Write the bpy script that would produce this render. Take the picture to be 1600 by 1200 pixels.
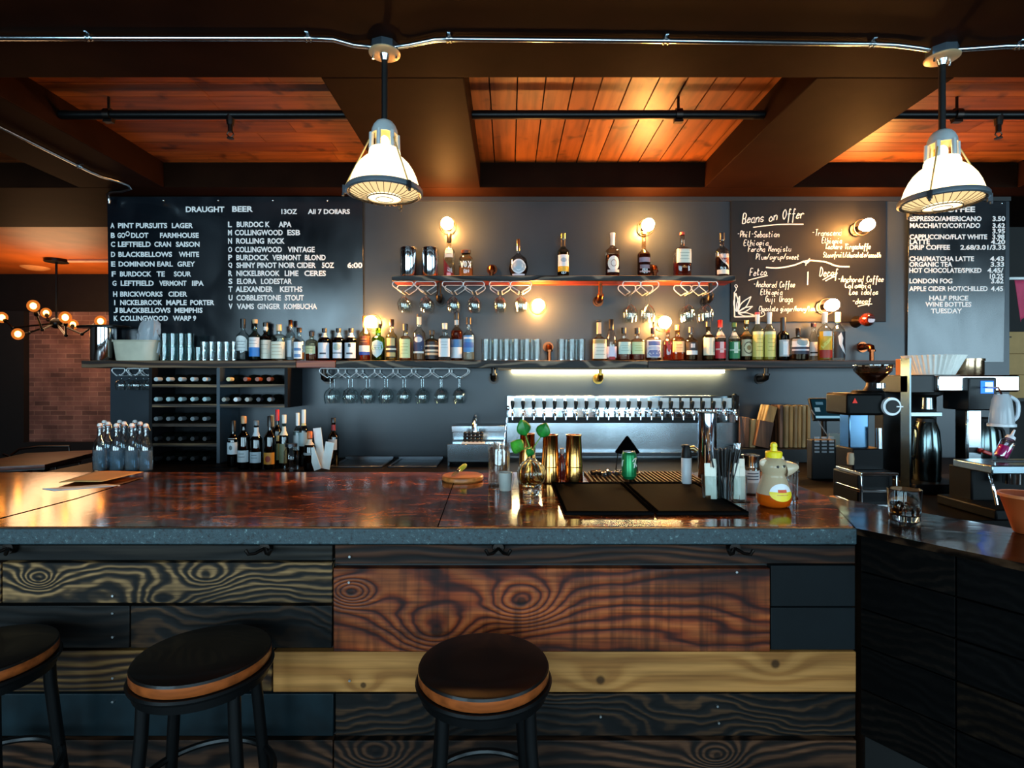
import bpy, math, random
from mathutils import Vector, Matrix
R = random.Random(7)
for _o in list(bpy.data.objects):
    bpy.data.objects.remove(_o)
SC = bpy.context.scene
COL = SC.collection

# ------------------------------------------------------------------ camera
F, CX, CY, EYE = 860.0, 795.0, 592.0, 1.55
def P(x, y, d):
    """world point that the photograph shows at pixel (x, y) when it is d metres away"""
    return Vector(((x - CX) / F * d, d, EYE + (CY - y) / F * d))
def PX(x, d): return (x - CX) / F * d
def PZ(y, d): return EYE + (CY - y) / F * d
cam = bpy.data.cameras.new('camera')
cam.sensor_width = 36.0
cam.lens = 36.0 * F / 1600.0
cam.shift_x = (800 - CX) / 1600.0
cam.shift_y = -(600 - CY) / 1600.0
cam.clip_start = 0.05
cam_o = bpy.data.objects.new('camera', cam)
cam_o.location = (0, 0, EYE)
cam_o.rotation_euler = (math.radians(90), 0, 0)
COL.objects.link(cam_o)
SC.camera = cam_o

# ------------------------------------------------------------------ world, lights, exposure
SC.view_settings.view_transform = 'Standard'
SC.view_settings.look = 'None'
SC.view_settings.exposure = 0.0
SC.view_settings.gamma = 1.0
SC.view_settings.use_curve_mapping = False
SC.cycles.max_bounces = 8
SC.cycles.diffuse_bounces = 3
SC.cycles.glossy_bounces = 4
SC.cycles.transmission_bounces = 6
SC.cycles.transparent_max_bounces = 32
SC.cycles.caustics_reflective = False
SC.cycles.caustics_refractive = False
SC.cycles.sample_clamp_indirect = 4.0
SC.cycles.use_denoising = True
W = bpy.data.worlds.new('world')
SC.world = W
W.use_nodes = True
W.node_tree.nodes['Background'].inputs[0].default_value = (0.62, 0.80, 1.0, 1)
W.node_tree.nodes['Background'].inputs[1].default_value = 0.6

def area(name, loc, rot, sx, sy, power, col):
    l = bpy.data.lights.new(name, 'AREA')
    l.shape = 'RECTANGLE'; l.size = sx; l.size_y = sy
    l.energy = power; l.color = col
    o = bpy.data.objects.new(name, l)
    o.location = loc; o.rotation_euler = rot
    COL.objects.link(o)
    return o
# daylight through the street windows behind the camera
DAY = (0.54, 0.83, 1.0)
area('window_daylight', (-3.6, -3.06, 1.8), (math.radians(90), 0, 0), 3.2, 2.5, 260, DAY)
area('window_daylight', (0.9, -3.06, 1.6), (math.radians(90), 0, 0), 4.0, 2.0, 215, DAY)
area('window_daylight', (8.7, -3.06, 1.8), (math.radians(90), 0, 0), 7.2, 2.5, 540, DAY)

# strengths of the lamps of the place (used by their builders further down)
SHADE_GLOW, LENS_GLOW, PENDANT_UP, BULB_GLOW, LED_GLOW, CHAND_GLOW = 3.6, 1.2, 22.0, 520.0, 130.0, 40.0

# ------------------------------------------------------------------ materials
def S(h):
    h = h.lstrip('#')
    o = []
    for i in (0, 2, 4):
        c = int(h[i:i + 2], 16) / 255.0
        o.append(c / 12.92 if c <= 0.04045 else ((c + 0.055) / 1.055) ** 2.4)
    return (o[0], o[1], o[2], 1.0)
_cache = {}
def newmat(name):
    m = bpy.data.materials.new(name)
    m.use_nodes = True
    nt = m.node_tree
    nt.nodes.clear()
    out = nt.nodes.new('ShaderNodeOutputMaterial')
    return m, nt, out
def N(nt, t, **kw):
    n = nt.nodes.new(t)
    for k, v in kw.items():
        if k[0] == 'i' and k[1:].isdigit():
            n.inputs[int(k[1:])].default_value = v
        elif k in n.inputs.keys() if hasattr(n.inputs, 'keys') else False:
            n.inputs[k].default_value = v
        else:
            setattr(n, k, v)
    return n
def L(nt, a, b): nt.links.new(a, b)
def ramp(nt, stops):
    r = nt.nodes.new('ShaderNodeValToRGB')
    e = r.color_ramp.elements
    while len(e) > 1: e.remove(e[-1])
    e[0].position = stops[0][0]; e[0].color = stops[0][1]
    for p, c in stops[1:]:
        q = e.new(p); q.color = c
    return r
def principled(nt, out, col=None, rough=0.5, metal=0.0, coat=0.0, spec=0.5):
    b = nt.nodes.new('ShaderNodeBsdfPrincipled')
    if col is not None: b.inputs['Base Color'].default_value = col
    b.inputs['Roughness'].default_value = rough
    b.inputs['Metallic'].default_value = metal
    b.inputs['Coat Weight'].default_value = coat
    b.inputs['Coat Roughness'].default_value = 0.08
    b.inputs['Specular IOR Level'].default_value = spec
    L(nt, b.outputs[0], out.inputs[0])
    return b
def plain(hexcol, rough=0.5, metal=0.0, coat=0.0, var=0.12, bump=0.0, scale=9.0, spec=0.5):
    """paint / plastic / metal with a little procedural variation"""
    key = ('plain', hexcol, rough, metal, coat, var, bump, scale, spec)
    if key in _cache: return _cache[key]
    m, nt, out = newmat('surface')
    b = principled(nt, out, None, rough, metal, coat, spec)
    c = S(hexcol)
    tc = N(nt, 'ShaderNodeTexCoord')
    no = N(nt, 'ShaderNodeTexNoise'); no.inputs['Scale'].default_value = scale; no.inputs['Detail'].default_value = 4
    L(nt, tc.outputs['Object'], no.inputs['Vector'])
    lo = tuple(max(0, v * (1 - var)) for v in c[:3]) + (1,)
    hi = tuple(min(1, v * (1 + var)) for v in c[:3]) + (1,)
    r = ramp(nt, [(0.3, lo), (0.7, hi)])
    L(nt, no.outputs[0], r.inputs[0]); L(nt, r.outputs[0], b.inputs['Base Color'])
    if bump:
        bp = N(nt, 'ShaderNodeBump'); bp.inputs['Strength'].default_value = bump; bp.inputs['Distance'].default_value = 0.01
        L(nt, no.outputs[0], bp.inputs['Height']); L(nt, bp.outputs[0], b.inputs['Normal'])
    _cache[key] = m
    return m
def metal(hexcol, rough=0.2): return plain(hexcol, rough, 1.0, 0.0, 0.06)
def emit(hexcol, strength):
    key = ('emit', hexcol, strength)
    if key in _cache: return _cache[key]
    m, nt, out = newmat('glow')
    e = N(nt, 'ShaderNodeEmission'); e.inputs[0].default_value = S(hexcol); e.inputs[1].default_value = strength
    L(nt, e.outputs[0], out.inputs[0])
    _cache[key] = m
    return m
def glass(hexcol='#f4faf8', refl=0.05, rough=0.02):
    """thin clear glass: tinted see-through plus a mirror coat that grows at the rim"""
    key = ('glass', hexcol, refl, rough)
    if key in _cache: return _cache[key]
    m, nt, out = newmat('glass')
    t = N(nt, 'ShaderNodeBsdfTransparent'); t.inputs[0].default_value = S(hexcol)
    g = N(nt, 'ShaderNodeBsdfGlossy'); g.inputs['Roughness'].default_value = rough
    fr = N(nt, 'ShaderNodeLayerWeight'); fr.inputs[0].default_value = 0.18
    ad = N(nt, 'ShaderNodeMath', operation='MULTIPLY_ADD', use_clamp=True)
    ad.inputs[1].default_value = 0.6; ad.inputs[2].default_value = refl
    L(nt, fr.outputs['Fresnel'], ad.inputs[0])
    mx = N(nt, 'ShaderNodeMixShader')
    L(nt, ad.outputs[0], mx.inputs[0]); L(nt, t.outputs[0], mx.inputs[1]); L(nt, g.outputs[0], mx.inputs[2])
    L(nt, mx.outputs[0], out.inputs[0])
    _cache[key] = m
    return m
def liquid(hexcol, clear=0.55):
    key = ('liquid', hexcol, clear)
    if key in _cache: return _cache[key]
    m, nt, out = newmat('liquid')
    c = S(hexcol)
    t = N(nt, 'ShaderNodeBsdfTransparent'); t.inputs[0].default_value = tuple(min(1, v ** 0.6) for v in c[:3]) + (1,)
    d = N(nt, 'ShaderNodeBsdfPrincipled'); d.inputs['Base Color'].default_value = c; d.inputs['Roughness'].default_value = 0.15
    mx = N(nt, 'ShaderNodeMixShader'); mx.inputs[0].default_value = 1 - clear
    L(nt, t.outputs[0], mx.inputs[1]); L(nt, d.outputs[0], mx.inputs[2]); L(nt, mx.outputs[0], out.inputs[0])
    _cache[key] = m
    return m
def wood(name, dark, mid, light, axis='X', freq=9.0, dist=5.0, stretch=0.22, off=0.0, rough=0.5, coat=0.0, stain=0.5, knots=0.0, bump=0.35, pos=(0.25, 0.5, 0.8), streak=0.5, spec=0.4, low=1.0):
    m, nt, out = newmat(name)
    b = principled(nt, out, None, rough, 0, coat, spec)
    tc = N(nt, 'ShaderNodeTexCoord')
    mp = N(nt, 'ShaderNodeMapping')
    sc = {'X': (stretch, 1, 1), 'Y': (1, stretch, 1), 'Z': (1, 1, stretch)}[axis]
    mp.inputs['Scale'].default_value = sc
    mp.inputs['Location'].default_value = (off * 3.1, off * 1.7, off * 2.3)
    L(nt, tc.outputs['Object'], mp.inputs[0])
    n0 = N(nt, 'ShaderNodeTexNoise'); n0.inputs['Scale'].default_value = 3.2; n0.inputs['Detail'].default_value = 2.0
    L(nt, mp.outputs[0], n0.inputs['Vector'])
    ml = N(nt, 'ShaderNodeVectorMath', operation='MULTIPLY_ADD')
    ml.inputs[1].default_value = (0.16 * low * dist / 5,) * 3; ml.inputs[2].default_value = (-0.08,) * 3
    L(nt, n0.outputs['Color'], ml.inputs[0])
    av = N(nt, 'ShaderNodeVectorMath', operation='ADD')
    L(nt, mp.outputs[0], av.inputs[0]); L(nt, ml.outputs[0], av.inputs[1])
    wv = N(nt, 'ShaderNodeTexWave', wave_type='BANDS', bands_direction=('Y' if axis == 'Z' else ('X' if axis == 'Y' else 'Z')))
    wv.inputs['Scale'].default_value = freq; wv.inputs['Distortion'].default_value = dist
    wv.inputs['Detail'].default_value = 2.5; wv.inputs['Detail Scale'].default_value = 1.2
    L(nt, av.outputs[0], wv.inputs['Vector'])
    r = ramp(nt, [(pos[0], S(dark)), (pos[1], S(mid)), (pos[2], S(light))])
    L(nt, wv.outputs['Fac'], r.inputs[0])
    # long fine streaks
    mp2 = N(nt, 'ShaderNodeMapping')
    mp2.inputs['Scale'].default_value = tuple(2.0 if v == stretch else 55.0 for v in sc)
    L(nt, tc.outputs['Object'], mp2.inputs[0])
    n1 = N(nt, 'ShaderNodeTexNoise'); n1.inputs['Scale'].default_value = 1.0; n1.inputs['Detail'].default_value = 3
    L(nt, mp2.outputs[0], n1.inputs['Vector'])
    r1 = ramp(nt, [(0.3, (1 - streak,) * 3 + (1,)), (0.65, (1, 1, 1, 1))])
    L(nt, n1.outputs[0], r1.inputs[0])
    # broad scorch stains
    n2 = N(nt, 'ShaderNodeTexNoise'); n2.inputs['Scale'].default_value = 1.9; n2.inputs['Detail'].default_value = 4
    L(nt, mp.outputs[0], n2.inputs['Vector'])
    r2 = ramp(nt, [(0.36, (1 - stain,) * 3 + (1,)), (0.62, (1, 1, 1, 1))])
    L(nt, n2.outputs[0], r2.inputs[0])
    m1 = N(nt, 'ShaderNodeMix', data_type='RGBA', blend_type='MULTIPLY'); m1.inputs[0].default_value = 1
    L(nt, r.outputs[0], m1.inputs[6]); L(nt, r1.outputs[0], m1.inputs[7])
    m2 = N(nt, 'ShaderNodeMix', data_type='RGBA', blend_type='MULTIPLY'); m2.inputs[0].default_value = 1
    L(nt, m1.outputs[2], m2.inputs[6]); L(nt, r2.outputs[0], m2.inputs[7])
    last = m2.outputs[2]
    if knots:
        vo = N(nt, 'ShaderNodeTexVoronoi'); vo.inputs['Scale'].default_value = 1.6
        mp3 = N(nt, 'ShaderNodeMapping'); mp3.inputs['Scale'].default_value = tuple(0.8 if v == stretch else 1.0 for v in sc)
        mp3.inputs['Location'].default_value = (off, off, off * .7)
        L(nt, tc.outputs['Object'], mp3.inputs[0]); L(nt, mp3.outputs[0], vo.inputs['Vector'])
        r3 = ramp(nt, [(0.0, S('#2a1208')), (knots * 0.6, S('#6a3a20')), (knots, (1, 1, 1, 1))])
        L(nt, vo.outputs['Distance'], r3.inputs[0])
        m3 = N(nt, 'ShaderNodeMix', data_type='RGBA', blend_type='MULTIPLY'); m3.inputs[0].default_value = 1
        L(nt, last, m3.inputs[6]); L(nt, r3.outputs[0], m3.inputs[7]); last = m3.outputs[2]
    L(nt, last, b.inputs['Base Color'])
    bp = N(nt, 'ShaderNodeBump'); bp.inputs['Strength'].default_value = bump; bp.inputs['Distance'].default_value = 0.004
    L(nt, wv.outputs['Fac'], bp.inputs['Height']); L(nt, bp.outputs[0], b.inputs['Normal'])
    return m
def plank_wood(name, dark, mid, light, loops=9.0, zfreq=30.0, stretch=0.28, off=0.0, rough=0.6, stain=0.5, sawn=0.0, knots=(), spec=0.2, bump=0.4, pos=(0.1, 0.5, 0.9), fine=0.5, scale=4.0, kamp=5.0):
    """board with contour-like growth rings (boards run along X, seen from the front)"""
    m, nt, out = newmat(name)
    b = principled(nt, out, None, rough, 0, 0, spec)
    tc = N(nt, 'ShaderNodeTexCoord')
    mp = N(nt, 'ShaderNodeMapping'); mp.inputs['Scale'].default_value = (stretch, 1, 1); mp.inputs['Location'].default_value = (off * 3.1, off * 1.3, off * 2.3)
    L(nt, tc.outputs['Object'], mp.inputs[0])
    n0 = N(nt, 'ShaderNodeTexNoise'); n0.inputs['Scale'].default_value = scale; n0.inputs['Detail'].default_value = 4.0; n0.inputs['Roughness'].default_value = 0.42
    L(nt, mp.outputs[0], n0.inputs['Vector'])
    sx = N(nt, 'ShaderNodeSeparateXYZ'); L(nt, tc.outputs['Object'], sx.inputs[0])
    def M(op, a, c):
        q = N(nt, 'ShaderNodeMath', operation=op)
        for k, v in enumerate((a, c)):
            if hasattr(v, 'is_output') or hasattr(v, 'links'): L(nt, v, q.inputs[k])
            elif v is not None: q.inputs[k].default_value = v
        return q.outputs[0]
    h = M('ADD', M('MULTIPLY', n0.outputs[0], loops), M('MULTIPLY', sx.outputs[2], zfreq))
    for kx, kz, kr in knots:            # rings bend around each knot
        d0 = M('POWER', M('ADD', M('POWER', M('MULTIPLY', M('SUBTRACT', sx.outputs[0], kx), 0.6), 2.0), M('POWER', M('SUBTRACT', sx.outputs[2], kz), 2.0)), 0.5)
        h = M('ADD', h, M('MULTIPLY', M('POWER', 2.718, M('MULTIPLY', M('POWER', M('DIVIDE', d0, kr * 3.0), 2.0), -1.0)), kamp))
    s = M('ADD', M('MULTIPLY', M('SINE', M('MULTIPLY', h, 6.2832), None), 0.5), 0.5)
    r = ramp(nt, [(pos[0], S(dark)), (pos[1], S(mid)), (pos[2], S(light))]); L(nt, s, r.inputs[0])
    last = r.outputs[0]
    def mul(sock, lo, p0, p1):
        nonlocal last
        rr = ramp(nt, [(p0, (lo,) * 3 + (1,)), (p1, (1, 1, 1, 1))]); L(nt, sock, rr.inputs[0])
        a = N(nt, 'ShaderNodeMix', data_type='RGBA', blend_type='MULTIPLY'); a.inputs[0].default_value = 1
        L(nt, last, a.inputs[6]); L(nt, rr.outputs[0], a.inputs[7]); last = a.outputs[2]
    def noise(sc, detail):
        q = N(nt, 'ShaderNodeMapping'); q.inputs['Scale'].default_value = sc; q.inputs['Location'].default_value = (off, off * 2, off * 3)
        L(nt, tc.outputs['Object'], q.inputs[0])
        n = N(nt, 'ShaderNodeTexNoise'); n.inputs['Scale'].default_value = 1.0; n.inputs['Detail'].default_value = detail; L(nt, q.outputs[0], n.inputs['Vector'])
        return n.outputs[0]
    if fine: mul(noise((3, 60, 110), 3), 1 - fine, 0.32, 0.6)
    if stain: mul(noise((1.6, 4, 7), 4), 1 - stain, 0.38, 0.62)
    if sawn: mul(noise((34, 5, 2.2), 3), 1 - sawn, 0.33, 0.52)
    for kx, kz, kr in knots:
        d0 = M('POWER', M('ADD', M('POWER', M('SUBTRACT', sx.outputs[0], kx), 2.0), M('POWER', M('SUBTRACT', sx.outputs[2], kz), 2.0)), 0.5)
        mul(M('DIVIDE', d0, kr), 0.22, 0.55, 1.05)
    L(nt, last, b.inputs['Base Color'])
    bp = N(nt, 'ShaderNodeBump'); bp.inputs['Strength'].default_value = bump; bp.inputs['Distance'].default_value = 0.002
    L(nt, s, bp.inputs['Height']); L(nt, bp.outputs[0], b.inputs['Normal'])
    return m
def island_wood(name, cols, axis, rough=0.5):
    """boards in one mesh, each its own tone"""
    m, nt, out = newmat(name)
    b = principled(nt, out, None, rough)
    ge = N(nt, 'ShaderNodeNewGeometry')
    r = ramp(nt, [(i / max(1, len(cols) - 1), S(c)) for i, c in enumerate(cols)])
    L(nt, ge.outputs['Random Per Island'], r.inputs[0])
    tc = N(nt, 'ShaderNodeTexCoord'); mp = N(nt, 'ShaderNodeMapping')
    mp.inputs['Scale'].default_value = (2, 26, 26) if axis == 'X' else (26, 2, 26)
    L(nt, tc.outputs['Object'], mp.inputs[0])
    no = N(nt, 'ShaderNodeTexNoise'); no.inputs['Scale'].default_value = 1.0; no.inputs['Detail'].default_value = 5
    L(nt, mp.outputs[0], no.inputs['Vector'])
    r1 = ramp(nt, [(0.3, (0.45, 0.42, 0.4, 1)), (0.6, (1, 1, 1, 1))]); L(nt, no.outputs[0], r1.inputs[0])
    n2 = N(nt, 'ShaderNodeTexNoise'); n2.inputs['Scale'].default_value = 7.0; n2.inputs['Detail'].default_value = 2
    L(nt, tc.outputs['Object'], n2.inputs['Vector'])
    r2 = ramp(nt, [(0.27, (0.25, 0.2, 0.18, 1)), (0.4, (1, 1, 1, 1))]); L(nt, n2.outputs[0], r2.inputs[0])
    a = N(nt, 'ShaderNodeMix', data_type='RGBA', blend_type='MULTIPLY'); a.inputs[0].default_value = 1
    L(nt, r.outputs[0], a.inputs[6]); L(nt, r1.outputs[0], a.inputs[7])
    c = N(nt, 'ShaderNodeMix', data_type='RGBA', blend_type='MULTIPLY'); c.inputs[0].default_value = 1
    L(nt, a.outputs[2], c.inputs[6]); L(nt, r2.outputs[0], c.inputs[7])
    L(nt, c.outputs[2], b.inputs['Base Color'])
    return m
def brick_mat():
    m, nt, out = newmat('brick')
    b = principled(nt, out, None, 0.85)
    tc = N(nt, 'ShaderNodeTexCoord'); mp = N(nt, 'ShaderNodeMapping')
    mp.inputs['Rotation'].default_value = (math.radians(90), 0, 0)
    L(nt, tc.outputs['Object'], mp.inputs[0])
    br = N(nt, 'ShaderNodeTexBrick')
    br.inputs['Color1'].default_value = S('#86625a'); br.inputs['Color2'].default_value = S('#4e3a36'); br.inputs['Mortar'].default_value = S('#9a7a6c')
    br.inputs['Scale'].default_value = 1.0; br.inputs['Mortar Size'].default_value = 0.006
    br.inputs['Brick Width'].default_value = 0.25; br.inputs['Row Height'].default_value = 0.075
    br.inputs['Bias'].default_value = -0.35
    sw = N(nt, 'ShaderNodeSeparateXYZ'); cb = N(nt, 'ShaderNodeCombineXYZ')
    L(nt, tc.outputs['Object'], sw.inputs[0]); L(nt, sw.outputs[0], cb.inputs[0]); L(nt, sw.outputs[2], cb.inputs[1])
    L(nt, cb.outputs[0], br.inputs['Vector'])
    vo = N(nt, 'ShaderNodeTexNoise'); vo.inputs['Scale'].default_value = 3.0; vo.inputs['Detail'].default_value = 5
    L(nt, tc.outputs['Object'], vo.inputs['Vector'])
    r = ramp(nt, [(0.35, (0.55, 0.5, 0.5, 1)), (0.65, (1.1, 1.05, 1.0, 1))]); L(nt, vo.outputs[0], r.inputs[0])
    a = N(nt, 'ShaderNodeMix', data_type='RGBA', blend_type='MULTIPLY'); a.inputs[0].default_value = 1
    L(nt, br.outputs[0], a.inputs[6]); L(nt, r.outputs[0], a.inputs[7]); L(nt, a.outputs[2], b.inputs['Base Color'])
    bp = N(nt, 'ShaderNodeBump'); bp.inputs['Strength'].default_value = 0.6; bp.inputs['Distance'].default_value = 0.01
    L(nt, br.outputs['Fac'], bp.inputs['Height']); bp.invert = True; L(nt, bp.outputs[0], b.inputs['Normal'])
    return m
def bar_top_mat():
    m, nt, out = newmat('varnished_bar_top')
    b = principled(nt, out, None, 0.11, 0, 0.0, 0.22)
    tc = N(nt, 'ShaderNodeTexCoord'); mp = N(nt, 'ShaderNodeMapping')
    mp.inputs['Scale'].default_value = (0.6, 1.6, 1)
    L(nt, tc.outputs['Object'], mp.inputs[0])
    n0 = N(nt, 'ShaderNodeTexNoise'); n0.inputs['Scale'].default_value = 7; n0.inputs['Detail'].default_value = 12; n0.inputs['Roughness'].default_value = 0.78; n0.inputs['Distortion'].default_value = 0.8
    L(nt, mp.outputs[0], n0.inputs['Vector'])
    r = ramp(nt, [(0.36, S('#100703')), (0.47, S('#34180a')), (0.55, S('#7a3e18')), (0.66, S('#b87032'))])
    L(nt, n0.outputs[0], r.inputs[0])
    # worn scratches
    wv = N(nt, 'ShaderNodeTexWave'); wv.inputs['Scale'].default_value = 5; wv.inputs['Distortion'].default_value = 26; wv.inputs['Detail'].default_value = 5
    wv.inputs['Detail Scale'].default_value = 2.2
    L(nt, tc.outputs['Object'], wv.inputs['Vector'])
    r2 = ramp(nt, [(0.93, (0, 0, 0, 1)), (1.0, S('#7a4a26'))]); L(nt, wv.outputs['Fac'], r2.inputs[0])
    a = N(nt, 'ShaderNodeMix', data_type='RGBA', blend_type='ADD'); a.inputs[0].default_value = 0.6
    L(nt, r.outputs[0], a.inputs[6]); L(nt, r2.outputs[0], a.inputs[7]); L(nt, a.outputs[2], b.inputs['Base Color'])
    bp = N(nt, 'ShaderNodeBump'); bp.inputs['Strength'].default_value = 0.04; bp.inputs['Distance'].default_value = 0.004
    n3 = N(nt, 'ShaderNodeTexNoise'); n3.inputs['Scale'].default_value = 26; n3.inputs['Detail'].default_value = 6
    L(nt, tc.outputs['Object'], n3.inputs['Vector'])
    L(nt, n3.outputs[0], bp.inputs['Height']); L(nt, bp.outputs[0], b.inputs['Normal']); L(nt, bp.outputs[0], b.inputs['Coat Normal'])
    return m
def speckle_mat(base, dark, light, rough, scale=60):
    m, nt, out = newmat('speckled')
    b = principled(nt, out, None, rough)
    tc = N(nt, 'ShaderNodeTexCoord')
    n0 = N(nt, 'ShaderNodeTexNoise'); n0.inputs['Scale'].default_value = scale; n0.inputs['Detail'].default_value = 6; n0.inputs['Roughness'].default_value = 0.8
    L(nt, tc.outputs['Object'], n0.inputs['Vector'])
    r = ramp(nt, [(0.38, S(dark)), (0.47, S(base)), (0.58, S(base)), (0.68, S(light))]); L(nt, n0.outputs[0], r.inputs[0])
    L(nt, r.outputs[0], b.inputs['Base Color'])
    bp = N(nt, 'ShaderNodeBump'); bp.inputs['Strength'].default_value = 0.5; bp.inputs['Distance'].default_value = 0.004
    L(nt, n0.outputs[0], bp.inputs['Height']); L(nt, bp.outputs[0], b.inputs['Normal'])
    return m
def board_mat(col, smear, r0, r1, spec=0.5, scale=2.2, coat=0.0):
    """painted metal / slate board with wiped patches that change its gloss"""
    m, nt, out = newmat('chalkboard')
    b = principled(nt, out, None, 0.3, 0, coat, spec)
    b.inputs['Coat Roughness'].default_value = 0.3; b.inputs['Coat IOR'].default_value = 1.7
    tc = N(nt, 'ShaderNodeTexCoord'); mp = N(nt, 'ShaderNodeMapping'); mp.inputs['Scale'].default_value = (1.6, 1, 0.8)
    L(nt, tc.outputs['Object'], mp.inputs[0])
    n0 = N(nt, 'ShaderNodeTexNoise'); n0.inputs['Scale'].default_value = scale; n0.inputs['Detail'].default_value = 6; n0.inputs['Distortion'].default_value = 0.6
    L(nt, mp.outputs[0], n0.inputs['Vector'])
    r = ramp(nt, [(0.35, S(col)), (0.7, S(smear))]); L(nt, n0.outputs[0], r.inputs[0]); L(nt, r.outputs[0], b.inputs['Base Color'])
    r2 = ramp(nt, [(0.35, (r0,) * 3 + (1,)), (0.65, (r1,) * 3 + (1,))]); L(nt, n0.outputs[0], r2.inputs[0]); L(nt, r2.outputs[0], b.inputs['Roughness'])
    return m

# ------------------------------------------------------------------ mesh building
class MB:
    def __init__(s, mat=None):
        s.v, s.f, s.fm, s.mats, s.cur = [], [], [], [], 0
        if mat is not None: s.use(mat)
    def use(s, mat):
        if mat not in s.mats: s.mats.append(mat)
        s.cur = s.mats.index(mat); return s
    def add(s, vs, fs):
        o = len(s.v)
        s.v.extend(tuple(v) for v in vs)
        for f in fs:
            s.f.append(tuple(i + o for i in f)); s.fm.append(s.cur)
        return s
    def bx(s, x0, x1, y0, y1, z0, z1):
        return s.add([(x0, y0, z0), (x1, y0, z0), (x1, y1, z0), (x0, y1, z0), (x0, y0, z1), (x1, y0, z1), (x1, y1, z1), (x0, y1, z1)],
                     [(0, 3, 2, 1), (4, 5, 6, 7), (0, 1, 5, 4), (1, 2, 6, 5), (2, 3, 7, 6), (3, 0, 4, 7)])
    def obox(s, c, size, rot=(0, 0, 0)):
        M = Matrix.Translation(c) @ (Matrix.Rotation(rot[2], 4, 'Z') @ Matrix.Rotation(rot[1], 4, 'Y') @ Matrix.Rotation(rot[0], 4, 'X'))
        hx, hy, hz = (v / 2 for v in size)
        vs = [M @ Vector(p) for p in ((-hx, -hy, -hz), (hx, -hy, -hz), (hx, hy, -hz), (-hx, hy, -hz), (-hx, -hy, hz), (hx, -hy, hz), (hx, hy, hz), (-hx, hy, hz))]
        return s.add(vs, [(0, 3, 2, 1), (4, 5, 6, 7), (0, 1, 5, 4), (1, 2, 6, 5), (2, 3, 7, 6), (3, 0, 4, 7)])
    def prism(s, poly, z0, z1):
        n = len(poly)
        vs = [(x, y, z0) for x, y in poly] + [(x, y, z1) for x, y in poly]
        return s.add(vs, [tuple(range(n - 1, -1, -1)), tuple(range(n, 2 * n))] + [(i, (i + 1) % n, n + (i + 1) % n, n + i) for i in range(n)])
    def frame(s, d):
        d = d.normalized()
        u = d.cross(Vector((0, 0, 1)))
        if u.length < 1e-4: u = d.cross(Vector((0, 1, 0)))
        u.normalize()
        return u, d.cross(u).normalized()
    def cyl(s, p0, p1, r0, r1=None, n=16, cap=True):
        p0, p1 = Vector(p0), Vector(p1)
        r1 = r0 if r1 is None else r1
        u, w = s.frame(p1 - p0)
        vs = []
        for p, r in ((p0, r0), (p1, r1)):
            for i in range(n):
                a = 2 * math.pi * i / n
                vs.append(p + u * (r * math.cos(a)) + w * (r * math.sin(a)))
        fs = [(i, (i + 1) % n, n + (i + 1) % n, n + i) for i in range(n)]
        if cap: fs += [tuple(range(n - 1, -1, -1)), tuple(range(n, 2 * n))]
        return s.add(vs, fs)
    def tube(s, pts, r, n=8, closed=False, cap=True):
        pts = [Vector(p) for p in pts]
        m = len(pts)
        rs = r if isinstance(r, (list, tuple)) else [r] * m
        vs, u = [], None
        for k, p in enumerate(pts):
            if closed: d = pts[(k + 1) % m] - pts[k - 1]
            else: d = pts[min(k + 1, m - 1)] - pts[max(k - 1, 0)]
            if d.length < 1e-9: d = Vector((0, 0, 1))
            d.normalize()
            if u is None: u, w = s.frame(d)
            else:
                u = u - d * u.dot(d)
                if u.length < 1e-5: u, w = s.frame(d)
                u.normalize(); w = d.cross(u)
            for i in range(n):
                a = 2 * math.pi * i / n
                vs.append(p + u * (rs[k] * math.cos(a)) + w * (rs[k] * math.sin(a)))
        fs = []
        for k in range(m if closed else m - 1):
            a, b = k * n, ((k + 1) % m) * n
            fs += [(a + i, a + (i + 1) % n, b + (i + 1) % n, b + i) for i in range(n)]
        if not closed and cap: fs += [tuple(range(n - 1, -1, -1)), tuple(range((m - 1) * n, m * n))]
        return s.add(vs, fs)
    def lathe(s, prof, c=(0, 0, 0), n=24, sec=None, M=None, closed=False):
        c = Vector(c); vs, fs, rows = [], [], []
        for r, z in prof:
            if r <= 1e-6:
                rows.append([len(vs)]); vs.append(Vector((0, 0, z)))
            else:
                row = []
                for i in range(n):
                    a = 2 * math.pi * i / n
                    k = r * (sec(a) if sec else 1)
                    row.append(len(vs)); vs.append(Vector((k * math.cos(a), k * math.sin(a), z)))
                rows.append(row)
        rr = rows + [rows[0]] if closed else rows
        for A, B in zip(rr, rr[1:]):
            if len(A) == 1 and len(B) == 1: continue
            for i in range(n):
                j = (i + 1) % n
                if len(A) == 1: fs.append((A[0], B[j], B[i]))
                elif len(B) == 1: fs.append((A[i], A[j], B[0]))
                else: fs.append((A[i], A[j], B[j], B[i]))
        vs = [(M @ v if M is not None else v) + c for v in vs]
        return s.add(vs, fs)
    def sph(s, c, r, n=16, m=10, M=None):
        if not isinstance(r, (tuple, list)): r = (r, r, r)
        prof = [(math.sin(math.pi * k / m), -math.cos(math.pi * k / m)) for k in range(m + 1)]
        prof[0] = (0, -1); prof[-1] = (0, 1)
        T = Matrix.Diagonal((r[0], r[1], r[2], 1))
        if M is not None: T = M @ T
        return s.lathe(prof, c, n, None, T)
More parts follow.
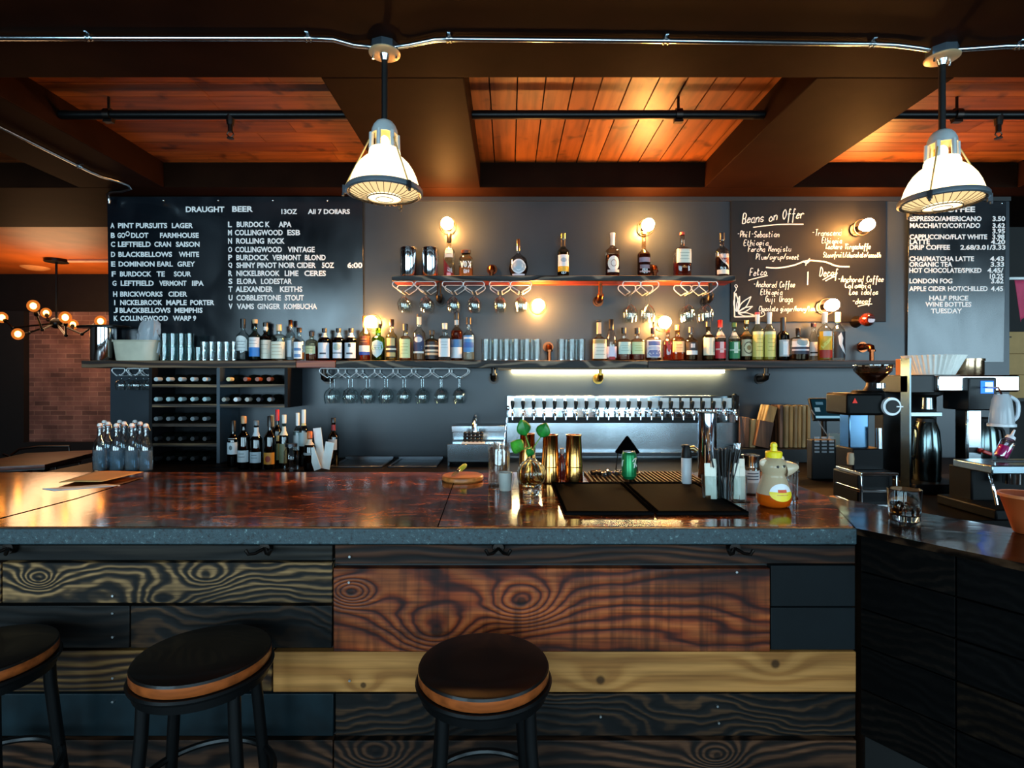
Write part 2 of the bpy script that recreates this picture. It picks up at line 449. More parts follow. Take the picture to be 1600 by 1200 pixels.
    def build(s, name, parent=None, loc=(0, 0, 0), bev=0.0, smooth=True, ang=38, rot=(0, 0, 0)):
        me = bpy.data.meshes.new(name)
        me.from_pydata(s.v, [], s.f)
        for m in s.mats: me.materials.append(m)
        if len(s.mats) > 1: me.polygons.foreach_set('material_index', s.fm)
        me.validate()
        if smooth:
            me.shade_smooth(); me.set_sharp_from_angle(angle=math.radians(ang))
        me.update()
        o = bpy.data.objects.new(name, me)
        o.location = loc; o.rotation_euler = rot
        COL.objects.link(o)
        if parent is not None: o.parent = parent
        if bev:
            b = o.modifiers.new('edge', 'BEVEL'); b.width = bev; b.segments = 2; b.limit_method = 'ANGLE'; b.angle_limit = math.radians(50)
        return o
def tag(o, label, cat, group=None, kind=None):
    o['label'] = label; o['category'] = cat
    if group: o['group'] = group
    if kind: o['kind'] = kind
    return o
def struct(o):
    o['kind'] = 'structure'; return o
def thing(name, label, cat, loc=(0, 0, 0), rz=0.0, group=None):
    o = bpy.data.objects.new(name, None)
    o.empty_display_size = 0.05
    o.location = loc; o.rotation_euler = (0, 0, rz)
    COL.objects.link(o)
    return tag(o, label, cat, group)
def kids(o): return [c for c in bpy.data.objects if c.parent == o]
def copy_tree(o, parent=None):
    c = o.copy(); COL.objects.link(c)
    if parent is not None: c.parent = parent
    for ch in kids(o): copy_tree(ch, c)
    return c
def place(first, used, loc, rz=0.0, label=None, group=None):
    """the prototype itself the first time, afterwards a copy with its parts"""
    o = first if not used else copy_tree(first)
    used.append(1)
    o.location = loc; o.rotation_euler = (0, 0, rz)
    if label: o['label'] = label
    if group: o['group'] = group
    return o
def superell(p, rot=0.0):
    def f(a):
        a += rot
        return (abs(math.cos(a)) ** p + abs(math.sin(a)) ** p) ** (-1.0 / p)
    return f
SQ = superell(5.0)
SOFT = superell(3.0)

# shared materials
STEEL = metal('#c4ccd2', 0.18)
CHROME = metal('#e6eaee', 0.06)
DSTEEL = metal('#5b6066', 0.3)
BLACKM = plain('#101112', 0.35, 0.6)
IRON = metal('#3a3431', 0.35)
COPPERPIPE = metal('#8a4a2a', 0.25)
BLACKP = plain('#09090a', 0.5, spec=0.3)
RUBBER = plain('#060606', 0.9, spec=0.0)
WHITE = plain('#e9ece8', 0.55)
CLEAR = glass('#f4f8f8', 0.035)
BASEGLASS = glass('#f4fafa', 0.4)

# ================================================================== THE ROOM
BEAM_Z, CEIL_Z, WALL_Y = EYE + 1.46, EYE + 1.65, 4.42
SHELF_LO, SHELF_HI = 1.69, 2.34           # tops of the two wall shelves
SHELF_Y0 = 4.20
BAR_Z, BACK_Z = 1.07, 0.92
paint_dark = plain('#1c0d06', 0.6, var=0.2, bump=0.05, scale=5, spec=0.02)
wall_paint = plain('#2a3138', 0.34, var=0.14, bump=0.04, scale=3, spec=0.42)
dark_wall = plain('#26201e', 0.6)
struct(MB(plain('#3a3029', 0.6, scale=3)).bx(-8.6, 12.6, -3.3, 9.0, -0.1, 0.0).build('floor'))
struct(MB(wall_paint).bx(-3.2, 4.02, WALL_Y, WALL_Y + 0.16, 0, CEIL_Z).build('wall_back'))
struct(MB(plain('#2a2624', 0.7)).bx(-8.7, -8.6, -3.3, 9.0, 0, 3.4).build('wall_left'))
struct(MB(plain('#1d1b1a', 0.7)).bx(12.6, 12.7, -3.3, 9.0, 0, 3.4).build('wall_right'))
struct(MB(dark_wall).bx(-8.6, 12.6, 8.9, 9.0, 0, 3.4).build('wall_far'))
# front wall (behind the camera) with its two street windows
fw = MB(plain('#3a332e', 0.7))
fw.bx(-8.6, 12.6, -3.0, -2.9, 0, 0.55); fw.bx(-8.6, 12.6, -3.0, -2.9, 3.05, 3.4)
for a, b in ((-8.6, -5.2), (-2.0, -1.1), (2.9, 5.1), (12.3, 12.6)): fw.bx(a, b, -3.0, -2.9, 0.55, 3.05)
struct(fw.build('wall_front'))
for k, (a, b) in enumerate(((-5.2, -2.0), (-1.1, 2.9), (5.1, 10.1))):
    w = MB(plain('#17181a', 0.5))
    for x in (a, (a * 2 + b) / 3, (a + b * 2) / 3, b): w.bx(x - 0.03, x + 0.03, -2.98, -2.92, 0.55, 3.05)
    for z in (0.58, 3.02): w.bx(a, b, -2.98, -2.92, z - 0.03, z + 0.03)
    struct(w.build('window_%d' % (k + 1)))
# lower, dark slate painted part of the far wall and the brick panel of the side room
struct(MB(brick_mat()).bx(-7.58, -3.4, 8.70, 8.9, 0.56, EYE + 1.06).build('wall_brick'))
struct(MB(plain('#161211', 0.7, spec=0.2)).bx(-8.6, -3.4, 8.66, 8.9, EYE + 1.06, 3.4).build('trim_1'))
struct(MB(plain('#161413', 0.6)).bx(-8.6, -7.58, 8.6, 8.9, 0, EYE + 1.06).build('trim_2'))
struct(MB(plain('#141110', 0.6)).bx(-7.58, -3.4, 8.6, 8.9, 0, 0.56).build('trim_3'))
# storage alcove behind the right end of the wall
struct(MB(plain('#1a1715', 0.8)).bx(4.02, 12.6, 5.3, 5.4, 0, CEIL_Z).build('wall_alcove'))

# ------------------------------------------------------------------ ceiling: painted beams and boarded coffers
struct(MB(plain('#1d1512', 0.7)).bx(-8.6, 12.6, -3.3, 9.0, 3.30, 3.40).build('ceiling'))
boards_y = island_wood('ceiling_boards', ['#5a2a0e', '#884c1e', '#703e16', '#985c2c', '#7c461a'], 'Y', 0.45)
boards_x = island_wood('ceiling_boards', ['#743a16', '#8e5022', '#582c10', '#985a28'], 'X', 0.45)
cb = MB(boards_y)
x = -0.26
while x < 1.55:
    cb.bx(x, x + 0.148, 2.6, 4.25, CEIL_Z, CEIL_Z + 0.03); x += 0.156
struct(cb.build('ceiling_boards_over_tap_wall', smooth=False))
for nm, a, b in (('ceiling_boards_over_beer_menu', -2.7, -0.85), ('ceiling_boards_over_coffee_menu', 2.1, 3.95), ('ceiling_boards_far_left', -8.6, -3.2)):
    cb = MB(boards_x); y = 2.6
    while y < 4.2:
        x = a
        while x < b:
            ln = R.uniform(0.9, 1.8)
            cb.bx(x, min(b, x + ln - 0.004), y, y + 0.150, CEIL_Z, CEIL_Z + 0.03); x += ln
        y += 0.155
    struct(cb.build(nm, smooth=False))
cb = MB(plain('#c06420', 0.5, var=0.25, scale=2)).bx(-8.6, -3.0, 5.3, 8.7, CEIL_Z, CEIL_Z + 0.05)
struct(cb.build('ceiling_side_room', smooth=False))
struct(MB(plain('#1d1512', 0.7)).bx(-3.0, 12.6, 4.58, 8.9, CEIL_Z, CEIL_Z + 0.05).build('ceiling_store'))
nb = 4
def beam(x0, x1, y0, y1, z0=BEAM_Z, z1=3.3):
    global nb
    struct(MB(paint_dark).bx(x0, x1, y0, y1, z0, z1).build('trim_%d' % nb, bev=0.006)); nb += 1
beam(-8.6, 12.6, 1.55, 2.67)                    # cross beam that carries the pendants
beam(-8.6, 12.6, 4.20, 5.30)                    # cross beam over the back wall
for a, b in ((-3.28, -2.63), (-0.912, -0.218), (1.494, 2.163), (3.88, 4.5)):
    beam(a, b, 2.67, 4.20)
beam(-8.6, 12.6, -1.2, -0.4)
# boarded ceiling towards the street
struct(MB(boards_x).bx(-8.6, 12.6, -2.9, 1.55, CEIL_Z, CEIL_Z + 0.03).build('ceiling_street_side'))
# paint line under the beam, where wall meets ceiling
struct(MB(plain('#1b1a1a', 0.5)).bx(-3.2, 4.02, 4.405, 4.42, BEAM_Z - 0.035, BEAM_Z - 0.002).build('trim_20'))

# ------------------------------------------------------------------ sprinkler pipes in the coffers
def sprinkler(a, b, heads, clamps, label):
    y, z = 3.22, EYE + 1.545
    t = thing('sprinkler_pipe', label, 'pipe', ((a + b) / 2, y, z), 0, 'sprinkler pipes in the ceiling bays')
    cx = (a + b) / 2
    MB(BLACKM).cyl((a - cx, 0, 0), (b - cx, 0, 0), 0.026, n=14).build('pipe', t)
    for hx in heads:
        m = MB(IRON)
        m.cyl((hx - cx, 0, 0.0), (hx - cx, 0, -0.06), 0.026, 0.02); m.cyl((hx - cx, 0, -0.06), (hx - cx, 0, -0.10), 0.014)
        for s_ in (-1, 1): m.tube([(hx - cx + s_ * 0.012, 0, -0.10), (hx - cx + s_ * 0.02, 0, -0.115), (hx - cx, 0, -0.135)], 0.004, 6)
        m.cyl((hx - cx, 0, -0.135), (hx - cx, 0, -0.139), 0.02)
        m.build('sprinkler_head', t)
    for hx in clamps:
        m = MB(IRON)
        m.cyl((hx - cx - 0.018, 0, 0), (hx - cx + 0.018, 0, 0), 0.036); m.cyl((hx - cx, 0, 0.02), (hx - cx, 0, 0.105), 0.008)
        m.obox((hx - cx + 0.0, 0, -0.034), (0.05, 0.03, 0.024)); m.build('pipe_clamp', t)
sprinkler(-2.62, -0.915, [PX(360, 3.22)], [PX(170, 3.22) + 0.0], 'black sprinkler pipe under the boards beside the draught beer board')
sprinkler(-0.215, 1.49, [], [PX(1060, 3.22)], 'black sprinkler pipe crossing the boards above the middle shelf')
sprinkler(2.166, 3.87, [PX(1560, 3.22)], [PX(1495, 3.22)], 'black sprinkler pipe above the coffee price board')

# ------------------------------------------------------------------ steel conduits with their straps
def conduit(name, pts, straps, label, r=0.0105):
    o = thing(name, label, 'conduit', pts[len(pts) // 2])
    base = Vector(pts[len(pts) // 2])
    MB(STEEL).tube([Vector(p) - base for p in pts], r, 10).build('conduit_pipe', o)
    for p, ax in straps:
        p = Vector(p) - base; m = MB(STEEL); d = Vector(ax)
        for k in (-1, 1): m.cyl(p + d * (k * 0.009 - 0.003), p + d * (k * 0.009 + 0.003), r + 0.005, n=12)
        m.obox(p + Vector((0, 0, r + 0.003)), (0.012 if abs(d.x) else 0.06, 0.06 if abs(d.x) else 0.012, 0.004))
        m.build('pipe_strap', o)
cz = BEAM_Z - 0.014
PY = 2.405
def cyd(y): return (EYE - cz) / ((y - CY) / F)      # distance at which the conduit height shows at image row y
BX1, BX2 = PX(601, PY), PX(1470, PY)
yb = PY - 0.0
line = [(-3.6, cyd(59), cz), (PX(485, cyd(60)), cyd(60), cz), (PX(520, cyd(61)), cyd(61.5), cz), (PX(555, yb), yb - 0.02, cz), (BX1 - 0.05, yb - 0.02, cz - 0.008)]
conduit('conduit', line, [((PX(140, cyd(59)), cyd(59), cz), (1, 0, 0)), ((PX(482, cyd(60)), cyd(60), cz), (1, 0, 0))], 'steel conduit on the beam, ending at the pendant near the draught beer board')
line = [(BX1 + 0.05, yb - 0.02, cz - 0.008), (PX(640, yb), yb - 0.02, cz), (PX(680, 2.35), cyd(62), cz), (PX(702, cyd(61)), cyd(61), cz), (PX(1040, cyd(64)), cyd(64), cz), (PX(1362, cyd(69)), cyd(69), cz), (PX(1400, cyd(70)), cyd(70.5), cz), (PX(1435, yb), yb + 0.0, cz), (BX2 - 0.05, yb, cz - 0.008)]
conduit('conduit', line, [((PX(702, cyd(61)), cyd(61), cz), (1, 0, 0)), ((PX(1040, cyd(64)), cyd(64), cz), (1, 0, 0)), ((PX(1362, cyd(69)), cyd(69), cz), (1, 0, 0))], 'steel conduit on the beam, between the two pendant lamps')
line = [(BX2 + 0.05, yb, cz - 0.008), (PX(1530, yb), yb, cz), (PX(1570, cyd(72)), cyd(72), cz), (3.2, cyd(72), cz)]
conduit('conduit', line, [((PX(1590, cyd(72)), cyd(72), cz), (1, 0, 0))], 'short steel conduit beyond the pendant lamp over the coffee board')
line = [(-2.92, 2.70, cz), (-2.92, 3.84, cz), (-2.91, 3.93, cz), (-2.86, 4.02, cz - 0.0), (-2.84, 4.10, cz), (-2.87, 4.18, cz - 0.0), (-2.98, 4.24, cz), (-3.08, 4.26, cz), (-3.13, 4.29, cz - 0.01), (-3.14, 4.32, cz - 0.03), (-3.14, 4.325, cz - 0.07)]
conduit('conduit', line, [((-2.92, 3.74, cz), (0, 1, 0)), ((-2.92, 3.1, cz), (0, 1, 0))], 'bent steel conduit running down the long beam to the top of the draught beer board')

# ------------------------------------------------------------------ pendant lamps
shade_mat = emit('#ffdda6', SHADE_GLOW)
lens_mat = emit('#ffd798', LENS_GLOW)
neck_glass = glass('#fff3d8', 0.1)
def pendant_lamp():
    t = thing('pendant_lamp', '', 'lamp')
    zt = BEAM_Z                                    # origin: mounting point under the beam
    z = lambda y: PZ(y + 4, 2.42) - zt
    m = MB(metal('#9fb4c4', 0.3)); m.cyl((0, 0, 0), (0, 0, -0.036), 0.062, n=8); m.build('junction_box', t)
    m = MB(plain('#c9ae86', 0.35, 0.4)); m.lathe([(0, -0.046), (0.06, -0.045), (0.068, -0.040), (0.068, -0.036), (0, -0.036)]); m.build('cover_plate', t)
    m = MB(STEEL)
    for s_ in (-1, 1): m.cyl((s_ * 0.05, 0.0, -0.046), (s_ * 0.05, 0, -0.062), 0.005, n=8)
    m.lathe([(0, -0.07), (0.014, -0.07), (0.022, -0.046), (0, -0.046)], n=16); m.build('mounting_screw', t)
    MB(BLACKP).cyl((0, 0, -0.05), (0, 0, z(188) + 0.005), 0.0135, n=14).build('rod', t)
    # socket cap (pale metal dome with slots below it)
    m = MB(plain('#c9d2d4', 0.35, 0.4))
    m.lathe([(0, z(186)), (0.02, z(187)), (0.036, z(190)), (0.047, z(195)), (0.055, z(202)), (0.058, z(210)), (0.054, z(210)), (0, z(196))], n=28)
    for k in range(6):
        a = k * math.pi / 3 + 0.3
        m.tube([(0.056 * math.cos(a), 0.056 * math.sin(a), z(208)), (0.058 * math.cos(a), 0.058 * math.sin(a), z(233))], 0.010, 8)
    m.build('socket_housing', t)
    MB(neck_glass).lathe([(0.051, z(209)), (0.053, z(232))], n=28).build('neck_window', t)
    # glowing refractor bowl
    r = lambda px: px / F * 2.42
    prof = [(r(19), z(231)), (r(22), z(232)), (r(24), z(236)), (r(25), z(244)), (r(31), z(248)), (r(38), z(255)), (r(44), z(264)), (r(49), z(275)), (r(53), z(288)), (r(54.5), z(297))]
    sh = MB(shade_mat).lathe(prof, n=48).build('shade', t)
    lb = MB(emit('#ffc46a', PENDANT_UP)).sph((0, 0, z(221)), (0.022, 0.022, 0.03), 14, 8).build('lamp_bulb', t)
    # rim ring, lens and wire guard
    zr = z(298)
    MB(plain('#76828a', 0.3, 0.5)).lathe([(r(52), zr + 0.012), (r(57), zr + 0.016), (r(59), zr + 0.008), (r(59), zr - 0.006), (r(56), zr - 0.010), (r(52), zr - 0.006)], n=48, closed=True).build('rim_ring', t)
    ln = MB(lens_mat); ln.lathe([(r(26), zr - 0.0235), (r(38), zr - 0.016), (r(52), zr - 0.002)], n=48); ln.use(emit('#ffe6b4', LENS_GLOW * 2.2)); ln.lathe([(0, zr - 0.026), (r(20), zr - 0.025), (r(26), zr - 0.0235)], n=48); ln.build('lens', t)
    g = MB(metal('#5a4a34', 0.4))
    for k in range(32):
        a = 2 * math.pi * k / 32
        c, s_ = math.cos(a), math.sin(a)
        g.tube([(r(26) * c, r(26) * s_, zr - 0.031), (r(40) * c, r(40) * s_, zr - 0.026), (r(55) * c, r(55) * s_, zr - 0.008)], 0.0014, 5)
    for rr, zz, w in ((26, -0.031, 0.0024), (13, -0.033, 0.0016)):
        g.tube([(r(rr) * math.cos(a * math.pi / 18), r(rr) * math.sin(a * math.pi / 18), zr + zz) for a in range(36)], w, 5, True)
    g.build('wire_guard', t)
    # straps from the neck to the ring, with their thumb clips
    b = MB(plain('#d9b678', 0.4, 0.5))
    for a in (math.radians(198), math.radians(60), math.radians(318)):
        c, s_ = math.cos(a), math.sin(a)
        b.tube([(0.05 * c, 0.05 * s_, z(208)), (r(58) * c, r(58) * s_, zr + 0.012)], 0.0035, 6)
    b.build('support_wire', t)
    for k, a in enumerate((198, 318, 78)):
        c, s_ = math.cos(math.radians(a)), math.sin(math.radians(a))
        q = MB(DSTEEL); q.obox((r(60) * c, r(60) * s_, zr - 0.006), (0.016, 0.016, 0.034), (0, 0, math.radians(a)))
        q.cyl((r(62) * c, r(62) * s_, zr - 0.024), (r(62) * c, r(62) * s_, zr - 0.034), 0.006, n=8); q.build('clip', t)
    return t
pl = pendant_lamp(); used = []
for px_, lab in ((601, 'glowing white pendant lamp hanging in front of the draught beer board corner'), (1472, 'glowing white pendant lamp hanging in front of the coffee price board')):
    o = place(pl, used, (PX(px_, PY if px_ < 1000 else 2.44), PY if px_ < 1000 else 2.44, BEAM_Z), 0 if px_ < 1000 else math.radians(20), lab, 'industrial pendant lamps')
    if px_ > 1000:                                  # this one hangs on a slightly longer rod
        for c in kids(o):
            if c.name.startswith('rod'): c.scale.z = 1.09
            elif not c.name.startswith(('junction', 'cover', 'mounting')): c.location.z -= 0.027
# ------------------------------------------------------------------ chandelier of the side room
CD = 7.6
hub = P(88, 505, CD)
t = thing('chandelier', 'black many-armed chandelier with glowing bulbs in front of the brick wall', 'chandelier', (hub.x, hub.y, CEIL_Z))
hz = hub.z - CEIL_Z
MB(BLACKM).cyl((0, 0, 0), (0, 0, -0.04), 0.14, n=24).build('ceiling_plate', t)
MB(BLACKM).cyl((0, 0, -0.04), (0, 0, hz), 0.014, n=10).build('rod', t)
MB(BLACKM).sph((0, 0, hz), 0.075).build('hub', t)
arms = [((66, 515), (52, 478), 7.1), ((45, 520), (28, 522), 7.3), ((20, 512), (3, 496), 7.7), ((75, 500), (72, 489), 8.2), ((103, 524), (102, 496), 7.0), ((112, 514), (114, 507), 8.1), ((128, 522), (157, 502), 7.5)]
glow_orange = emit('#ffb45c', CHAND_GLOW)
amber, _nt, _out = newmat('halo_glow')  # orange halo of the bulbs, imitated by an added see-through glowing shell
_t = N(_nt, 'ShaderNodeBsdfTransparent'); _t.inputs[0].default_value = (1, 0.72, 0.4, 1)
_e = N(_nt, 'ShaderNodeEmission'); _e.inputs[0].default_value = (1, 0.27, 0.04, 1); _e.inputs[1].default_value = 1.1
_m = N(_nt, 'ShaderNodeMixShader'); _m.inputs[0].default_value = 0.4
L(_nt, _t.outputs[0], _m.inputs[1]); L(_nt, _e.outputs[0], _m.inputs[2]); L(_nt, _m.outputs[0], _out.inputs[0])
for (jx, jy), (bx_, by_), d in arms:
    j = P(jx, jy, (d + CD) / 2) - Vector((hub.x, hub.y, CEIL_Z)); b = P(bx_, by_, d) - Vector((hub.x, hub.y, CEIL_Z))
    k = j + (b - j) * 0.62
    a = MB(BLACKM); a.tube([(0, 0, hz), j], 0.012, 8); a.sph(j, 0.024, 10, 8); a.tube([j, k], 0.012, 8); a.cyl(k, k + (b - k) * 0.35, 0.028, 0.024, 12)
    ar = a.build('arm', t)
    MB(glow_orange).sph(b, (0.036, 0.036, 0.042), 16, 10).build('bulb', ar)
    MB(amber).sph(b, (0.068, 0.068, 0.076), 20, 14).build('halo_shell', ar)  # added shell that paints the glow around the bulb
ch_pt = bpy.data.lights.new('chandelier_light', 'POINT'); ch_pt.energy = 58; ch_pt.color = (1, 0.56, 0.27); ch_pt.shadow_soft_size = 0.5
o = bpy.data.objects.new('chandelier_light', ch_pt); o.location = (hub.x, hub.y, hub.z + 0.14); COL.objects.link(o)
p0 = Vector((hub.x + 0.17, hub.y, CEIL_Z - 0.02))
t = thing('conduit', 'pale conduit on the orange ceiling, from chandelier plate to the beer board', 'conduit', p0)
MB(plain('#e0b08a', 0.4)).cyl((0, 0, 0), (3.6, 0, 0), 0.022, n=10).build('conduit_pipe', t)
t = thing('ceiling_speaker', 'small pale round fitting on the orange ceiling beside the chandelier plate', 'ceiling fitting', (PX(55, 8.15), 8.15, CEIL_Z))
MB(plain('#e8a060', 0.5)).lathe([(0, -0.04), (0.10, -0.035), (0.17, -0.01), (0.18, 0), (0, 0)]).build('grille', t)
# tables and a chair of the side room
tw = wood('table_wood', '#30100a', '#582014', '#74301c', 'X', 5, 4, 0.2, 3.0, 0.3, stain=0.3)
def side_table(poly, z, label):
    c = Vector((sum(p[0] for p in poly) / len(poly), sum(p[1] for p in poly) / len(poly)))
    t = thing('dining_table', label, 'table', (c.x, c.y, 0), 0, 'wooden tables in the side room')
    MB(tw).prism([(p[0] - c.x, p[1] - c.y) for p in poly], z - 0.045, z).build('table_top', t)
    for p in poly:
        q = (Vector(p) - c) * 0.86
        MB(BLACKM).bx(q.x - 0.03, q.x + 0.03, q.y - 0.03, q.y + 0.03, 0, z - 0.045).build('leg', t)
def topt(x, y, z): # plan point where a horizontal plane z shows at pixel
    d = (EYE - z) * F / (y - CY); return (PX(x, d), d)
side_table([topt(-80, 733, 0.76), topt(70, 726, 0.76), topt(168, 702, 0.76), topt(40, 708, 0.76)], 0.76, 'red-brown wooden table in front of the brick wall, farther of the two')
side_table([topt(95, 735, 0.80), topt(150, 735, 0.80), topt(190, 722, 0.80), topt(140, 723, 0.80)], 0.80, 'red-brown wooden table end beside the swing-top water bottles')
t = thing('metal_chair', 'black metal chair with a curved back rail under the brick wall', 'chair', (PX(60, 6.9), 6.9, 0))
b = P(60, 704, 6.9)
MB(IRON).tube([P(14, 726, 6.8) - Vector((b.x, 6.9, 0)), P(16, 712, 6.8) - Vector((b.x, 6.9, 0)), P(30, 702, 6.9) - Vector((b.x, 6.9, 0)), P(60, 698, 7.0) - Vector((b.x, 6.9, 0)), P(108, 697, 7.1) - Vector((b.x, 6.9, 0)), P(110, 720, 7.1) - Vector((b.x, 6.9, 0))], 0.014, 8).build('back_rail', t)
MB(IRON).bx(-0.22, 0.22, 0.0, 0.42, 0.44, 0.47).build('seat', t, bev=0.01)
for sx in (-0.2, 0.2):
    for sy in (0.02, 0.4): MB(IRON).cyl((sx, sy, 0.44), (sx * 1.1, sy, 0), 0.013, n=8).build('leg', t)
for sx, sy in ((-0.36, -0.1), (0.39, 0.2)): MB(IRON).tube([(sx, sy, 0.62), (sx * 0.6, 0.1, 0.46)], 0.013, 8).build('back_support', t)

# ================================================================== THE FRONT BAR
CORN = Vector((1.119, 1.772))
U = Vector((0.552, -0.834)); NN = Vector((0.834, 0.552))
E1 = CORN + U * 1.3
E2 = E1 + NN * 0.42
E3 = Vector((1.30, 2.259))
bar = thing('bar_counter', 'long wooden bar with varnished top and grey-green concrete front edge', 'bar counter', (0, 2.3, 0))
off = Vector((0, -2.3, 0))
def q2(p): return (p[0], p[1] - 2.3)
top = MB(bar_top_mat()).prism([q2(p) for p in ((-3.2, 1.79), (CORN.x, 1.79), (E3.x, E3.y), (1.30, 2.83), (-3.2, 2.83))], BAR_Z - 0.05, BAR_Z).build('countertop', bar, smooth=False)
MB(speckle_mat('#22363c', '#0c1518', '#6a8484', 0.5, 60)).bx(-3.2, CORN.x, 1.768 - 2.3, 1.79 - 2.3, BAR_Z - 0.053, BAR_Z - 0.001).build('concrete_edge', bar, bev=0.004)
MB(plain('#050302', 0.9, spec=0.0)).tube([Vector((*topt(-30, 818, BAR_Z), BAR_Z)) + off, Vector((*topt(120, 779, BAR_Z), BAR_Z)) + off, Vector((*topt(220, 748, BAR_Z), BAR_Z)) + off], 0.0022, 4).build('joint_line', bar)
MB(plain('#050302', 0.9, spec=0.0)).tube([Vector((*topt(684, 823, BAR_Z), BAR_Z)) + off, Vector((*topt(708, 757, BAR_Z), BAR_Z)) + off, Vector((*topt(714, 741, BAR_Z), BAR_Z)) + off], 0.0018, 4).build('joint_line', bar)
MB(plain('#0c0b0a', 0.7)).prism([q2(p) for p in ((-3.2, 1.83), (CORN.x - 0.02, 1.83), (1.26, 2.27), (1.26, 2.80), (-3.2, 2.80))], 0.0, BAR_Z - 0.05).build('bar_body', bar, smooth=False)
FY = 1.80                                           # face of the front planking
def fz(y): return EYE + (CY - y) / F * FY
def fx(x): return (x - CX) / F * FY
def kn(x, y, r): return (fx(x), fz(y), r)
WD = {
 'grey': plank_wood('plank_grey', '#14110d', '#1f1a15', '#2a231b', 9, 22, 0.22, 1.0, stain=0.6),
 'burnt': plank_wood('plank_burnt', '#14100c', '#40301f', '#947048', 11, 26, 0.42, 2.2, stain=0.65, pos=(0.05, 0.5, 1.0), fine=0.6, scale=5.0, knots=(kn(322, 900, 0.018), kn(255, 935, 0.02), kn(60, 905, 0.012))),
 'fir': plank_wood('plank_fir', '#1c0f08', '#381d0f', '#55301a', 10, 34, 0.2, 3.7, stain=0.6),
 'red': plank_wood('plank_red', '#44170a', '#8a3814', '#a85426', 8, 22, 0.30, 4.1, rough=0.5, stain=0.8, sawn=0.55, pos=(0.0, 0.3, 1.0), knots=(kn(683, 985, 0.028), kn(815, 940, 0.022), kn(548, 925, 0.014)), spec=0.25),
 'teal': plain('#070d10', 0.7, var=0.3, bump=0.1, scale=6, spec=0.2),
 'black': plank_wood('plank_black', '#080706', '#100d0b', '#1c1510', 8, 30, 0.35, 5.3, stain=0.7),
 'dark': plank_wood('plank_dark', '#0a0806', '#1a130e', '#48301c', 13, 35, 0.5, 6.6, stain=0.85, pos=(0.1, 0.6, 1.0)),
 'pale': plank_wood('plank_pale', '#9a6432', '#ac743c', '#b87e44', 3, 14, 0.10, 7.4, rough=0.5, stain=0.35, fine=0.3, bump=0.1, knots=(kn(938, 1062, 0.018), kn(1211, 1037, 0.018), kn(568, 1070, 0.012)), kamp=1.2),
 'brown': plank_wood('plank_brown', '#26160c', '#5e3e22', '#866034', 8, 40, 0.25, 8.1, stain=0.7),
 'low': plank_wood('plank_low', '#160d07', '#341f13', '#5a3a26', 10, 30, 0.3, 9.2, stain=0.75, knots=(kn(1120, 1180, 0.015), kn(590, 1178, 0.02))),
 'blue': plain('#0b1a1f', 0.5, var=0.6, bump=0.15, scale=6, spec=0.2),
}
planks = [(-700, 519, 852, 876, 'grey'), (523, 1337, 852, 881, 'fir'), (-700, 2, 879, 942, 'brown'), (4, 519, 879, 942, 'burnt'), (521, 1203, 888, 1018, 'red'),
          (1205, 1337, 884, 948, 'teal'), (1205, 1337, 950, 1016, 'teal'), (-700, 203, 946, 1012, 'black'), (205, 519, 946, 1012, 'dark'),
          (-700, 425, 1016, 1080, 'brown'), (427, 1337, 1018, 1081, 'pale'), (-700, 521, 1084, 1150, 'blue'), (524, 1337, 1084, 1150, 'dark'),
          (-700, 520, 1156, 1225, 'low'), (522, 1337, 1156, 1225, 'low'), (-700, 700, 1229, 1300, 'dark'), (702, 1337, 1229, 1300, 'black')]
for x0, x1, y0, y1, k in planks:
    dz = R.uniform(0, 0.006)
    MB(WD[k]).bx(fx(x0), fx(x1), FY - 2.3 + dz - 0.004, 1.835 - 2.3, fz(y1), fz(y0)).build('plank', bar, bev=0.0025)
nails = MB(metal('#d8dcdc', 0.3))
for x, y in ((547, 869), (546, 909), (178, 957), (178, 994), (178, 1058), (178, 1095), (547, 1062), (702, 1018), (1120, 1102), (1122, 1128), (938, 1118), (178, 930), (1150, 893), (1480, 905)):
    if x < 1338: nails.cyl((fx(x), FY - 2.3 - 0.008, fz(y)), (fx(x), FY - 2.3, fz(y)), 0.004, n=8)
nails.build('nail_head', bar)
# purse hooks under the edge
for x in (20, 417, 779, 1145):
    m = MB(IRON); X = fx(x)
    m.cyl((X, FY - 2.302, fz(854)), (X, FY - 2.32, fz(854)), 0.022, 0.018, 16)
    for s_ in (-1, 1): m.tube([(X, FY - 2.315, fz(854)), (X + s_ * 0.018, FY - 2.345, fz(858)), (X + s_ * 0.032, FY - 2.36, fz(857)), (X + s_ * 0.04, FY - 2.362, fz(850))], 0.0055, 8)
    m.build('purse_hook', bar)
# return wing: thin dark top and black planking turned towards the camera
wing = thing('bar_wing', 'dark angled bar return with thin glossy top and black planking', 'bar counter', (1.5, 1.5, 0))
def w2(p): return (p[0] - 1.5, p[1] - 1.5)
MB(wood('wing_top', '#15100c', '#2e2018', '#4a3424', 'X', 6, 6, 0.6, 11.0, 0.13, 0.0, stain=0.5, bump=0.12, spec=0.22)).prism([w2(p) for p in (CORN, E1, E2, E3)], BAR_Z - 0.022, BAR_Z - 0.001).build('countertop', wing, smooth=False)
c0 = CORN + NN * 0.02 + U * 0.004; c1 = E1 + NN * 0.02
MB(plain('#0a0908', 0.6)).prism([w2(p) for p in (c0 + NN * 0.03, c1 + NN * 0.03, E2 - NN * 0.05, E3 - NN * 0.05 + U * 0.1)], 0, BAR_Z - 0.022).build('wing_body', wing, smooth=False)
def hw(h): return EYE - h
